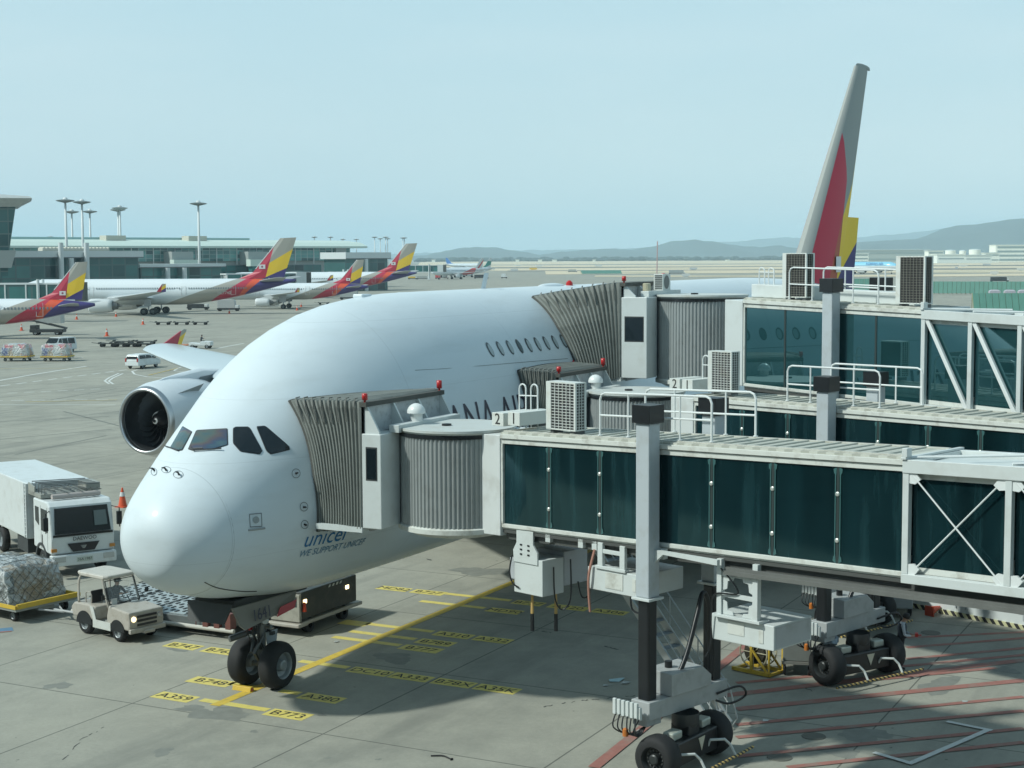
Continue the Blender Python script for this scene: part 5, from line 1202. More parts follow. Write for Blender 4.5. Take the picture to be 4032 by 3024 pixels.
# service stair on the far side of the nearest bridge
def stair(b, a0, a1, w0, w1, z0, z1, n):
    mb = MB(); top0, bot0 = b.P(a0, w0, z1), b.P(a1, w0, z0); top1, bot1 = b.P(a0, w1, z1), b.P(a1, w1, z0)
    mb.bar(top0, bot0, 0.06, 0.2); mb.bar(top1, bot1, 0.06, 0.2)
    st = part('service_stair', mb, GRAT, b.root)
    mb = MB()
    for i in range(1, n):
        f = i/n; c = b.P(a0+(a1-a0)*f, (w0+w1)/2, z1+(z0-z1)*f); mb.box(c, (0.24, w1-w0-.05, 0.03), b.R)
    part('tread', mb, mat('tread_dark', (0.22, 0.25, 0.27), 0.5, 0.3), st)
    mb = MB(); up = Vector((0, 0, 0.95))
    for t_, b_ in ((top0, bot0), (top1, bot1)):
        mb.tube([t_+up, b_+up, b_+up*0.45+(b_-t_).normalized()*0.35, b_+(b_-t_).normalized()*0.1], 0.02, 6); mb.tube([t_+up*.5, b_+up*.5], 0.016, 6)
        for i in range(6): q = t_.lerp(b_, i/5*0.98); mb.tube([q, q+up], 0.018, 6)
    part('handrail', mb, GRAT, st)
stair(A, -5.6, -0.8, 3.2, 3.9, 0.1, 5.1, 17)
# box under the second bridge, yellow braces
b = Bb
mb = MB(); b.box(mb, 1.0, 2.9, 0.1, 1.7, 3.9, 4.5); part('service_box', mb, PG, b.root, bevel=0.02)
# ================================================================ nearby vehicles and equipment
VW = mat('truck_white', (0.62, 0.66, 0.66), 0.35, coat=0.2, noise=0.04, dirt=(0.35, 0.33, 0.28), dscale=2, damt=0.4)
TUGP = mat('tug_paint', (0.40, 0.375, 0.33), 0.45, noise=0.08, dirt=(0.24, 0.2, 0.14), dscale=5, damt=0.6)
CG = mat('cab_glass', (0.008, 0.014, 0.016), 0.05, spec=0.35)
HL = mat('headlamp', (0.45, 0.48, 0.48), 0.1, 0.3)
AMBER = mat('indicator_amber', (0.5, 0.22, 0.05), 0.3)
def lwheel(parent, c, R=0.5, w=0.3, rm=None, name='wheel'):
    """wheel in local coordinates, axle along y"""
    k = R/.635; kw = w/.47; mb = MB(); mb.lathe(c, (0, 1, 0), [(h*kw, r*k) for h, r in TY], 28)
    o = part(name, mb, RUB, parent, smooth=True, local=True); mb = MB()
    for s_ in (1, -1): mb.lathe(c, (0, s_, 0), [(.225*kw, .37*k), (.2*kw, .34*k), (.05*kw, .3*k), (.06*kw, .15*k), (.16*kw, .12*k), (.16*kw, 0)], 20)
    part('rim', mb, rm or RIM, o, local=True, auto=0.5); return o
def LP(name, mb, m, parent, **k): return part(name, mb, m, parent, local=True, **k)

# ---- catering truck (scissor body behind a cab-over cab), heading towards the camera's right
hd = Vector((-.49, -.87, 0)).normalized(); fc = G(330, 2225, 0.45); fc.z = 0
tk = thing('catering_truck', 'white high lift catering truck with cab facing right, far left behind the baggage tug', 'truck', fc-hd*1.4, atan2(hd.y, hd.x))
mb = MB(); W2 = 1.22
mb.loft([[Vector((x, y, z)) for x, z in ((1.38, .95), (1.42, 1.55), (1.2, 2.75), (1.0, 2.92), (-.75, 2.9), (-.78, 1.0))] for y in (-W2, W2)]); cabo = LP('cab', mb, VW, tk, bevel=0.06)
mb = MB(); mb.add([(1.425, -1.08, 1.72), (1.425, 1.08, 1.72), (1.222, 1.02, 2.68), (1.222, -1.02, 2.68)], [(0,1,2,3)]); mb.v = [v+Vector((.012, 0, 0)) for v in mb.v]; LP('windscreen', mb, CG, cabo)
mb = MB(); mb.add([(1.452, -.62, 1.34), (1.452, .62, 1.34), (1.452, .42, 1.02), (1.452, -.42, 1.02)], [(0,1,2,3)]); gr = LP('grille', mb, mat('grille_black', (0.02, 0.02, 0.022), 0.5), cabo)
mb = MB(); mb.add([(1.458, -.13, 1.24), (1.458, .13, 1.24), (1.458, .05, 1.12), (1.458, -.05, 1.12)], [(0,1,2,3)]); LP('badge', mb, CHROME, gr)
M = Matrix(((0, 0, 1, 1.46), (1, 0, 0, 0.05), (0, 1, 0, 1.5), (0, 0, 0, 1)))
mb = MB(); mb.text('DAEWOO', 0.2, M, ext=0.003); LP('lettering', mb, PK, cabo)
mb = MB(); mb.box((1.38, 0, .72), (.34, 2.5, .42)); bp_ = LP('bumper', mb, VW, tk, bevel=0.05)
for s_ in (-1, 1):
    mb = MB(); mb.box((1.56, s_*.93, .78), (.02, .4, .2)); LP('headlight', mb, HL, bp_)
    mb = MB(); mb.box((1.40, s_*1.12, 1.12), (.1, .2, .12)); LP('indicator', mb, AMBER, cabo)
    mb = MB(); mb.prism([(1.05, s_*(W2+.003), 1.75), (.25, s_*(W2+.003), 1.75), (.25, s_*(W2+.003), 2.6), (.95, s_*(W2+.003), 2.6)], (0, s_*.008, 0)); LP('side_window', mb, CG, cabo)
    mb = MB(); mb.prism([(-.05, s_*(W2+.003), 1.9), (-.5, s_*(W2+.003), 2.05), (-.5, s_*(W2+.003), 2.6), (-.05, s_*(W2+.003), 2.6)], (0, s_*.008, 0)); LP('side_window', mb, CG, cabo)
    mb = MB(); mb.tube([(1.2, s_*1.2, 2.6), (1.45, s_*1.42, 2.55), (1.45, s_*1.42, 1.8)], .02, 6); mb.box((1.42, s_*1.42, 2.15), (.12, .18, .5)); LP('mirror', mb, BLACK, cabo)
    mb = MB(); mb.lathe((0.2, s_*1.0, .55), (0, s_, 0), [(0, .72), (.25, .72), (.25, .62), (0, .62)], 20, pi, 2*pi); LP('wheel_arch', mb, DARK, tk)
    mb = MB(); mb.box((.35, s_*1.23, 1.35), (.04, .02, .5)); LP('door_handle', mb, BLACK, cabo)
mb = MB(); mb.text('36나 1987'.replace('나', 'A'), 0.14, Matrix(((0, 0, 1, 1.562), (1, 0, 0, 0.0), (0, 1, 0, .72), (0, 0, 0, 1)))); pl_ = LP('licence_text', mb, PK, bp_)
mb = MB(); mb.box((1.555, 0, .72), (.01, .62, .18)); LP('licence_plate', mb, mat('plate_green', (0.45, 0.5, 0.45), 0.5), bp_)
mb = MB(); mb.add([(1.41, .45, 1.95), (1.41, .95, 1.95), (1.30, .92, 2.5), (1.30, .45, 2.5)], [(0, 1, 2, 3)]); mb.v = [v+Vector((.03, 0, 0)) for v in mb.v]; LP('painted_see_through', mb, mat('see_through_light_paint', (.12, .16, .16), .2), cabo)  # pale quad on the windscreen, painted brightness of the view through the cab
for x_ in (.98, .2):
    for s_ in (-1, 1): mb = MB(); mb.bb((x_-.008, s_*1.221, 1.05), (x_+.008, s_*1.226, 2.7)); LP('door_seam', mb, BLACK, cabo)
mb = MB(); mb.bb((1.425, -1.15, 1.62), (1.455, 1.15, 1.7)); LP('cowl_strip', mb, BLACK, cabo)
for pts in ([(1.46, -.9, 1.74), (1.48, -.3, 1.76)], [(1.46, 0.1, 1.74), (1.48, .7, 1.76)]): mb = MB(); mb.tube(pts, .014, 5); LP('wiper', mb, BLACK, cabo)
mb = MB(); mb.bb((-8.6, -1.25, 1.15), (-1.45, 1.25, 3.35)); bx = LP('van_body', mb, VW, tk, bevel=0.04)
mb = MB()
for k in range(13): mb.box((-1.6, -1.265, 1.3+k*.16), (.26, .03, .03))
mb.box((-1.73, -1.27, 2.25), (.04, .05, 2.15)); mb.box((-1.47, -1.27, 2.25), (.04, .05, 2.15)); LP('side_ladder', mb, VW, bx)
mb = MB(); mb.bb((-1.44, -1.2, 2.95), (0.2, 1.1, 3.1)); mb.bb((-.9, .6, 3.1), (.1, 1.15, 3.4)); mb.prism([(-1.4, -1.2, 2.95), (-.6, -1.2, 2.95), (-.6, -1.2, 3.3), (-1.4, -1.2, 3.4)], (0, .05, 0)); pf = LP('front_platform', mb, mat('platform_cream', (0.3, 0.31, 0.28), 0.5, noise=0.2), tk)
mb = MB(); rnd = random.Random(4)
for k in range(14): y = -1+k*.15; mb.bar((-1.3, y, 3.12+rnd.uniform(0, .1)), (.5+rnd.uniform(-.2, .4), y+rnd.uniform(-.1, .1), 3.15+rnd.uniform(0, .15)), .03)
for k in range(5): mb.tube([(-1.2+k*.4, -1.1, 3.1), (-1.2+k*.4, -1.1, 3.45), (-1.2+k*.4, 1.0, 3.4)], .02, 5)
LP('folded_rails', mb, MID, pf)
mb = MB(); mb.tube([(.75, -.95, 3.06), (.62, .95, 3.06)], .1, 14); LP('roller_tube', mb, mat('roller_pinkish', (0.42, 0.38, 0.36), 0.5), pf)
mb = MB(); mb.bb((-8.4, -.45, .75), (.9, .45, 1.0)); mb.bb((-3.4, -1.1, .5), (-2.0, -.6, 1.05)); mb.bb((-1.4, -.9, .9), (-.82, .9, 2.8)); LP('chassis', mb, DARK, tk)
for x in (.2, -5.6, -6.7):
    for s_ in (-1, 1): lwheel(tk, (x, s_*1.03, .52), .52, .3)
# driver behind the glass is too dark to make out in the photo

# ---- baggage tug and its driver
hd = Vector((-.22, -.975, 0)).normalized(); ft = (G(325, 2500)+G(505, 2520))/2
side = Vector((-hd.y, hd.x, 0))
tc_ = ft+side*0.55*(1 if side.x > 0 else -1)
tg = thing('baggage_tug', 'small open sided cream baggage tug with rounded roof, towing a pallet dolly', 'tug', tc_, atan2(hd.y, hd.x))
TW = .66
mb = MB()
mb.loft([[Vector((x, y, z)) for x, z in ((.25, .42), (1.42, .42), (1.45, .62), (1.42, 1.0), (.35, 1.1), (.25, .75))] for y in (-TW, TW)]); hood = LP('bonnet', mb, TUGP, tg, bevel=0.05)
mb = MB()
mb.loft([[Vector((x, y, z)) for x, z in ((-1.4, .5), (-.35, .5), (-.35, .95), (-.75, 1.0), (-1.35, .98), (-1.45, .8))] for y in (-TW, TW)]); rb = LP('rear_body', mb, TUGP, tg, bevel=0.06)
mb = MB(); mb.bb((-.38, -TW, .3), (.28, TW, .42)); mb.bb((-1.3, -.4, .3), (1.3, .4, .5)); LP('floor', mb, mat('tug_floor', (0.35, 0.36, 0.33), 0.5, noise=0.15), tg)
for s_ in (-1, 1):
    mb = MB(); mb.tube(catmull([(.28, s_*.6, .98), (.1, s_*.6, 1.6), (-.02, s_*.58, 2.05), (-.15, s_*.56, 2.14)], 5), .035, 8); LP('roof_post', mb, TUGP, tg, smooth=True)
    mb = MB(); mb.tube(catmull([(-1.25, s_*.6, .98), (-1.25, s_*.6, 1.7), (-1.2, s_*.58, 2.05), (-1.05, s_*.56, 2.14)], 5), .03, 8); LP('roof_post', mb, TUGP, tg, smooth=True)
mb = MB(); mb.loft([[Vector((x, y*k, z)) for x, y, z in ((.02, .64, 0), (.1, .5, 0), (.1, -.5, 0), (.02, -.64, 0), (-1.2, -.64, 0), (-1.32, -.5, 0), (-1.32, .5, 0), (-1.2, .64, 0))] for k in (1, )]+[[]][:0]) if False else None
rings_ = []
for z, k in ((2.08, .97), (2.12, 1.0), (2.2, 1.0), (2.24, .96), (2.255, .8)):
    rings_.append([Vector((-.6+(x+.6)*k, y*k, z)) for x, y in ((.05, .62), (.14, .5), (.14, -.5), (.05, -.62), (-1.22, -.62), (-1.34, -.5), (-1.34, .5), (-1.22, .62))])
mb = MB(); mb.loft(rings_); LP('roof', mb, mat('tug_roof', (0.5, 0.48, 0.43), 0.5, noise=0.08, dirt=(0.3, 0.25, 0.18), dscale=4, damt=0.5), tg, bevel=0.015)
mb = MB(); fr_ = [(.33, -.58, 1.12), (.33, .58, 1.12), (.05, .55, 2.02), (.05, -.55, 2.02)]; mb.tube(fr_+[fr_[0]], .022, 6); wf = LP('windscreen_frame', mb, BLACK, tg)
mb = MB(); mb.quad(*fr_)
m_, nt_, b_ = new_mat('clear_windscreen'); b_.inputs['Base Color'].default_value = (.8, .85, .85, 1); b_.inputs['Roughness'].default_value = .03; b_.inputs['Alpha'].default_value = .18
LP('pane', mb, m_, wf)
mb = MB(); mb.bb((-.72, -.5, .95), (-.35, .5, 1.02)); mb.bb((-.82, -.5, .98), (-.74, -.05, 1.48)); mb.bb((-.82, .05, .98), (-.74, .5, 1.48)); LP('seat', mb, mat('seat_black', (0.02, 0.02, 0.022), 0.6), tg, bevel=0.04)
mb = MB(); mb.tube([(.25, .28, 1.05), (.05, .28, 1.3)], .02, 6); mb.tube([(.05+.0*cos(k), .28+.17*cos(k*pi/8), 1.3+.17*sin(k*pi/8)*.7) for k in range(17)], .014, 6, cap=False); LP('steering_wheel', mb, BLACK, tg)
for s_ in (-1, 1):
    mb = MB(); mb.lathe((1.43, s_*.5, .78), (1, 0, 0), [(0, .09), (.035, .085), (.04, 0)], 14); LP('headlight', mb, AMB if s_ == -1 else HL, hood)
    mb = MB(); mb.tube([(.4, s_*.62, 1.3), (.35, s_*.8, 1.45)], .012, 5); mb.box((.35, s_*.84, 1.45), (.03, .12, .2)); LP('mirror', mb, BLACK, tg)
mb = MB()
for k in range(3): mb.box((1.455, 0, .58+k*.13), (.02, .75, .075))
LP('grille', mb, BLACK, hood)
for s_ in (-1, 1):
    mb = MB(); mb.bb((-.45, s_*.668, .3), (.48, s_*.69, .56)); mb.prism([(-.45, s_*.668, .56), (-.28, s_*.668, .56), (-.42, s_*.668, .95), (-.6, s_*.668, .95)], (0, s_*.02, 0)); LP('side_skirt', mb, mat('tug_white', (.56, .58, .55), .45, noise=.08, dirt=(.3, .27, .2), dscale=6, damt=.5), tg)
    for x_, R_a in ((.82, .37), (-.93, .42)):
        mb = MB(); mb.lathe((x_, s_*.672, .34), (0, s_, 0), [(0, 0), (0, R_a), (.012, R_a), (.012, 0)], 22, pi, 2*pi); LP('wheel_well', mb, BLACK, tg)
mb = MB(); mb.bb((1.4, -.68, .34), (1.52, .68, .48)); mb.bb((1.45, -.2, .3), (1.6, .2, .4)); LP('bumper', mb, TUGP, tg, bevel=0.02)
mb = MB(); mb.tube([(-1.05, -.5, 1.0), (-1.05, -.5, 1.35), (-.95, -.5, 1.42), (-.8, -.5, 1.42), (-.75, -.5, 1.3), (-.75, -.5, 1.0)], .02, 6); LP('grab_rail', mb, TUGP, tg)
mb = MB(); mb.box((.355, -.42, 1.2), (.01, .2, .28)); LP('pass_card', mb, mat('card_white', (0.5, 0.53, 0.53), 0.5), tg)
for x, R in ((.82, .31), (-.93, .36)):
    for s_ in (-1, 1): lwheel(tg, (x, s_*.56, R), R, .22)

for ch_ in tg.children_recursive:
    if ch_.name.startswith(('wheel', 'rim')): continue
    for v in ch_.data.vertices:
        if v.co.z > 1.1: v.co.z = 1.1+(v.co.z-1.1)*.78
        elif v.co.z > .9 and ch_.name.startswith('seat'): v.co.z -= .12
        if v.co.x < -1.2: v.co.x = -1.2+(v.co.x+1.2)*1.9
# ---------------------------------------------------------------- people
SKIN = mat('skin', (0.4, 0.24, 0.17), 0.5)
def body(parent, joints, edges, m, name='body', mix=None, local=True):
    me = bpy.data.meshes.new(name); ks = list(joints); 
    me.from_pydata([joints[k][0] for k in ks], [(ks.index(a), ks.index(b)) for a, b in edges], [])
    o = bpy.data.objects.new(name, me); COL.objects.link(o)
    bm = bmesh.new(); bm.from_mesh(me); lay = bm.verts.layers.skin.verify()
    for v, k in zip(bm.verts, ks): v[lay].radius = joints[k][1]; v[lay].use_root = (k == ks[0])
    bm.to_mesh(me); bm.free()
    o.modifiers.new('skin', 'SKIN'); s = o.modifiers.new('sub', 'SUBSURF'); s.levels = s.render_levels = 2
    bpy.context.view_layer.update(); dg = bpy.context.evaluated_depsgraph_get()
    m2 = bpy.data.meshes.new_from_object(o.evaluated_get(dg)); m2.name = name
    bpy.data.objects.remove(o)
    for q in ([m] if not isinstance(m, list) else m): m2.materials.append(q)
    if mix:
        for p in m2.polygons: p.material_index = mix(p.center)
    for p in m2.polygons: p.use_smooth = True
    o = bpy.data.objects.new(name, m2); COL.objects.link(o); o.parent = parent; return o
def person(name_label, loc, rz, pose, cols, hair=(0.012, 0.01, 0.01), seated=False):
    """pose: dict joint -> position; +x is the way the person faces"""
    t = thing('person', name_label, 'person', loc, rz)
    shirt, trousers, shoes = cols
    J = {}
    R = dict(pelvis=(.115, .14), waist=(.1, .125), chest=(.115, .155), neck=(.05, .05), head=(.078, .085), crown=(.085, .09),
             hipL=(.085, .085), hipR=(.085, .085), kneeL=(.058, .058), kneeR=(.058, .058), ankL=(.04, .04), ankR=(.04, .04), toeL=(.035, .05), toeR=(.035, .05),
             shL=(.055, .06), shR=(.055, .06), elL=(.042, .042), elR=(.042, .042), wrL=(.028, .03), wrR=(.028, .03), haL=(.022, .04), haR=(.022, .04))
    for k, v in pose.items(): J[k] = (v, R[k])
    E = [('pelvis', 'waist'), ('waist', 'chest'), ('chest', 'neck'), ('neck', 'head'), ('head', 'crown'), ('pelvis', 'hipL'), ('pelvis', 'hipR'), ('hipL', 'kneeL'), ('hipR', 'kneeR'), ('kneeL', 'ankL'), ('kneeR', 'ankR'), ('ankL', 'toeL'), ('ankR', 'toeR'),
         ('chest', 'shL'), ('chest', 'shR'), ('shL', 'elL'), ('shR', 'elR'), ('elL', 'wrL'), ('elR', 'wrR'), ('wrL', 'haL'), ('wrR', 'haR')]
    for s_ in 'LR':
        w = Vector(pose['wr'+s_]); h = Vector(pose['ha'+s_]); d = (h-w).normalized(); sd = Vector((0, 0, 1)).cross(d).normalized(); dn = Vector((0, 0, -1))
        for i, (off, ln) in enumerate(((-.028, .062), (-.009, .075), (.010, .07), (.028, .055))):
            a = h+sd*off; m1 = a+d*ln*.5; m2 = a+d*ln*.8+dn*ln*.45
            J['f%s%da' % (s_, i)] = (m1, (.0085, .0085)); J['f%s%db' % (s_, i)] = (m2, (.007, .007)); E += [('ha'+s_, 'f%s%da' % (s_, i)), ('f%s%da' % (s_, i), 'f%s%db' % (s_, i))]
        th = w.lerp(h, .5)+sd*(.05 if s_ == 'R' else -.05); J['t'+s_] = (th+d*.02+dn*.01, (.01, .01)); E.append(('ha'+s_, 't'+s_))
    neck = Vector(pose['neck']); pz = pose['pelvis'][2]
    def mix(c):
        if c.z > neck.z+0.005 and (c-neck).length < .4: return 0
        for s_ in 'LR':
            if (c-Vector(pose['wr'+s_])).length < .05 or (c-Vector(pose['ha'+s_])).length < .13: return 0
            if (c-Vector(pose['toe'+s_])).length < .12 or (c-Vector(pose['ank'+s_])).length < .07: return 3
        def seg(a, b):
            a, b = Vector(a), Vector(b); t_ = max(0, min(1, (c-a).dot(b-a)/(b-a).length_squared)); return (c-a.lerp(b, t_)).length
        leg = min(seg(pose['hip'+s_], pose['knee'+s_]) for s_ in 'LR'); leg = min(leg, min(seg(pose['knee'+s_], pose['ank'+s_]) for s_ in 'LR'))
        top = min(seg(pose['waist'], pose['chest']), min(seg(pose['sh'+s_], pose['el'+s_]) for s_ in 'LR'), min(seg(pose['el'+s_], pose['wr'+s_]) for s_ in 'LR'))
        return 2 if leg < top else 1
    Jv = {k: (tuple(v[0]), v[1]) for k, v in J.items()}
    bd = body(t, Jv, E, [SKIN, shirt, trousers, shoes], 'body', mix)
    # face and hair
    hc = (Vector(pose['head'])+Vector(pose['crown']))/2; fwd = Vector((cos(.0), 0, -.25)).normalized(); upv = (Vector(pose['crown'])-Vector(pose['head'])).normalized()
    fwd = (Vector((1, 0, 0))-upv*upv.x).normalized(); sdv = upv.cross(fwd)
    mb = MB(); hr = []
    for i in range(9):
        ph = i/8*pi*0.62; ring_ = []
        for k in range(16):
            th_ = 2*pi*k/16; d = upv*cos(ph)+(fwd*cos(th_)+sdv*sin(th_))*sin(ph); f = .118 if not (d.dot(fwd) > .45 and ph > .75) else .09
            ring_.append(hc+upv*.02+d*f)
        hr.append(ring_)
    mb.loft(hr); LP('hair', mb, mat('hair_dark', hair, 0.6), t, smooth=True)
    mb = MB()
    mb.add([hc+fwd*.088+upv*.02-sdv*.012, hc+fwd*.088+upv*.02+sdv*.012, hc+fwd*.118-upv*.025, hc+fwd*.09-upv*.035-sdv*.016, hc+fwd*.09-upv*.035+sdv*.016], [(0, 1, 2), (0, 2, 3), (1, 4, 2), (3, 2, 4)]); LP('nose', mb, SKIN, bd)
    for s_ in (-1, 1):
        mb = MB(); mb.lathe(hc+fwd*.084+sdv*s_*.033+upv*.012, fwd, [(0, .012), (.006, .008), (.008, 0)], 8); LP('eye', mb, BLACK, bd)
        mb = MB(); mb.box(hc+sdv*s_*.09-upv*.01, (.035, .02, .055)); LP('ear', mb, SKIN, bd, bevel=.008)
    mb = MB(); mb.box(hc+fwd*.09-upv*.058, (.012, .045, .01)); LP('mouth', mb, mat('lips', (.3, .12, .1), .5), bd)
    return t
NAVY = mat('cloth_navy', (0.025, 0.035, 0.05), 0.8, noise=0.3); TROU = mat('cloth_black', (0.015, 0.017, 0.02), 0.8, noise=0.3); SHOE = mat('shoe_black', (0.01, 0.01, 0.01), 0.5)
SHIRT = mat('cloth_grey_check', (0.45, 0.5, 0.56), 0.8, noise=0.45, nscale=18)
# tug driver, seated, hands on the wheel
sp = dict(pelvis=(0, 0, 0), waist=(.02, 0, .2), chest=(.06, 0, .42), neck=(.1, 0, .58), head=(.13, 0, .66), crown=(.15, 0, .77), hipL=(.05, .11, -.02), hipR=(.05, -.11, -.02), kneeL=(.46, .13, .0), kneeR=(.46, -.13, .0), ankL=(.5, .13, -.42), ankR=(.5, -.13, -.42), toeL=(.62, .14, -.46), toeR=(.62, -.14, -.46),
          shL=(.07, .19, .48), shR=(.07, -.19, .48), elL=(.25, .24, .3), elR=(.25, -.22, .3), wrL=(.45, .14, .36), wrR=(.45, -.1, .36), haL=(.52, .11, .38), haR=(.52, -.08, .38))
dl = Vector((-.55, .26, .93)); Mt = root_m(tg); dp = Mt @ dl
drv = person('tug driver in dark work clothes and cap, seated at the wheel of the cream tug', dp, tg.rotation_euler.z, sp, (NAVY, TROU, SHOE))
mb = MB(); hc = Vector((.145, 0, .75)); mb.lathe(hc, (.1, 0, 1), [(-.01, .115), (.06, .1), (.1, .05), (.105, 0)], 16); mb.prism([hc+Vector((.08, -.06, 0)), hc+Vector((.2, -.05, -.01)), hc+Vector((.2, .05, -.01)), hc+Vector((.08, .06, 0))], (0, 0, .012)); LP('cap', mb, NAVY, drv)
# ground worker by the second bridge, looking down at a red thing in the hands
wp = dict(pelvis=(0, 0, .93), waist=(.0, 0, 1.1), chest=(.02, 0, 1.32), neck=(.05, 0, 1.47), head=(.1, 0, 1.54), crown=(.15, 0, 1.645), hipL=(0, .1, .9), hipR=(0, -.1, .9), kneeL=(.03, .11, .49), kneeR=(-.01, -.11, .49), ankL=(-.02, .11, .08), ankR=(-.05, -.11, .08), toeL=(.13, .13, .035), toeR=(.1, -.13, .035),
          shL=(.03, .19, 1.39), shR=(.03, -.19, 1.39), elL=(.08, .25, 1.12), elR=(.08, -.25, 1.12), wrL=(.28, .1, 1.08), wrR=(.28, -.1, 1.08), haL=(.35, .055, 1.09), haR=(.35, -.055, 1.09))
wl = D(3550, 2500, 45.3); wl.z = 0
wk = person('ground worker in grey shirt and dark vest holding a red device behind the bridge wheel', wl, radians(-75), wp, (SHIRT, TROU, SHOE))
mb = MB(); vr = []
for z, rx, ry in ((1.0, .135, .17), (1.15, .125, .16), (1.32, .14, .185), (1.42, .11, .17)):
    vr.append([Vector((.01+rx*cos(2*pi*k/20), ry*sin(2*pi*k/20), z)) for k in range(20)])
mb.loft(vr[::1]); LP('vest', mb, NAVY, wk, smooth=True)
mb = MB(); mb.box((.42, 0, 1.1), (.09, .16, .1)); mb.tube([(.42, -.08, 1.1), (.55, -.12, 1.12)], .018, 6); hr_ = LP('handset', mb, mat('handset_red', (0.5, 0.03, 0.02), 0.4), None)
hr_.matrix_world = root_m(wk); tag(hr_, 'red hand tool held in front of the worker by the bridge', 'tool')

# ---------------------------------------------------------------- cargo dollies
def cargo_mat(name, cols, sc=2.2):
    m, nt, b = new_mat(name); t = nt.nodes.new('ShaderNodeTexCoord'); v = nt.nodes.new('ShaderNodeTexVoronoi'); v.inputs['Scale'].default_value = sc; v.distance = 'CHEBYCHEV'
    nt.links.new(t.outputs['Object'], v.inputs['Vector']); r = nt.nodes.new('ShaderNodeValToRGB'); r.color_ramp.interpolation = 'CONSTANT'; s = nt.nodes.new('ShaderNodeSeparateColor'); nt.links.new(v.outputs['Color'], s.inputs[0]); nt.links.new(s.outputs[0], r.inputs[0])
    e = r.color_ramp.elements; e[0].color = (*cols[0], 1); e[1].position = 1/len(cols); e[1].color = (*cols[1], 1)
    for i in range(2, len(cols)): k = e.new(i/len(cols)); k.color = (*cols[i], 1)
    n = nt.nodes.new('ShaderNodeTexNoise'); n.inputs['Scale'].default_value = 6; n.inputs['Detail'].default_value = 6; nt.links.new(t.outputs['Object'], n.inputs['Vector'])
    mx = nt.nodes.new('ShaderNodeMix'); mx.data_type = 'RGBA'; mr = nt.nodes.new('ShaderNodeMapRange'); mr.inputs['From Min'].default_value = .45; mr.inputs['From Max'].default_value = .62; mr.inputs['To Max'].default_value = .75
    nt.links.new(n.outputs['Fac'], mr.inputs['Value']); nt.links.new(mr.outputs[0], mx.inputs['Factor']); nt.links.new(r.outputs[0], mx.inputs['A']); mx.inputs['B'].default_value = (.45, .49, .49, 1)
    nt.links.new(mx.outputs['Result'], b.inputs['Base Color']); b.inputs['Roughness'].default_value = 0.25; b.inputs['Coat Weight'].default_value = 0.6; b.inputs['Coat Roughness'].default_value = 0.15
    bp = nt.nodes.new('ShaderNodeBump'); bp.inputs['Strength'].default_value = 0.9; bp.inputs['Distance'].default_value = 0.2; nt.links.new(n.outputs['Fac'], bp.inputs['Height']); nt.links.new(bp.outputs[0], b.inputs['Normal'])
    return m
def load(t, x0, x1, y0, y1, z0, h, m, seed, net=True, gap=.35):
    rnd = random.Random(seed); nx, ny, nz = 12, 10, 8
    def P(u, v, w):
        # rounded lumpy block
        f = 1-.13*max(0, w-.55)**1.2*2; x = (x0+x1)/2+(u-.5)*(x1-x0)*f; y = (y0+y1)/2+(v-.5)*(y1-y0)*f; z = z0+w*h
        k = sin(u*9+seed)*cos(v*7+w*5+seed)*.05+sin(u*23+w*17+seed)*.02
        return Vector((x+k*(abs(u-.5) > .45), y+k*(abs(v-.5) > .45), z+(k*1.6 if w > .95 else 0)-(.12*(max(abs(u-.5), abs(v-.5))*2)**4 if w > .95 else 0)))
    mb = MB()
    def grid(f, a, b):
        vs = [f(i/a, j/b) for i in range(a+1) for j in range(b+1)]; mb.add(vs, [(i*(b+1)+j, i*(b+1)+j+1, (i+1)*(b+1)+j+1, (i+1)*(b+1)+j) for i in range(a) for j in range(b)])
    grid(lambda u, w: P(u, 0, w), nx, nz); grid(lambda u, w: P(u, 1, w), nx, nz); grid(lambda v, w: P(0, v, w), ny, nz); grid(lambda v, w: P(1, v, w), ny, nz); grid(lambda u, v: P(u, v, 1), nx, ny)
    o = LP('wrapped_boxes', mb, m, t, smooth=True)
    if net:
        mb = MB(); e = .025; r = .007
        def out(p, u, v): return p+Vector(((e if u > .9 else -e if u < .1 else 0), (e if v > .9 else -e if v < .1 else 0), e))
        n = int((x1-x0)/gap)
        for i in range(-n, n+1):
            for s_ in (1, -1):
                pts = []
                for k in range(13):
                    w = k/12; u = i/n+s_*w*h/(x1-x0)*1.0
                    if 0 <= u <= 1: pts.append(P(u, 0, w)+Vector((0, -e, 0)))
                if len(pts) > 1: mb.tube(pts, r, 3, cap=False)
        m2 = int((y1-y0)/gap)
        for i in range(-m2, m2+1):
            for s_ in (1, -1):
                pts = []
                for k in range(13):
                    w = k/12; v = i/m2+s_*w*h/(y1-y0)
                    if 0 <= v <= 1: pts.append(P(1, v, w)+Vector((e, 0, 0)))
                if len(pts) > 1: mb.tube(pts, r, 3, cap=False)
        for i in range(n+1): mb.tube([P(i/n, k/8, 1)+Vector((0, 0, e)) for k in range(9)], r, 3, cap=False)
        for i in range(m2+1): mb.tube([P(k/8, i/m2, 1)+Vector((0, 0, e)) for k in range(9)], r, 3, cap=False)
        LP('cargo_net', mb, mat('net_dark', (0.05, 0.055, 0.05), 0.8), o)
    return o
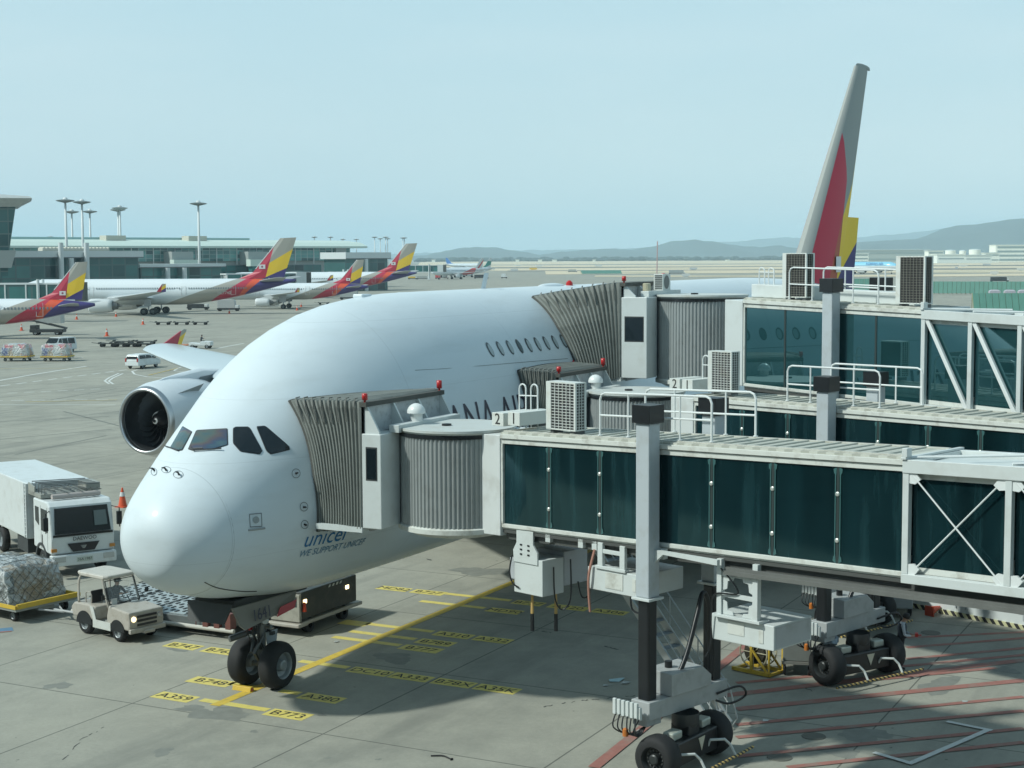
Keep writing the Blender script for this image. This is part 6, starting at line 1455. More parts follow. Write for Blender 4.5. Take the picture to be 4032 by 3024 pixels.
def dolly(label, loc, rz, L=3.2, Wd=2.3, deck=.5, group=None, name='pallet_dolly', bar=True, yel=True):
    t = thing(name, label, 'dolly', loc, rz, group)
    mb = MB(); mb.bb((-L/2, -Wd/2, deck-.09), (L/2, Wd/2, deck)); mb.bb((-L/2+.1, -.3, deck-.22), (L/2-.1, .3, deck-.1)); LP('deck', mb, mat('deck_metal', (0.3, 0.32, 0.3), 0.5, 0.2, noise=0.2), t, bevel=0.01)
    mb = MB()
    for s_ in (-1, 1): mb.bb((-L/2, s_*Wd/2-.03, deck), (L/2, s_*Wd/2+.03, deck+.12))
    if yel: mb.bb((L/2-.05, -Wd/2+.04, deck+.001), (L/2+.03, Wd/2-.04, deck+.16))
    LP('side_guide', mb, YEL, t)
    if bar: mb = MB(); mb.tube([(L/2, -.4, deck-.15), (L/2+.8, 0, deck-.2), (L/2, .4, deck-.15)], .035, 6); mb.tube([(L/2+.3, 0, deck-.18), (L/2+1.5, 0, deck-.15)], .04, 6); LP('drawbar', mb, mat('drawbar_grey', (0.4, 0.42, 0.42), 0.4), t)
    for x in (-L/2+.5, L/2-.5):
        for s_ in (-1, 1): lwheel(t, (x, s_*(Wd/2-.3), .2), .2, .14)
    return t
NETM = cargo_mat('cargo_wrapped_brown', [(.34, .3, .24), (.42, .43, .42), (.16, .18, .18), (.46, .5, .52), (.3, .27, .22), (.52, .54, .53), (.24, .26, .26), (.42, .45, .46)], 1.1)
gd = G(60, 2440, 0.2); back = Vector((.06, .99, 0)).normalized(); fwd_ = -back
pdl = dolly('flat cargo dolly with yellow end stop, hitched behind the cream tug', G(120, 2440)+back*1.3+Vector((.7, 0, 0)), atan2(fwd_.y, fwd_.x)-0.1, 3.3, 2.6)
pd = thing('cargo_pallet', 'netted plastic wrapped cargo pile on the dolly behind the tug', 'cargo', pdl.location+Vector((0, 0, .5)), pdl.rotation_euler.z)
load(pd, -1.75, 0.95, -1.15, 1.15, .01, 1.3, NETM, 2)

# ---------------------------------------------------------------- roller platform and container loader by the nose gear
lo = G(760, 2460)
L0 = G(570, 2310, .75); L1 = G(1000, 2475, .55)
ld = thing('cargo_loader', 'dark cargo loader with two lit lamps under the airliner belly behind the nose gear', 'cargo loader', (10.9, 3.4, 0), 0)
def wb(a, b_): mb = MB(); mb.bb(a, b_); return mb
ka = G(1190, 2445, .5); kx, ky = ka.x, ka.y
part('body_side', wb((kx, ky, .52), (kx+3.2, ky+1.6, 1.42)), mat('loader_dark', (0.03, 0.035, 0.033), 0.45, noise=0.3, dirt=(.1, .09, .07), dscale=3, damt=.5), ld, bevel=.03)
mb = MB(); mb.bb((kx-.06, ky-.05, .34), (kx+3.5, ky+1.7, .46)); mb.bb((kx-.25, ky-.04, .3), (kx+.3, ky+1.7, .42)); part('skirt', mb, TUGP, ld, bevel=.03)
mb = MB(); mb.bb((kx-.12, ky+.02, .47), (kx-.003, ky+1.6, 1.35)); cw = part('end_panel', mb, mat('loader_cream', (.35, .34, .29), .5, noise=.15, dirt=(.12, .11, .09), dscale=4, damt=.6), ld, bevel=.01)
mb = MB(); mb.bb((kx-.128, ky+.9, .6), (kx-.121, ky+1.25, 1.2)); part('opening', mb, BLACK, cw)
mb = MB(); mb.bb((kx-.128, ky+.12, .95), (kx-.121, ky+.65, 1.28)); part('control_panel', mb, DARK, cw)
mb = MB(); mb.lathe((kx+.05, ky-.06, .8), (0, 0, 1), [(0, .07), (.3, .04), (.3, 0)], 10); part('small_cone', mb, mat('cone_red', (.55, .06, .02), .5), ld)
for px_, py_ in ((1200, 2368), (1366, 2311)):
    v = ray(px_, py_); q = CAM+v*((ky-.0-CAM.y)/v.y)
    mb = MB(); mb.box((q.x, ky-.012, q.z), (.17, .02, .12)); part('lit_lamp', mb, mat('lit_lamp2', (.9, .8, .5), .3, emit=(1, .78, .42), es=5.0), ld)
mb = MB()
for k in range(4): mb.prism([(kx+1.5+k*.22, ky-.008, 1.3), (kx+1.6+k*.22, ky-.008, 1.3), (kx+1.66+k*.22, ky-.008, 1.38), (kx+1.56+k*.22, ky-.008, 1.38)], (0, -.004, 0))
part('white_mark', mb, PWH, ld)
for x in (kx+.6, kx+2.6):
    for s_ in (.2, 1.4): mb = MB(); mb.lathe((x, ky+s_-.1, .24), (0, 1, 0), [(0, .1), (0, .24), (.2, .24), (.2, .1)], 16); part('wheel', mb, RUB, ld)
# roller deck to the left, towards +y
rd = thing('roller_platform', 'low roller deck platform on the ground left of the nose gear', 'platform', (11, 7, 0), 0)
x0_, x1_, y0_, y1_ = kx-1.35, kx+2.6, ky+1.9, ky+8.3
part('frame', wb((x0_, y0_, .32), (x1_, y1_, .58)), mat('platform_steel', (0.16, 0.18, 0.18), .5, .3, noise=.2), rd, bevel=.02)
mb = MB()
for k in range(4): yy = y0_+.3+k*1.55; mb.bb((x0_+.12, yy, .582), (x1_-.12, yy+1.35, .60))
part('deck_plate', mb, mat('deck_pale', (0.4, 0.44, 0.44), .4, .3, noise=.1), rd)
mb = MB()
for i in range(26):
    for j in range(9):
        yy = y0_+.4+i*.24; xx = x0_+.35+j*.42
        mb.box((xx+(i % 2)*.1, yy, .612), (.2, .07, .02))
part('roller', mb, DARK, rd)
mb = MB(); mb.tube([(x0_-.1, y0_-.3, .3), (x0_-.1, y1_, .3)], .07, 10); part('side_tube', mb, mat('tube_cream', (.5, .49, .44), .45), rd)
mb = MB()
for k in range(3): mb.bb((x0_-.15, y0_-.2+k*.45, .35), (x0_+.15, y0_-.0+k*.45, .85-.1*k))
mb.tube([(x0_-.1, y0_+1.2, .35), (x0_-.1, y0_+1.2, 1.0), (x0_-.1, y0_+.3, 1.0), (x0_-.1, y0_+.3, .35)], .02, 5)
part('control_post', mb, mat('post_red', (.16, .06, .05), .5), rd)
# wheel chocks
for px_, py_, lb in ((968, 2714, 'yellow chock against the left nose wheel'), ):
    c = G(955, 2718); t = thing('wheel_chock', 'yellow wheel chock lying against the front of the far nose wheel', 'chock', c, 0)
    mb = MB(); mb.prism([(-.1, -.33, 0), (.1, -.33, 0), (.06, -.33, .13), (-.06, -.33, .13)], (0, .62, 0)); LP('block', mb, YEL, t, bevel=.01)
    mb = MB(); mb.box((0, -.335, .06), (.1, .012, .08)); LP('end_plate', mb, mat('reflector_red', (.5, .1, .05), .4), t)
# yellow cable reel and tool cart by the second bridge's bogie
c = G(2985, 2645); rl = thing('cable_reel', 'yellow framed cable reel standing beside the grey cart under the bridge', 'cable reel', c, radians(-105))
mb = MB(); mb.bb((-.65, -.4, .03), (.65, -.3, .13)); mb.bb((-.65, .3, .03), (.65, .4, .13))
for x in (-.6, .6): mb.bb((x-.04, -.4, .03), (x+.04, .4, .1))
for s_ in (-.36, .36): mb.bar((0, s_, .1), (0, s_, 1.15), .07); mb.bar((0, s_, .75), (.55, s_, .1), .05); mb.bar((.6, s_, .1), (.6, s_, 1.0), .05)
LP('frame', mb, YEL, rl)
for s_ in (-.25, .25):
    mb = MB(); mb.tube([(.0+.46*cos(k*pi/14), s_, .62+.46*sin(k*pi/14)) for k in range(29)], .022, 6, cap=False)
    for k in range(4): mb.tube([(.46*cos(k*pi/4), s_, .62+.46*sin(k*pi/4)), (-.46*cos(k*pi/4), s_, .62-.46*sin(k*pi/4))], .015, 5)
    LP('reel_rim', mb, mat('rim_cream', (.5, .47, .33), .5), rl)
mb = MB(); mb.lathe((0, -.24, .62), (0, 1, 0), [(0, .1), (.02, .34), (.46, .34), (.48, .1)], 24); LP('cable_coil', mb, mat('coil', (.05, .045, .03), .6, noise=.4, nscale=20), rl)
c = G(3130, 2650); ct = thing('tool_cart', 'grey painted tool cart lettered on its side, between cable reel and wheel', 'cart', c+Vector((.5, .1, 0)), radians(17))
mb = MB(); mb.bb((-.9, -.4, .45), (.9, .4, 1.05)); bd_ = LP('bin', mb, mat('cart_grey', (.2, .215, .2), .55, noise=.2), ct, bevel=.02)
mb = MB(); mb.text('EDC', .36, Matrix.Translation((-.45, -.405, .78)) @ Matrix.Rotation(pi/2, 4, 'X'), ext=.002); LP('lettering', mb, PK, bd_)
mb = MB(); mb.bb((-.95, -.42, .36), (1.1, .42, .44)); LP('frame', mb, mat('cart_frame', (.2, .2, .18), .5), ct)
for x in (-.7, .7):
    for s_ in (-.35, .35): lwheel(ct, (x, s_, .17), .17, .08)
# louvred white wall unit at the right
a = Vector((24.5, -11.2, 0)); b_ = Vector((20.45, -20.7, 0)); d = (b_-a).normalized(); n = Vector((-d.y, d.x, 0)); 
wu = thing('louvre_wall', 'white louvred wall unit with black and yellow kerb stripe at the right edge', 'wall', a, atan2(d.y, d.x))
Lw = (b_-a).length
mb = MB(); mb.bb((0, 0, .15), (Lw, 2.4, 2.6)); wl_ = LP('casing', mb, mat('casing_white', (.62, .66, .66), .45, noise=.04), wu)
mb = MB(); k = .35
while k < Lw-2.6:
    for j in range(9): mb.bb((k, -.03, .5+j*.2), (k+2.1, .0, .585+j*.2))
    for u in (k-.06, k+2.1): mb.bb((u, -.04, .3), (u+.06, .0, 2.5))
    k += 2.55
LP('louvres', mb, mat('louvre_grey', (.38, .42, .43), .4), wl_)
mb = MB(); mb.bb((0, -.05, 0.0), (Lw, 2.3, .15)); LP('striped_kerb', mb, stripes('kerb_stripes', (.6, .58, .35), (.03, .03, .03), .3, 0, .6, .5, .8), wu)
# crumpled bag lying on the second bridge's axle
mb = MB(); rnd = random.Random(8); c = Vector((13.05, -14.15, 1.12)); n_ = 12
rg_ = []
for z, r in ((-.14, .16), (-.05, .27), (.06, .25), (.14, .17), (.19, .05)): rg_.append([c+Vector((r*rnd.uniform(.75, 1.25)*cos(2*pi*k/n_), r*rnd.uniform(.75, 1.25)*sin(2*pi*k/n_), z+rnd.uniform(-.03, .03))) for k in range(n_)])
mb.loft(rg_); tag(part('plastic_bag', mb, mat('bag_blue_white', (.45, .55, .66), .35, noise=.4, nscale=9), None), 'crumpled pale blue bag resting on the second bridge wheel axle', 'bag')
# low grey machine and red cover beyond the third bogie
c = G(3560, 2420); gm = thing('ground_power_unit', 'low pale grey ground power unit parked beyond the worker', 'power unit', c+Vector((.6, .6, 0)), radians(20))
mb = MB(); mb.loft([[Vector((x, y, z)) for x, z in ((-1.5, .35), (1.5, .35), (1.5, .95), (1.2, 1.1), (-1.5, 1.1))] for y in (-.55, .55)]); g0 = LP('housing', mb, PGD, gm, bevel=.04)
mb = MB(); mb.box((1.3, -.555, .8), (.4, .01, .2)); mb.box((.3, -.555, .7), (.6, .01, .4)); LP('hatch', mb, PWD, g0)
for x in (-1, 1):
    for s_ in (-.5, .5): lwheel(gm, (x, s_, .22), .22, .12)
c = G(3660, 2425); rc = thing('fallen_cone', 'orange red traffic cone lying on its side near the white wall', 'cone', c, 0)
mb = MB(); mb.lathe((0, 0, .16), (1, -.4, 0.1), [(0, .17), (.05, .16), (.6, .04), (.6, 0)], 14); LP('cone_body', mb, mat('cone_red', (.55, .06, .02), .5), rc)
mb = MB(); mb.box((-.02, 0, .17), (.04, .34, .34), Matrix.Rotation(-.38, 3, 'Z')); LP('cone_base', mb, mat('cone_red', (.55, .06, .02), .5), rc)

# ---------------------------------------------------------------- cones
def cone(loc, label, h=.75, group='traffic cones on the apron'):
    t = thing('traffic_cone', label, 'cone', loc, 0, group); k = h/.75
    mb = MB(); mb.lathe((0, 0, 0), (0, 0, 1), [(.03*k, .17*k), (.72*k, .035*k), (.75*k, .03*k), (.75*k, 0)], 20); c_ = LP('cone_body', mb, mat('cone_orange', (.62, .09, .03), .45), t, smooth=True)
    mb = MB(); mb.lathe((0, 0, 0), (0, 0, 1), [(.42*k, .108*k), (.58*k, .075*k)], 20); LP('reflective_band', mb, mat('band_white', (.6, .62, .62), .4), c_)
    mb = MB(); mb.box((0, 0, .02*k), (.42*k, .42*k, .04*k)); LP('cone_base', mb, MATS['cone_orange'], t); return t
c0 = cone(G(483, 1996), 'orange traffic cone with white band between catering truck and airliner nose', .95)
def dupc(loc, label, s=1.0):
    c = dup(c0, loc, 0, label); c.scale = (s, s, s); return c
dupc(G(421, 1324), 'orange traffic cone standing alone on open concrete beyond the white van', 1.3)
dupc(G(85, 1302), 'orange traffic cone left of the belt loader under the nearest small airliner tail', 1.2)
dupc(G(302, 1258), 'orange traffic cone under the purple tail cone of the nearest small airliner', 1.2)
dupc(G(563, 1278), 'orange and white cone in front of the left airliner main wheels', 1.2)
dupc(G(457, 1247), 'small cone under the engine of the striped twin jet', 1.1)
dupc(G(903, 1235), 'orange cone below the rear fuselage of the striped twin jet', 1.1)
dupc(G(1170, 1222), 'orange cone beside the main wheel of the far small airliner', 1.2)
dupc(G(1186, 1208), 'farthest orange cone behind the far small airliner wheels', 1.1)
# litter
mb = MB(); rnd = random.Random(9)
c = G(2428, 2680); pts = [c+Vector((x, y, .01+rnd.uniform(0, .05))) for x, y in ((-.28, .1), (-.05, .22), (.25, .02), (.22, -.16), (-.1, -.12))]
mb.add(pts, [tuple(range(5))]); mb.v += [p-Vector((0, 0, .008)) for p in mb.v[:5]]; mb.f.append([5, 6, 7, 8, 9]); mb.mi.append(0)
tag(part('plastic_sheet', mb, mat('sheet_blue', (.42, .6, .64), .3), None), 'pale blue plastic sheet lying on the concrete left of the nearest bridge column', 'litter')
mb = MB(); c = G(2462, 2692); mb.add([c+Vector(v) for v in ((-.15, .08, .03), (.1, .1, .05), (.2, -.1, .02), (-.05, -.1, .04), (0, 0, .005))], [(0, 1, 4), (1, 2, 4), (2, 3, 4), (3, 0, 4)])
tag(part('paper_scrap', mb, mat('paper_grey', (.4, .42, .4), .7), None), 'grey paper scrap touching the pale blue plastic sheet', 'litter')
for i, (px_, py_, lb) in enumerate(((3015, 2838, 'small white scrap on the red hatched area, lower left'), (3800, 2763, 'small white scrap on the red hatched area near the right edge'), (2385, 2700, 'tiny pale scrap left of the blue plastic sheet'), (1325, 2527, 'small pale plate on the yellow centreline behind the nose wheels'))):
    c = G(px_, py_, .01); mb = MB(); mb.add([c+Vector(v) for v in ((-.1, .05, .01), (.06, .09, .02), (.1, -.06, .01), (-.06, -.07, .02))], [(0, 1, 2, 3)]); tag(part('paper_scrap', mb, MATS['paper_grey'] if i != 0 else PWH, None), lb, 'litter')
c = G(1750, 2983, .01); mb = MB(); mb.tube(catmull([c+Vector(v) for v in ((-.05, .35, .01), (.06, .1, .02), (0, -.1, .01), (-.08, -.25, .01))], 4), [.02]*12+[.05], 5); tag(part('rubber_strip', mb, RUB, None), 'dark curved rubber strip on the bare concrete at the bottom', 'litter')
# ================================================================ other airliners
TAU = (0.34, 0.33, 0.29); SRED = (0.42, 0.025, 0.055); SOR = (0.62, 0.09, 0.035); SNAV = (0.055, 0.04, 0.17); SYEL = (0.75, 0.5, 0.03)
def airliner(label, tipx, tipd, rz, spec, group=None, body_rules=None, fin_rules=None, name='airliner', detail=2, tip=None, engc=None):
    L, R, zc, ze = spec['L'], spec['R'], spec['zc'], spec['ze']; X = lambda v: L+v
    ca, sa = cos(rz), sin(rz)
    fx, fz = spec['fin'][2]; P = D(tipx[0], tipx[1], tipd); loc = Vector((P.x-ca*X(fx), P.y-sa*X(fx), 0))
    t = thing(name, label, 'airliner', loc, rz, group)
    tag_ = spec['id']
    br = [below(*[(X(v) if i % 2 == 0 else v) for i, v in enumerate(r[:4])], r[4]) for r in (body_rules if body_rules is not None else spec['body'])]
    bm_ = livery('body_livery_'+tag_+str(len(MATS)), (0.68, 0.73, 0.75), br) if br else WHITE
    fr = [(leftof if r[0] == 'L' else below)(*[(X(v) if i % 2 == 0 else v) for i, v in enumerate(r[1:5])], r[5]) for r in (fin_rules if fin_rules is not None else spec['finr'])]
    fm = livery('fin_livery_'+tag_+str(len(MATS)), spec.get('finbase', TAU), fr)
    rings = []; nn = 30
    for i in range(49):
        u = i/48; x = L*(u if u > .12 else .12*(u/.12)**1.6)
        a = min(1, (x/(R*2.4)))**.5 if x < R*2.4 else 1; a = max(a, .03)
        if x > .6*L: q = (x-.6*L)/(.4*L); w = R*(1-q**2.2)+.16; zt = zc+R-(zc+R-ze-.2)*q**3.2; zb = zc-R+(ze-.22-(zc-R))*q**1.5
        else: w = R*a; zt = zc+R*a-(.25*R*(1-a)); zb = zc-R*a-(.25*R*(1-a))
        rings.append([Vector((x, w*cos(2*pi*k/nn), (zt+zb)/2+(zt-zb)/2*sin(2*pi*k/nn))) for k in range(nn)])
    mb = MB(); mb.loft(rings); bd = LP('fuselage', mb, bm_, t, smooth=True)
    if detail >= 1:
        mb = MB(); sp_ = .53 if R < 2.5 else .53; x = R*3
        while x < L*.84:
            for s_ in (-1, 1): 
                if not any(abs(x-d_*L) < .9 for d_ in (.3, .62)): mb.box((x, s_*(R-.004 if x < .6*L else R*(1-((x-.6*L)/(.4*L))**2.2)+.15), zc+.28*R), (.23, .05, .34))
            x += sp_
        o = LP('window_row', mb, mat('far_window', (0.16, 0.2, 0.22), 0.2), bd)
        for dx in (.3, .62, .79):
            q = max(0, (dx-.6)/.4); yy = R*(1-q**2.2)+.16*(dx > .6)
            mb = MB()
            for s_ in (-1, ):
                a_, h_ = .5, 1.0; z_ = zc+.15+(0.4*q)
                pts = [(dx*L-a_, s_*(yy+.02), z_-h_), (dx*L+a_, s_*(yy+.02), z_-h_), (dx*L+a_, s_*(yy-.06), z_+h_), (dx*L-a_, s_*(yy-.06), z_+h_), (dx*L-a_, s_*(yy+.02), z_-h_)]
                mb.tube(pts, .035, 4)
            LP('door_outline', mb, mat('door_line', (0.42, 0.42, 0.42), .5), bd)
    mb = MB(); F = [(X(a), b) for a, b in spec['fin']]   # root LE, tip LE, tip TE, root TE
    rr = []
    for i in range(7):
        f = i/6; le_ = Vector((F[0][0], 0, F[0][1])).lerp(Vector((F[1][0], 0, F[1][1])), f); te_ = Vector((F[3][0], 0, F[3][1])).lerp(Vector((F[2][0], 0, F[2][1])), f); c = te_.x-le_.x
        if i == 0: le_ = le_+Vector((-spec.get('fillet', 1.2), 0, 0))
        rr.append([le_, le_.lerp(te_, .25)+Vector((0, -.05*c, 0)), le_.lerp(te_, .7)+Vector((0, -.03*c, 0)), te_, le_.lerp(te_, .7)+Vector((0, .03*c, 0)), le_.lerp(te_, .25)+Vector((0, .05*c, 0))])
    mb.loft(rr); fn = LP('tail_fin', mb, fm, t)
    mb = MB()
    a0 = Vector((F[0][0], 0, F[0][1])); a1 = Vector((F[1][0], 0, F[1][1])); mb.tube([a0.lerp(a1, .25), a1], .06*R/2, 5); LP('leading_edge', mb, mat('le_silver', (.6, .62, .62), .3), fn)
    # small flag
    if spec.get('flag') and detail >= 1:
        fx_, fz_, s_ = spec['flag']; mb = MB(); mb.box((X(fx_), -.26*R/2.8-.12, fz_), (1.2*s_, .02, .8*s_)); fl_ = LP('flag_emblem', mb, mat('flag_white', (.62, .62, .62), .4), fn)
        mb = MB(); mb.lathe((X(fx_), -.26*R/2.8-.13, fz_), (0, -1, 0), [(.002, .2*s_), (.012, .2*s_), (.012, 0)], 12); LP('flag_disc', mb, mat('flag_disc', (.25, .05, .1), .5), fl_)
    # tailplane and wing
    sp2 = spec['span']/2; ht = spec['ht']
    for s_ in (-1, 1):
        mb = wing_mb([(X(ht[0]), .3, ht[1], ht[2], .1), (X(ht[0])+ht[3]*.62, ht[3], ht[1]+.1*ht[3], ht[2]*.38, .08)], s_); LP('tailplane', mb, mat('tailplane_grey', (.3, .32, .32), .4), t, auto=.6)
        wx = spec['wing']; zr = zc-R*.55
        mb = wing_mb([(wx, 0, zr, spec['wc'], .12), (wx+sp2*.2, sp2*.33, zr+sp2*.02, spec['wc']*.55, .11), (wx+sp2*.62, sp2*.97, zr+sp2*.07, spec['wc']*.22, .09), (wx+sp2*.66, sp2, zr+sp2*.072, spec['wc']*.16, .08)], s_); LP('wing', mb, mat('wing_pale', (.42, .46, .47), .4), t, auto=.6)
        xt = wx+sp2*.66; zt_ = zr+sp2*.072; wl_ = spec['wl']
        mb = MB(); mb.prism([(xt, s_*sp2, zt_), (xt+wl_*.75, s_*(sp2+.25), zt_+wl_), (xt+wl_*1.2, s_*(sp2+.25), zt_+wl_), (xt+spec['wc']*.16, s_*sp2, zt_)], (0, s_*.08, 0))
        xa = xt; LP('winglet', mb, livery('winglet_'+tag_+str(len(MATS)), TAU, [below(xa, zt_+.1, xa+2, zt_+wl_*1.0, SYEL), below(xa, zt_-.3, xa+2, zt_+wl_*.55, SNAV), leftof(xa+wl_*.75, zt_+wl_, xa+wl_*.55, zt_, SRED)]) if spec['striped'] else WHITE, t)
        ey, ex, er = spec['eng']; eo = (ex, s_*ey, spec.get('ez', er+.55)); ec = mat('far_nacelle', (.6, .63, .63), .35)
        mb = MB(); mb.lathe(eo, (1, 0, 0), [(0.05, er*.82), (0, er*.88), (.25, er*.97), (er*1.2, er), (er*2.6, er*.9), (er*3.2, er*.78), (er*3.2, er*.6)], 24); e_ = LP('engine_nacelle', mb, ec, t, smooth=True)
        mb = MB(); mb.lathe(eo, (1, 0, 0), [(.06, er*.82), (er*.8, er*.85), (er*.82, 0)], 20); LP('inlet', mb, BLACK, e_)
        mb = MB(); mb.lathe(eo, (1, 0, 0), [(er*3.2, er*.6), (er*3.9, er*.42), (er*3.95, er*.2), (er*4.6, 0.02)], 16); LP('exhaust', mb, MID, e_)
        mb = MB(); mb.prism([(ex+er*.8, s_*ey-.12, eo[2]+er*.9), (ex+er*3.4, s_*ey-.12, eo[2]+er*.6), (ex+er*4.6, s_*ey-.12, zr+.35), (ex+er*3.0, s_*ey-.12, zr+.5)], (0, .24, 0)); LP('pylon', mb, ec, e_)
        gx_, gy_, gr = spec['gear']
        mb = MB(); mb.tube([(gx_, s_*gy_, zr), (gx_, s_*gy_, gr)], .16, 8); mb.box((gx_-.1, s_*(gy_+.5), zr-.7), (1.6, .06, 1.5)); LP('main_gear_leg', mb, PG, t)
        for dx in ((-1.0, 1.0) if spec['bogie'] else (0,)):
            for dy_ in (-.45, .45): lwheel(t, (gx_+dx, s_*gy_+dy_, gr), gr, .42, rm=MID)
    mb = MB(); mb.tube([(spec['ng'], 0, zc-R+.3), (spec['ng'], 0, .4)], .12, 8); LP('nose_gear_leg', mb, PG, t)
    for dy_ in (-.3, .3): lwheel(t, (spec['ng'], dy_, .45), .45, .28)
    return t, bd
A330 = dict(id='w', L=63.0, R=2.82, zc=4.85, ze=7.3, span=60.3, striped=True, wl=1.6,
    fin=[(-10.6, 7.5), (-3.3, 16.35), (.2, 16.5), (-2.6, 7.9)], fillet=2.2, flag=(-7.3, 10.2, 1.15),
    body=[(-13.3, 7.4, -26, 3.05, TAU), (-9.4, 8.4, -20, 1.9, SRED), (-9, 7.9, -13.5, 2.6, SOR), (-6.66, 7.9, -12.6, 3.06, SNAV)],
    finr=[('B', -5.25, 11.3, -.6, 14.0, SYEL), ('B', -6.66, 7.9, -2.2, 9.8, SNAV), ('L', -5.0, 13.6, -6.6, 7.9, SRED)],
    ht=(-8.5, 7.0, 5.6, 9.6), wing=20.5, wc=11.5, eng=(9.4, 20.5, 1.55), gear=(32.0, 5.3, .74), bogie=True, ng=6.7)
A320 = dict(id='n', L=37.6, R=1.98, zc=4.12, ze=5.15, span=34.1, striped=True, wl=1.0,
    fin=[(-7.3, 6.0), (-2.7, 11.55), (-.95, 11.65), (-2.0, 5.9)], fillet=1.4, flag=(-4.8, 6.9, .8),
    body=[(-8.97, 6.19, -13.95, 4.32, TAU), (-6.9, 6.2, -12.6, 2.87, SRED), (-6.6, 5.9, -8.9, 2.9, SOR), (-4.3, 6.08, -8.14, 2.87, SNAV)],
    finr=[('B', -3.75, 8.45, -1.1, 10.1, SYEL), ('B', -4.35, 6.1, -1.7, 7.5, SNAV), ('L', -3.73, 10.1, -4.35, 6.1, SRED)],
    ht=(-5.9, 4.9, 3.6, 6.2), wing=11.6, wc=6.8, eng=(5.75, 11.6, 1.05), gear=(17.8, 3.8, .58), bogie=False, ng=5.1)
G4 = 'striped tail airliners at the far stands'
airliner('nearest small striped tail airliner, cut off by the left edge, belt loader under it', (345, 1031), 236, radians(-64), A320, G4)
t2, b2_ = airliner('large twin jet with striped tail, white body and four wheel bogies, left of centre', (1167, 938), 338, radians(-65), A330, G4)
airliner('small striped tail airliner behind the large twin jet, engine and wheel showing', (1434, 1030), 372, radians(-65), A320, G4)
airliner('farthest large striped tail airliner, rightmost of the parked row, partly hidden', (1643, 957), 485, radians(-67), A330, G4)
# registration marks
for (t_, L_, x_, z_, s_) in ((t2, 63.0, -15.2, 4.6, .9),):
    mb = MB(); mb.text('HL7740', s_, Matrix.Translation((L_+x_, -2.84, z_)) @ Matrix.Rotation(pi/2, 4, 'X'), ext=.01); 
    # bring it onto the tapering skin
    mb.v = [Vector((v.x, -(2.82*(1-((v.x-.6*63)/(.4*63))**2.2)+.16)-.04, v.z)) for v in mb.v]; LP('lettering', mb, PWH, b2_)
# distant plain airliners on the field
BLUE = (.22, .52, .68)
B777 = dict(A330); B777.update(id='b', R=3.1, L=62, body=[], striped=False, eng=(9.6, 20, 1.75), finbase=(.2, .5, .66), flag=None, finr=[])
def simple(label, nose, d, rz, spec, brules, fbase, frules, nm='airliner'):
    s = dict(spec); s['finbase'] = fbase; s['flag'] = None; s['striped'] = False
    ca, sa = cos(rz), sin(rz); P = D(nose[0], nose[1], d); fx = s['fin'][2][0]
    # place by the nose: reuse airliner() with a tip pixel computed from the nose position
    tip = Vector((P.x+ca*(s['L']+fx), P.y+sa*(s['L']+fx), s['fin'][2][1])); v = tip-CAM; dd = v.dot(FW)
    px = 2016+FPX*v.dot(RT)/dd; py = 1512-FPX*v.dot(UP)/dd
    return airliner(label, (px, py), dd, rz, s, None, brules, frules, nm)
tb, bb_ = simple('sky blue and silver airliner taxiing far behind the tall tail fin', (3546, 1055), 1010, radians(72), B777, None, (.2, .5, .66), [])
bb_.data.materials[0] = livery('blue_over_silver', (.55, .6, .62), [(0, 1, 5.3, BLUE)])
mb = MB(); mb.text('KOREAN AIR', 2.2, Matrix.Translation((17.5, 3.13, 6.55)) @ Matrix.Rotation(pi, 4, 'Z') @ Matrix.Rotation(pi/2, 4, 'X'), ext=.01); LP('lettering', mb, mat('title_blue', (.02, .1, .35), .5), bb_)
mb = MB(); mb.box((1.9, 1.3, 5.7), (1.2, 1.2, .45)); LP('cockpit_glass', mb, DGLASS, bb_)
B737 = dict(A320); B737.update(id='s', L=39.0)
t_, q_ = simple('small far airliner with white and red swirled tail beside a red truck', (1700, 1075), 850, radians(-20), B737, [(-12, 5.5, -22, 2.6, (.55, .05, .04)), (-7.5, 6, -10, 3, (.6, .62, .62))], (.62, .62, .6), [('B', -3, 9, -1, 11, (.5, .04, .04)), ('B', -4.5, 6.0, -1.5, 9.2, (.62, .62, .6))])
t_, q_ = simple('far airliner showing a white tail with a green leaf, behind the red swirled one', (1752, 1066), 930, radians(-22), A320, [], (.6, .63, .62), [('B', -4, 9.8, 0, 9.4, (.02, .25, .2)), ('B', -5.5, 6.2, -.8, 7.8, (.6, .63, .62))])
t_, q_ = simple('most distant airliner on the field with a blue tail fin at its left', (1900, 1044), 1500, radians(105), A320, [], (.06, .2, .5), [])

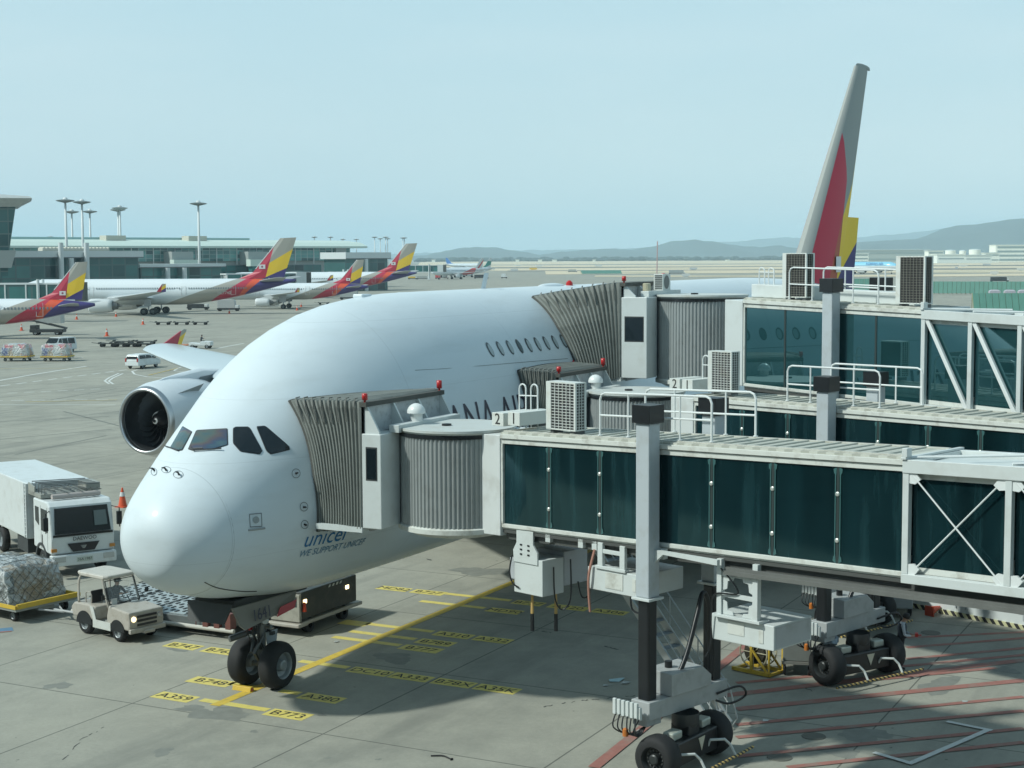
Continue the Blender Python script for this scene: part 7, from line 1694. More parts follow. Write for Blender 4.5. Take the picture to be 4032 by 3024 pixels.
# ================================================================ terminal
TG_ = None
def glassy(name, a, b, sx, sz, line=(0.25, 0.3, 0.3)):
    m, nt, bb = new_mat(name); L = nt.links.new; t = nt.nodes.new('ShaderNodeTexCoord'); s = nt.nodes.new('ShaderNodeSeparateXYZ'); L(t.outputs['Object'], s.inputs[0])
    def mth(op, x, y=None):
        n = nt.nodes.new('ShaderNodeMath'); n.operation = op
        for i, v in enumerate((x, y)):
            if v is None: continue
            if isinstance(v, (int, float)): n.inputs[i].default_value = v
            else: L(v, n.inputs[i])
        return n.outputs[0]
    u = mth('DIVIDE', s.outputs[0], sx); w = mth('DIVIDE', s.outputs[2], sz)
    cb = nt.nodes.new('ShaderNodeCombineXYZ'); L(mth('FLOOR', u), cb.inputs[0]); L(mth('FLOOR', w), cb.inputs[2]); wn = nt.nodes.new('ShaderNodeTexWhiteNoise'); L(cb.outputs[0], wn.inputs['Vector'])
    n = nt.nodes.new('ShaderNodeTexNoise'); n.inputs['Scale'].default_value = .09; n.inputs['Detail'].default_value = 5; L(t.outputs['Object'], n.inputs['Vector'])
    fac = mth('MULTIPLY', wn.outputs['Value'], mth('MULTIPLY', n.outputs['Fac'], 1.7))
    mx = nt.nodes.new('ShaderNodeMix'); mx.data_type = 'RGBA'; mx.inputs['A'].default_value = (*a, 1); mx.inputs['B'].default_value = (*b, 1); L(fac, mx.inputs['Factor'])
    ln = mth('MAXIMUM', mth('LESS_THAN', mth('FRACT', u), .1), mth('LESS_THAN', mth('FRACT', w), .1))
    m2 = nt.nodes.new('ShaderNodeMix'); m2.data_type = 'RGBA'; L(mx.outputs['Result'], m2.inputs['A']); m2.inputs['B'].default_value = (*line, 1); L(ln, m2.inputs['Factor'])
    L(m2.outputs['Result'], bb.inputs['Base Color']); bb.inputs['Roughness'].default_value = .12; bb.inputs['Specular IOR Level'].default_value = .6; return m
GL1 = glassy('concourse_glass', (0.015, 0.07, 0.075), (0.16, 0.42, 0.4), 3.0, 1.5, (.3, .38, .37))
GL2 = glassy('gallery_glass', (0.006, 0.035, 0.04), (0.05, 0.2, 0.19), 4.5, 3.4, (0.06, 0.12, 0.12))
RFG = mat('roof_green_grey', (0.55, 0.66, 0.6), 0.5, noise=0.05); CONC = mat('facade_grey', (0.32, 0.35, 0.34), 0.7, noise=0.08); WTR = mat('truss_white', (0.58, 0.62, 0.62), 0.5)
def zat(y, d, px=700): return 12.05+(1012-0.0044*(px-2016)-y)/FPX*d
P0 = az(-250, 560); P1_ = az(1432, 690)
def horiz(px, depth):
    v = ray(px, 1012); q = CAM+v*depth; q.z = 0; return q
A_ = horiz(-250, 520); B_ = horiz(1425, 640); d = (B_-A_).normalized(); Lb = (B_-A_).length; n = Vector((-d.y, d.x, 0))
if n.dot(A_-CAM) < 0: n = -n
cs = thing('concourse_building', 'long glass fronted terminal concourse with pale green roof behind the parked airliners', 'terminal', A_, atan2(d.y, d.x))
sgn = 1 if Vector((-d.y, d.x, 0)).dot(n) > 0 else -1
def cb_(mb, x0, x1, y0, y1, z0, z1): return mb.bb((x0, sgn*y0, z0), (x1, sgn*y1, z1))
zr = 17.3
mb = MB(); cb_(mb, 0, Lb-8, 1.2, 40, 0, 11.5); LP('lower_wall', mb, CONC, cs)
mb = MB(); cb_(mb, 0, Lb-6, 0.0, 38, 11.0, 15.9); LP('glass_wall', mb, GL1, cs)
mb = MB(); cb_(mb, 0, Lb-20, 0.6, 1.19, 3.0, 9.3); LP('lower_glazing', mb, GL2, cs)
mb = MB(); mb.prism([(0, -sgn*2.5, 16.0), (Lb+2, -sgn*2.5, 16.0), (Lb+2, sgn*0, 17.0), (Lb-8, sgn*12, 18.8), (0, sgn*12, 18.8)], (0, 0, .7)) if False else None
mb.loft([[Vector((x, sgn*y, z)) for y, z in ((-2.5, 15.95), (-2.5, 16.6), (1, 17.4), (14, 18.7), (40, 18.7), (40, 15.95))] for x in (-5, Lb+1)]) if False else None
mb = MB(); mb.loft([[Vector((x, sgn*y, z)) for y, z in ((-2.5, 15.95), (-2.5, 16.7), (2, 18.2), (14, 19.2), (40, 19.2), (40, 15.95))] for x in (-5, Lb+1)]); rf = LP('roof', mb, RFG, cs)
mb = MB(); cb_(mb, 20, Lb-45, 14, 16, 19.2, 20.0); LP('roof_screen', mb, mat('screen_teal', (0.3, 0.46, 0.46), 0.5), rf)
for px_ in (560, 1075): 
    x = ((horiz(px_, 560+0*px_)-A_).dot(d)); mb = MB(); cb_(mb, x-4, x+4, 8, 13, 18.7, 20.6); LP('roof_plant', mb, mat('plant_cream', (.48, .47, .4), .6, noise=.1), rf)
mb = MB(); cb_(mb, Lb-14, Lb-9, -1.5, 3, 0, 16); LP('end_pier', mb, CONC, cs)
for px_, w_ in ((770, 9), (1255, 9)):
    x = (horiz(px_, 570)-A_).dot(d); mb = MB(); cb_(mb, x-w_/2, x+w_/2, -6, -.02, 9.6, 14.6); st_ = LP('stair_tower', mb, CONC, cs)
    mb = MB(); cb_(mb, x-w_/2-1, x+w_/2+1, -9, -6.02, 9.0, 11.6); LP('curved_roof', mb, RFG, st_)
    mb = MB(); cb_(mb, x-w_/2, x+w_/2, -8.6, -6.03, 0, 8.98); LP('glass_front', mb, GL2, st_)
mb = MB(); 
for k in range(int(Lb/9)): cb_(mb, k*9, k*9+.35, -.25, -.01, 9.6, 15.9)
LP('facade_mullions', mb, WTR, cs)
# link gallery in front, left: two blocks
def gallery(label, pxa, pxb, da, db, ztop, zgl, zlow, cols, nm='gallery_building'):
    a = horiz(pxa, da); b = horiz(pxb, db); d = (b-a).normalized(); L = (b-a).length
    g = thing(nm, label, 'gallery', a, atan2(d.y, d.x)); s_ = 1 if Vector((-d.y, d.x, 0)).dot(a-CAM) > 0 else -1
    mb = MB(); mb.bb((0, s_*0, zlow), (L, s_*10, zgl)); LP('glazing', mb, GL2, g)
    mb = MB(); mb.bb((-1, -s_*1.0, zgl), (L+1, s_*11, ztop)); rf_ = LP('roof', mb, WTR, g)
    mb = MB()
    mb.bb((-1, -s_*1.06, zgl+.0), (L+1, -s_*1.005, zgl+.25)); LP('gutter', mb, MID, rf_)
    if zlow > 0: mb = MB(); mb.bb((0, s_*.5, 0), (L, s_*9.5, zlow-.02)); LP('base', mb, CONC, g)
    for x in cols:
        f = (horiz(x, (da+db)/2)-a).dot(d); mb = MB(); mb.lathe((f, -s_*1.8, 0), (0, 0, 1), [(0, .7), (ztop+2.2 if x in (190, 396) else zgl, .7), (ztop+2.2 if x in (190, 396) else zgl, 0)], 16); LP('column', mb, WTR, g)
    return g, L, s_
g_, L_, s_ = gallery('dark glass link gallery with white roof beam in front of the concourse', -60, 545, 400, 440, 14.2, 12.3, 2.5, (190, 270, 396))
mb = MB(); rnd = random.Random(12)
mb.loft([[Vector((x, s_*y, z)) for y, z in ((3, 14.2), (3, 14.9+.4*((i//2) % 2)), (5, 14.9+.4*((i//2) % 2)), (5, 14.2))] for i, x in enumerate([20+.6*(k//2)+.001*(k % 2) for k in range(76)])])
LP('roof_plant', mb, mat('plant_cream', (.48, .47, .4), .6, noise=.1), g_)
gallery('lower green glass gallery right of the tall link gallery', 552, 870, 445, 470, 10.5, 9.4, 0.5, (555, 700))
gallery('small white roofed pier at the right end of the concourse', 1360, 1525, 560, 580, 15.0-1.0, 12.2-.6, 0, (1395, ))
# control tower like roof at the far left edge
o = horiz(-40, 380); dd = RTH
rv_ = ray(60, 1012); tw = thing('canopy_tower', 'flared glass tower with wide perforated canopy roof at the left edge', 'tower', o, atan2(-rv_.x, rv_.y))
def rg(x0, x1, y0, y1, z): return [Vector((x0, y0, z)), Vector((x1, y0, z)), Vector((x1, y1, z)), Vector((x0, y1, z))]
k = 380/FPX
mb = MB(); mb.loft([rg(-8, (25+40)*k, -4, 10, 8), rg(-8, (33+40)*k, -4, 10, 14.0), rg(-8, (62+40)*k, -5, 11, 24.6)]); LP('glass_body', mb, glassy('tower_glass', (.02, .07, .075), (.07, .17, .17), 2.2, 3.0, (.12, .17, .17)), tw)
mb = MB(); mb.loft([rg(-8, (70+40)*k, -6, 11.5, 24.62), rg(-8, (85+40)*k, -7, 12, 25.3), rg(-8, (124+40)*k, -9, 13, 26.6), rg(-8, (115+40)*k, -8, 12, 27.1), rg(-8, (20+40)*k, -5, 9, 27.6)]); LP('canopy', mb, mat('canopy_lattice', (.42, .45, .44), .5, noise=.3, nscale=2.5), tw)
mb = MB(); mb.loft([rg(-8, (40+40)*k, -6, -4.02, 10), rg(-8, (60+40)*k, -6.5, -4.02, 14.2)]); LP('lower_screen', mb, CONC, tw)

# ---------------------------------------------------------------- light masts
def mast_proto(loc, label):
    t = thing('light_mast', label, 'light mast', loc, 0, 'tall apron light masts'); H = 31.0
    mb = MB(); mb.tube([(0, 0, 0), (0, 0, H*.45), (0, 0, H)], [.62, .5, .34], 12); LP('pole', mb, WTR, t, smooth=True)
    mb = MB(); 
    for k in range(12):
        a = 2*pi*k/12; mb.box((1.9*cos(a), 1.9*sin(a), H+.1), (1.3, .55, .35), Matrix.Rotation(a, 3, 'Z'))
    mb.lathe((0, 0, H), (0, 0, 1), [(-.6, .5), (-.1, 2.6), (.15, 3.1), (.35, 2.6), (.6, .9)], 24); LP('lamp_ring', mb, mat('lamp_ring_grey', (.16, .19, .19), .5, noise=.3), t)
    mb = MB(); mb.lathe((0, 0, H+.4), (0, 0, 1), [(0, .9), (.4, .8), (.75, .45), (.85, 0)], 16); LP('lamp_dome', mb, WTR, t, smooth=True); return t
def mast_at(px, py): d = 19.6*FPX/((1012-.0044*(px-2016))-py); return horiz(px, d)
desc = ['tallest looking light mast, leftmost of the left group', 'second tall light mast, just right of the leftmost', 'shorter looking light mast between the two tall left ones', 'light mast rightmost of the left group of four', 'front mast of the close pair above the gallery', 'rear mast of the close pair above the gallery', 'single tall light mast right of the pair, above the concourse',
        'small distant mast above the gallery roof at far left', 'small distant mast just left of the single tall mast', 'small distant mast just right of the single tall mast', 'distant mast over the concourse end, first of the right group', 'distant mast over the concourse end, second of the right group', 'small mast beyond the roof, third of the right group', 'small mast beyond the roof, fourth of the right group', 'distant mast left of the farthest striped tail', 'low distant mast beside the farthest striped tail', 'distant mast in the cluster, left one of two overlapping', 'distant mast in the cluster, right one of two overlapping', 'distant mast above the farthest striped tail, left of two', 'distant mast above the farthest striped tail, right of two']
mp_ = [(263,785),(328,791),(287,830),(358,829),(476,815),(469,822),(785,797),(201,931),(730,930),(800,931),(1239,932),(1302,932),(1351,941),(1404,941),(1476,932),(1498,938),(1519,932),(1527,938),(1587,935),(1593,935)]
m0 = None
for (px_, py_), ds in zip(mp_, desc):
    if m0 is None: m0 = mast_proto(mast_at(px_, py_), ds)
    else: dup(m0, mast_at(px_, py_), 0, ds)

# ---------------------------------------------------------------- far stand details: jet bridges, vehicles, dollies
def far_bridge(label, a, b, z0=4.3, h=2.7):
    a, b = Vector((a.x, a.y, 0)), Vector((b.x, b.y, 0)); d = (b-a).normalized(); L = (b-a).length; t = thing('far_boarding_bridge', label, 'boarding bridge', a, atan2(d.y, d.x), 'boarding bridges at the far stands')
    mb = MB(); mb.bb((0, -1.3, z0), (L-3, 1.3, z0+h)); LP('tunnel', mb, GL2, t)
    mb = MB(); mb.bb((-.2, -1.45, z0+h), (L-2.8, 1.45, z0+h+.3)); mb.bb((-.2, -1.45, z0-.3), (L-2.8, 1.45, z0)); 
    for k in range(int(L/4)): mb.bb((k*4, -1.42, z0), (k*4+.25, 1.42, z0+h))
    LP('frame', mb, WTR, t)
    mb = MB(); mb.bb((L-3, -1.8, z0-.3), (L, 1.8, z0+h+.5)); LP('cab', mb, WTR, t)
    mb = MB(); mb.bb((L, -1.6, z0-.2), (L+1.6, 1.6, z0+h+.4)); LP('canopy', mb, CANVD, t)
    mb = MB(); mb.tube([(L*.6, -1.6, .5), (L*.6, -1.6, z0+h+1)], .3, 8); mb.tube([(L*.6, 1.6, .5), (L*.6, 1.6, z0+h+1)], .3, 8); mb.bb((L*.6-.8, -1.8, .2), (L*.6+.8, 1.8, 1.0)); LP('drive_column', mb, WTR, t); return t
far_bridge('low glazed boarding bridge at the left edge behind the nearest striped tail', horiz(-60, 300), horiz(300, 300), 4.2, 3.0)
far_bridge('boarding bridge with grey cab just right of the large striped tail', horiz(880, 385), horiz(1190, 400), 5.0, 3.0)
far_bridge('short white boarding bridge beside the far small striped tail', horiz(1300, 500), horiz(1400, 505), 4.5, 2.8)
far_bridge('dark boarding bridge reaching right from the farthest striped tail', horiz(1605, 830), horiz(1745, 830), 4.5, 3.2)

def small_car(label, loc, rz, van=False, col=VW, group=None, cat='car', nm='estate_car'):
    t = thing(nm, label, cat, loc, rz, group); L, W_, H = (4.9, 1.85, 1.95) if van else (4.4, 1.75, 1.6)
    a = L/2
    prof = [(-a, .35), (-a, .95), (-a+.15, H-.15), (-a+.4, H), (.45, H), (1.35, 1.1), (a-.15, .95), (a, .7), (a, .35)] if not van else [(-a, .35), (-a, 1.1), (-a+.1, H-.1), (-a+.3, H), (.9, H), (1.65, 1.15), (a-.1, 1.0), (a, .7), (a, .35)]
    mb = MB(); mb.loft([[Vector((x, y*(W_/2)*(.86 if z > 1.2 else 1), z)) for x, z in prof] for y in (-1, 1)]); bd = LP('body', mb, col, t, bevel=.06)
    x1 = 1.3 if not van else 1.6
    for s_ in (-1, 1):
        y = W_/2*s_
        for xa, xb in ((-a+.35, -.75), (-.65, .4), (.48, x1-.25)):
            mb = MB(); mb.prism([(xa, y*.995, 1.12), (xb, y*.995, 1.12), (min(xb, .5 if not van else .95), y*.875, H-.12), (xa+.05, y*.875, H-.12)], (0, s_*.012, 0)); LP('side_window', mb, CG, bd)
        mb = MB(); mb.box((a-.02, s_*.68, .78), (.08, .3, .16)); LP('headlight', mb, HL, bd)
        mb = MB(); mb.box((-a+.0, s_*.74, 1.0), (.06, .16, .4)); LP('tail_light', mb, mat('tail_light_red', (.35, .03, .03), .3), bd)
        mb = MB(); mb.box((x1-.35, s_*(W_/2+.08), 1.15), (.12, .16, .12)); LP('mirror', mb, BLACK, bd)
        for x in (-a+.85, a-.85): lwheel(t, (x, s_*(W_/2-.12), .31), .31, .2)
    xs, zs = (prof[5], prof[4])
    mb = MB(); mb.add([(xs[0]-.03, -W_*.46, xs[1]+.06), (xs[0]-.03, W_*.46, xs[1]+.06), (zs[0]+.06, W_*.4, zs[1]-.06), (zs[0]+.06, -W_*.4, zs[1]-.06)], [(0, 1, 2, 3)]); mb.v = [v+Vector((.02, 0, .02)) for v in mb.v]; LP('windscreen', mb, CG, bd)
    mb = MB(); mb.add([(-a+.03, -W_*.42, 1.12), (-a+.03, W_*.42, 1.12), (-a+.16, W_*.37, H-.2), (-a+.16, -W_*.37, H-.2)], [(0, 1, 2, 3)]); mb.v = [v+Vector((-.03, 0, 0)) for v in mb.v]; LP('rear_window', mb, CG, bd)
    return t
ca = G(560, 1450); small_car('white estate car driving away to the right on the service road', ca+Vector((.5, .3, 0)), YAW-radians(20), nm='estate_car')
va = G(235, 1390); small_car('white minivan parked facing left behind the wrapped pallets', va+Vector((1, 1, 0)), YAW+pi-radians(22), van=True, nm='minivan', cat='van')
PKM = cargo_mat('cargo_pink_top', [(.42, .1, .12), (.4, .24, .15), (.42, .44, .43), (.36, .3, .22), (.12, .15, .3), (.5, .5, .48), (.45, .13, .13), (.34, .36, .36)], 1.3)
for i, (px_, lb, lb2) in enumerate(((60, 'loaded pallet dolly at the left edge, in front of the service road', 'wrapped cargo pile with red top on the left edge dolly'), (218, 'loaded pallet dolly in front of the white minivan', 'wrapped cargo pile with red top in front of the white minivan'))):
    c = G(px_, 1424)+Vector((1.2, .8, 0)); rz = radians(-67)
    dolly(lb, c, rz, 3.3, 2.4, .5, 'loaded dollies near the minivan')
    q = thing('cargo_pallet', lb2, 'cargo', c+Vector((0, 0, .5)), rz, 'wrapped cargo piles near the minivan'); load(q, -1.5, 1.5, -1.1, 1.1, .01, 1.55, PKM, 5+i, net=False)
# empty dollies
def empty_dolly(loc, label, rz):
    t = thing('empty_dolly', label, 'dolly', loc, rz, 'empty baggage dollies on the apron')
    mb = MB(); mb.bb((-1.4, -.75, .42), (1.4, .75, .52)); mb.bb((-1.4, -.75, .52), (-1.3, .75, .66)); mb.bb((1.3, -.75, .52), (1.4, .75, .66)); LP('deck', mb, mat('dolly_dark', (.06, .065, .06), .6, noise=.3), t)
    mb = MB(); mb.tube([(1.4, 0, .45), (2.5, 0, .6)], .04, 5); LP('drawbar', mb, MATS['dolly_dark'], t)
    for x in (-.95, .95):
        for s_ in (-.6, .6): mb = MB(); mb.lathe((x, s_-.08, .24), (0, 1, 0), [(0, 0), (0, .24), (.16, .24), (.16, 0)], 14); LP('wheel', mb, RUB, t)
    return t
dd_ = [((432, 1366), 'empty dolly leading the left pair chain, drawbar raised'), ((475, 1366), 'second empty dolly of the left chain'), ((487, 1357), 'empty dolly in the rear row of the left chain'), ((520, 1366), 'third empty dolly of the near chain'), ((560, 1366), 'fourth empty dolly of the near chain, left of the wing tip'), ((575, 1357), 'empty dolly in the rear row behind the wing tip'),
       ((643, 1279), 'leftmost of three empty dollies below the large twin jet'), ((716, 1279), 'middle of three empty dollies below the large twin jet'), ((789, 1279), 'rightmost of three empty dollies below the large twin jet'), ((1275, 1199), 'empty dolly below the far small striped airliner')]
e0 = None
for (px_, py_), lb in dd_:
    if e0 is None: e0 = empty_dolly(G(px_, py_), lb, radians(116))
    else: dup(e0, G(px_, py_), radians(116 if py_ > 1300 else 118), lb)
# tow tractor with rider beyond the wing
c = G(792, 1372); tt = thing('tow_tractor', 'small white tow tractor with orange frame beyond the upturned wing tip', 'tractor', c, radians(-70))
mb = MB(); mb.loft([[Vector((x, y, z)) for x, z in ((-1.5, .4), (1.5, .4), (1.5, .95), (.2, 1.0), (0, .7), (-1.5, .8))] for y in (-.7, .7)]); LP('body', mb, VW, tt, bevel=.05)
mb = MB(); mb.bb((-3.6, -.8, .4), (-1.7, .8, .55)); LP('orange_frame', mb, mat('frame_orange', (.5, .16, .06), .5), tt)
for x in (-1, 1):
    for s_ in (-.6, .6): lwheel(tt, (x, s_, .3), .3, .2)
person('rider in dark jacket sitting on the tow tractor beyond the wing', c+Vector((0, 0, 1.0)), radians(-70), sp, (NAVY, TROU, SHOE))
# belt loader / high lift under the left tail
c = G(170, 1322); bl_ = thing('belt_loader', 'conveyor belt loader truck under the nearest small striped tail', 'belt loader', c+Vector((2, 1, 0)), radians(-65))
mb = MB(); mb.bb((-2.6, -.9, .45), (2.8, .9, .95)); mb.bb((-2.5, -.9, .95), (-1.5, .9, 1.6)); LP('chassis', mb, DARK, bl_, bevel=.05)
mb = MB(); mb.bar((-4.4, -.3, 2.9), (3.2, -.3, 1.1), 1.0, .25); LP('conveyor', mb, DARK, bl_)
mb = MB(); mb.bb((-1.6, -.7, 1.9), (2.4, 1.3, 4.0)); LP('cargo_box', mb, mat('container_silver', (.42, .45, .44), .4, .3, noise=.15), bl_)
for x in (-1.7, 1.8):
    for s_ in (-.75, .75): lwheel(bl_, (x, s_, .42), .42, .25)
c = G(15, 1420); bt = thing('box_truck', 'pale box truck cut off by the left edge behind the pallets', 'truck', c+Vector((9, 14, 0)), radians(-67))
mb = MB(); mb.bb((-3.2, -1.2, .9), (1.6, 1.2, 3.5)); LP('cargo_body', mb, mat('truck_pale_blue', (.42, .5, .54), .4), bt, bevel=.04)
mb = MB(); mb.bb((-5.2, -1.1, .6), (-3.3, 1.1, 2.4)); LP('cab', mb, DARK, bt, bevel=.08)
for x in (-4.3, .6):
    for s_ in (-.95, .95): lwheel(bt, (x, s_, .45), .45, .28)
# service vehicles by the tails
def service(label, px, py, w=3.0, h=1.6, col=None, nm='service_cart', cat='cart', rz=radians(-66)):
    c = G(px, py); t = thing(nm, label, cat, c, rz); mb = MB(); mb.bb((-w/2, -.8, .35), (w/2, .8, .7)); LP('chassis', mb, DARK, t)
    mb = MB(); mb.loft([[Vector((x, y, z)) for x, z in ((-w/2+.1, .71), (w/2-.9, .71), (w/2-.9, h*.8), (w/2-1.1, h), (-w/2+.1, h))] for y in (-.75, .75)]); LP('load_bed', mb, col or CONC, t, bevel=.03)
    mb = MB(); mb.bb((w/2-.85, -.75, .71), (w/2-.05, .75, 1.35)); LP('cab', mb, VW, t, bevel=.06)
    for x in (-w/2+.5, w/2-.5):
        for s_ in (-.7, .7): mb = MB(); mb.lathe((x, s_-.1, .3), (0, 1, 0), [(0, 0), (0, .3), (.2, .3), (.2, 0)], 14); LP('wheel', mb, RUB, t)
    return t
service('dark service cart below the large twin jet rear fuselage', 780, 1220, 5, 1.4, DARK); service('orange and white service cart below the large striped tail', 900, 1225, 5, 2.6, mat('cart_silver', (.4, .42, .42), .4), nm='service_truck', cat='truck')
service('white and dark lavatory truck under the large striped tail', 1380, 1180, 6, 2.6, None, 'lavatory_truck', 'truck')
service('red box truck beside the far red and white airliner', 1740, 1098, 7.5, 3.3, mat('truck_red', (.5, .05, .05), .5), 'red_truck', 'truck')
service('yellow equipment cart right of the farthest striped tail', 1625, 1100, 5, 1.6, YEL, 'equipment_cart', 'cart'); service('grey equipment cart between yellow cart and red truck', 1665, 1100, 7, 1.9, None, 'equipment_cart', 'cart')
service('baggage carts train right of the far red and white airliner', 1895, 1097, 8, 2.2, DARK, 'baggage_cart', 'cart'); service('white cargo container truck standing alone on the far apron', 1985, 1096, 3.4, 2.6, VW, 'container_truck', 'truck')
service('far grey field vehicle left of the green net', 2255, 1072, 7, 2.2, CONC, 'field_vehicle', 'vehicle'); service('far grey field vehicle right of the bridge beacon', 2665, 1079, 11, 2.6, CONC, 'field_vehicle', 'vehicle'); service('dark car behind the green blast fence at right', 3935, 1110, 8, 2.2, DARK, 'dark_vehicle', 'vehicle')
for px_, py_, lb in ((2025, 1068, 'white airfield marker board left of the bridge, near the yellow machine'), (2040, 1048, 'white airfield marker board, upper one left of centre'), (2122, 1050, 'white airfield marker board above the canopy'), (2356, 1050, 'white airfield board far behind the canopy'), (2730, 1063, 'white airfield board right of the bridge beacon'), (2700, 1091, 'low white airfield board close above the fuselage'), (3915, 1082, 'long white airfield board above the green fence'), (3793, 1050, 'white airfield board beside the red barrier'), (3766, 1060, 'small white cabinet left of the red barrier'), (4020, 1066, 'small white cabinet at the right edge'), (3885, 1045, 'tiny white board on the grass at right'), (2100, 1063, 'yellow machine silhouette board on the field')):
    c = G(px_, py_); d_ = (c-CAM).length; w_ = 30*d_/FPX if py_ != 1060 else 10*d_/FPX; mb = MB(); mb.box(c+Vector((0, 0, 1.3)), (.4, w_, 1.6), Matrix.Rotation(YAW, 3, 'Z')); mb.box(c+Vector((0, 0, .25)), (.2, w_*.6, .5), Matrix.Rotation(YAW, 3, 'Z')); tag(part('airfield_board', mb, YEL if 'yellow' in lb and py_ == 1063 else PWH, None), lb, 'airfield sign')
# green blast fences
GRN = mat('fence_green', (.08, .21, .165), .6, noise=.15, nscale=.6)
def blast_fence(label, a, b, n, h, lean=1.5):
    d = (b-a).normalized(); L = (b-a).length; t = thing('blast_fence', label, 'fence', a, atan2(d.y, d.x), 'green blast fences'); s_ = 1 if Vector((-d.y, d.x, 0)).dot(a-CAM) > 0 else -1
    w = L/n
    mb = MB()
    for i in range(n): mb.prism([(i*w+.05, 0, .3), ((i+1)*w-.05, 0, .3), ((i+1)*w-.05, s_*lean, h), (i*w+.05, s_*lean, h)], (0, s_*.15, 0))
    LP('panels', mb, GRN, t)
    mb = MB()
    for i in range(n+1): mb.bar((i*w, s_*.1, 0), (i*w, s_*(lean+.2), h), .14); mb.bar((i*w, s_*3, 0), (i*w, s_*(lean+.2), h*.9), .12)
    LP('braces', mb, mat('fence_brace', (.3, .3, .18), .6), t); return t
blast_fence('long green blast fence at right, behind the wire grille units', G(3660, 1158), G(4200, 1160), 30, 3.9)
blast_fence('nearer green blast fence at the right edge, above the upper bridge', G(3835, 1236), G(4250, 1236), 16, 4.2, 2.4)
blast_fence('green blast fence seen between the tail fin and the railings', G(3345, 1146), G(3500, 1146), 8, 4.2)
blast_fence('distant low green screen on the field above the canopy', G(2292, 1080), G(2450, 1079), 8, 2.6, 5)
# cargo dollies before the fence
for i, px_ in enumerate((3915, 3975, 4030)):
    c = G(px_, 1164); t = thing('covered_dolly', ['left', 'middle', 'right'][i]+'most pale covered cargo dolly in front of the green blast fence', 'dolly', c, YAW+pi/2, 'covered dollies by the green fence')
    mb = MB(); mb.bb((-1.7, -1, .4), (1.7, 1, .55)); LP('deck', mb, DARK, t); mb = MB(); mb.loft([[Vector((x, y, .56)) for x, y in ((-1.6, -.9), (1.6, -.9), (1.6, .9), (-1.6, .9))], [Vector((x, y, 1.4)) for x, y in ((-1.5, -.85), (1.5, -.85), (1.5, .85), (-1.5, .85))], [Vector((x, y, 1.75)) for x, y in ((-.9, -.5), (.9, -.5), (.9, .5), (-.9, .5))]]); LP('cover', mb, mat('cover_lilac', (.42, .4, .44), .5, noise=.2, nscale=3), t)
    for x in (-1.2, 1.2): mb = MB(); mb.lathe((x, -1, .25), (0, 1, 0), [(0, 0), (0, .25), (2, .25), (2, 0)], 10); LP('wheel', mb, RUB, t)
# far white buildings
FW_ = mat('far_white_wall', (.8, .82, .74), .7); FG_ = mat('far_grey_wall', (.35, .4, .38), .7); FR_ = mat('far_roof', (.5, .56, .56), .6)
def fbuild(label, x0, x1, y0, d, mt=FW_, roof=FR_, nb=3, nm='far_building', yb=None):
    c = horiz((x0+x1)/2, d); w = (x1-x0)*d/FPX; h = zat(y0, d, (x0+x1)/2); t = thing(nm, label, 'building', c, YAW-pi/2)
    mb = MB(); mb.bb((-w/2, 0, 0), (w/2, w*.35+15, h)); wl = LP('wall', mb, mt, t)
    mb = MB(); mb.bb((-w/2-1, -1, h), (w/2+1, w*.35+16, h+1.0)); LP('roof', mb, roof, t)
    for k in range(nb):
        z = h*(k+.55)/nb; mb = MB(); mb.bb((-w/2+w*.05, -.3, z-h*.07), (w/2-w*.05, -.02, z+h*.05)); LP('window_band', mb, mat('far_band', (.22, .28, .28), .3), wl)
    return t
for a in [('long low far terminal with pale roof left of the white tanks', 3345, 3662, 985, 2600, FG_, FR_, 2), ('far hangar with white front beside the blue airliner tail', 3350, 3420, 998, 2300), ('pale boxy far building under the hill, right of the long terminal', 3655, 3715, 988, 2500), ('cream far warehouse behind the grille unit', 3690, 3800, 1003, 2350, FW_, FW_, 1), ('low far buildings row right of the grille unit', 3800, 3905, 1005, 2350, FW_, FR_, 1), ('tall white far office block at the right edge', 3920, 4060, 966, 2700, FW_, FW_, 4), ('small white far building by the office block', 3880, 3935, 996, 2500, FW_, FR_, 2)]: fbuild(*a)
t0 = None
for px_, w_, y_, lb in ((3742, 42, 984, 'widest white storage tank, left of three'), (3790, 26, 985, 'narrow white storage tank, middle of three'), (3838, 46, 981, 'white storage tank, right of three')):
    d_ = 2500; c = horiz(px_, d_); r_ = w_/2*d_/FPX; h = zat(y_, d_, px_); t = thing('storage_tank', lb, 'tank', c, 0, 'far white storage tanks'); mb = MB(); mb.lathe((0, 0, 0), (0, 0, 1), [(0, r_), (h-1, r_)], 20); LP('shell', mb, FW_, t); mb = MB(); mb.lathe((0, 0, h-1), (0, 0, 1), [(0, r_), (1, r_*.7), (1.5, 0)], 20); LP('lid', mb, FR_, t)
rnd = random.Random(21)
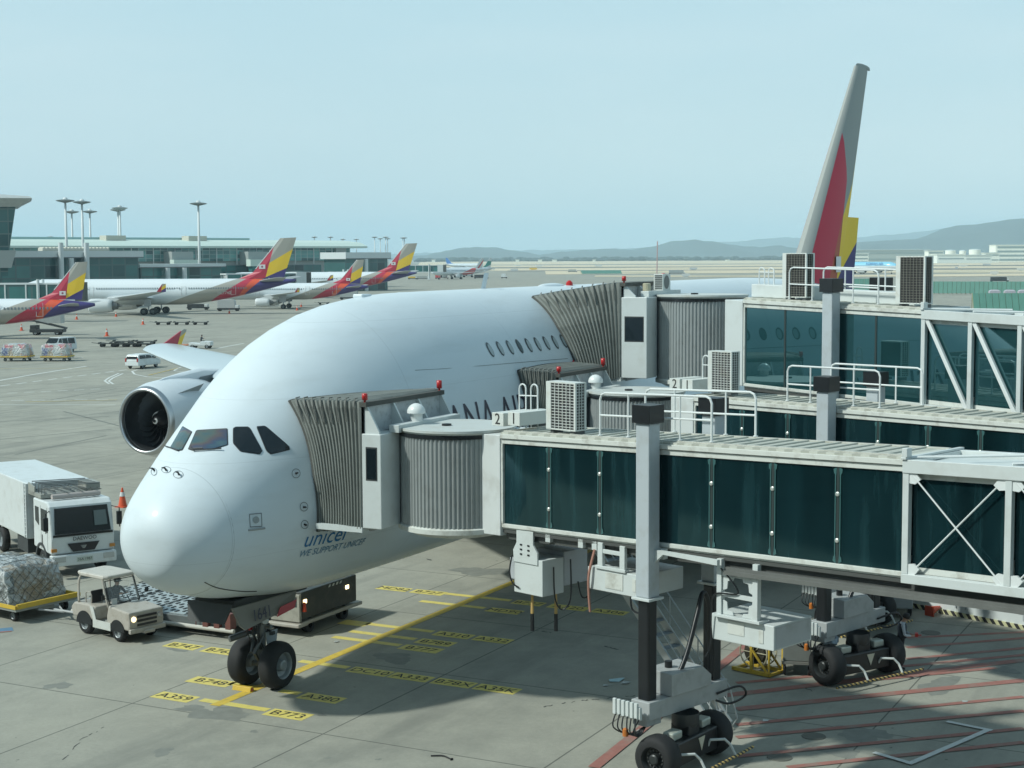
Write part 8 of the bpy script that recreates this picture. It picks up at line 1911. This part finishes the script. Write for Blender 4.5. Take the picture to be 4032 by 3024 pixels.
for i in range(14):
    px_ = rnd.choice([rnd.uniform(1690, 1780), rnd.uniform(2000, 2080), rnd.uniform(2100, 2400), rnd.uniform(2750, 3000)]); fbuild('tiny far building at the foot of the hills, number %d from chance' % i, px_, px_+rnd.uniform(6, 16), rnd.uniform(1016, 1021), 4200+i*60, FW_, FW_, 0) if False else None
fb = [(1700, 1712, 'tiny far building at the hill foot, left of the blue tail'), (2030, 2044, 'tiny cream far building between the two hill ranges'), (2120, 2134, 'tiny pale far building under the hill gap'), (2175, 2192, 'tiny cream far block right of the hill gap'), (2335, 2345, 'tiny white far block on the plain above the green screen'), (2860, 2872, 'tiny white far tower block left of the tall tail fin')]
for a, b, lb in fb: fbuild(lb, a, b, 1024, 3900, FW_, FW_, 0)
# dark tree belt at the hill foot
mb = MB(); rnd = random.Random(2)
for i in range(260):
    px_ = 1650+i*9.5; d_ = 4300+rnd.uniform(-150, 150); c = horiz(px_, d_); w_ = rnd.uniform(9, 18); h_ = rnd.uniform(6, 13)
    mb.loft([[c+Vector((w_*cos(k*pi/3)*s, w_*sin(k*pi/3)*s, h_*z)) for k in range(6)] for s, z in ((.8, 0), (1, .5), (.6, .9), (.1, 1))])
tag(part('far_tree_belt', mb, HM, None), 'dark far tree belt along the foot of the hills', 'trees', kind='stuff')

# ================================================================ haze
zmin, zmax = -1.0, 330.0
mb = MB(); c0_ = far(3500, 0); mb.box((0, 0, 0), (1, 1, 1))
mb = MB(); q = Matrix.Rotation(YAW, 3, 'Z'); mb.box(far(8500, 0)+Vector((0, 0, (zmin+zmax)/2)), (19000, 15000, zmax-zmin), q)
m, nt_, b_ = new_mat('haze_air'); nt_.nodes.remove(b_); pv = nt_.nodes.new('ShaderNodeVolumePrincipled'); pv.inputs['Color'].default_value = (.66, .88, 1.0, 1); pv.inputs['Density'].default_value = 0.00011; pv.inputs['Anisotropy'].default_value = 0.0
nt_.links.new(pv.outputs[0], [n_ for n_ in nt_.nodes if n_.type == 'OUTPUT_MATERIAL'][0].inputs['Volume'])
hzo = part('haze', mb, m, None); hzo['kind'] = 'stuff'; hzo['label'] = 'thin pale haze over the whole airfield'
for o in bpy.data.objects:
    if '_m' in o: del o['_m']
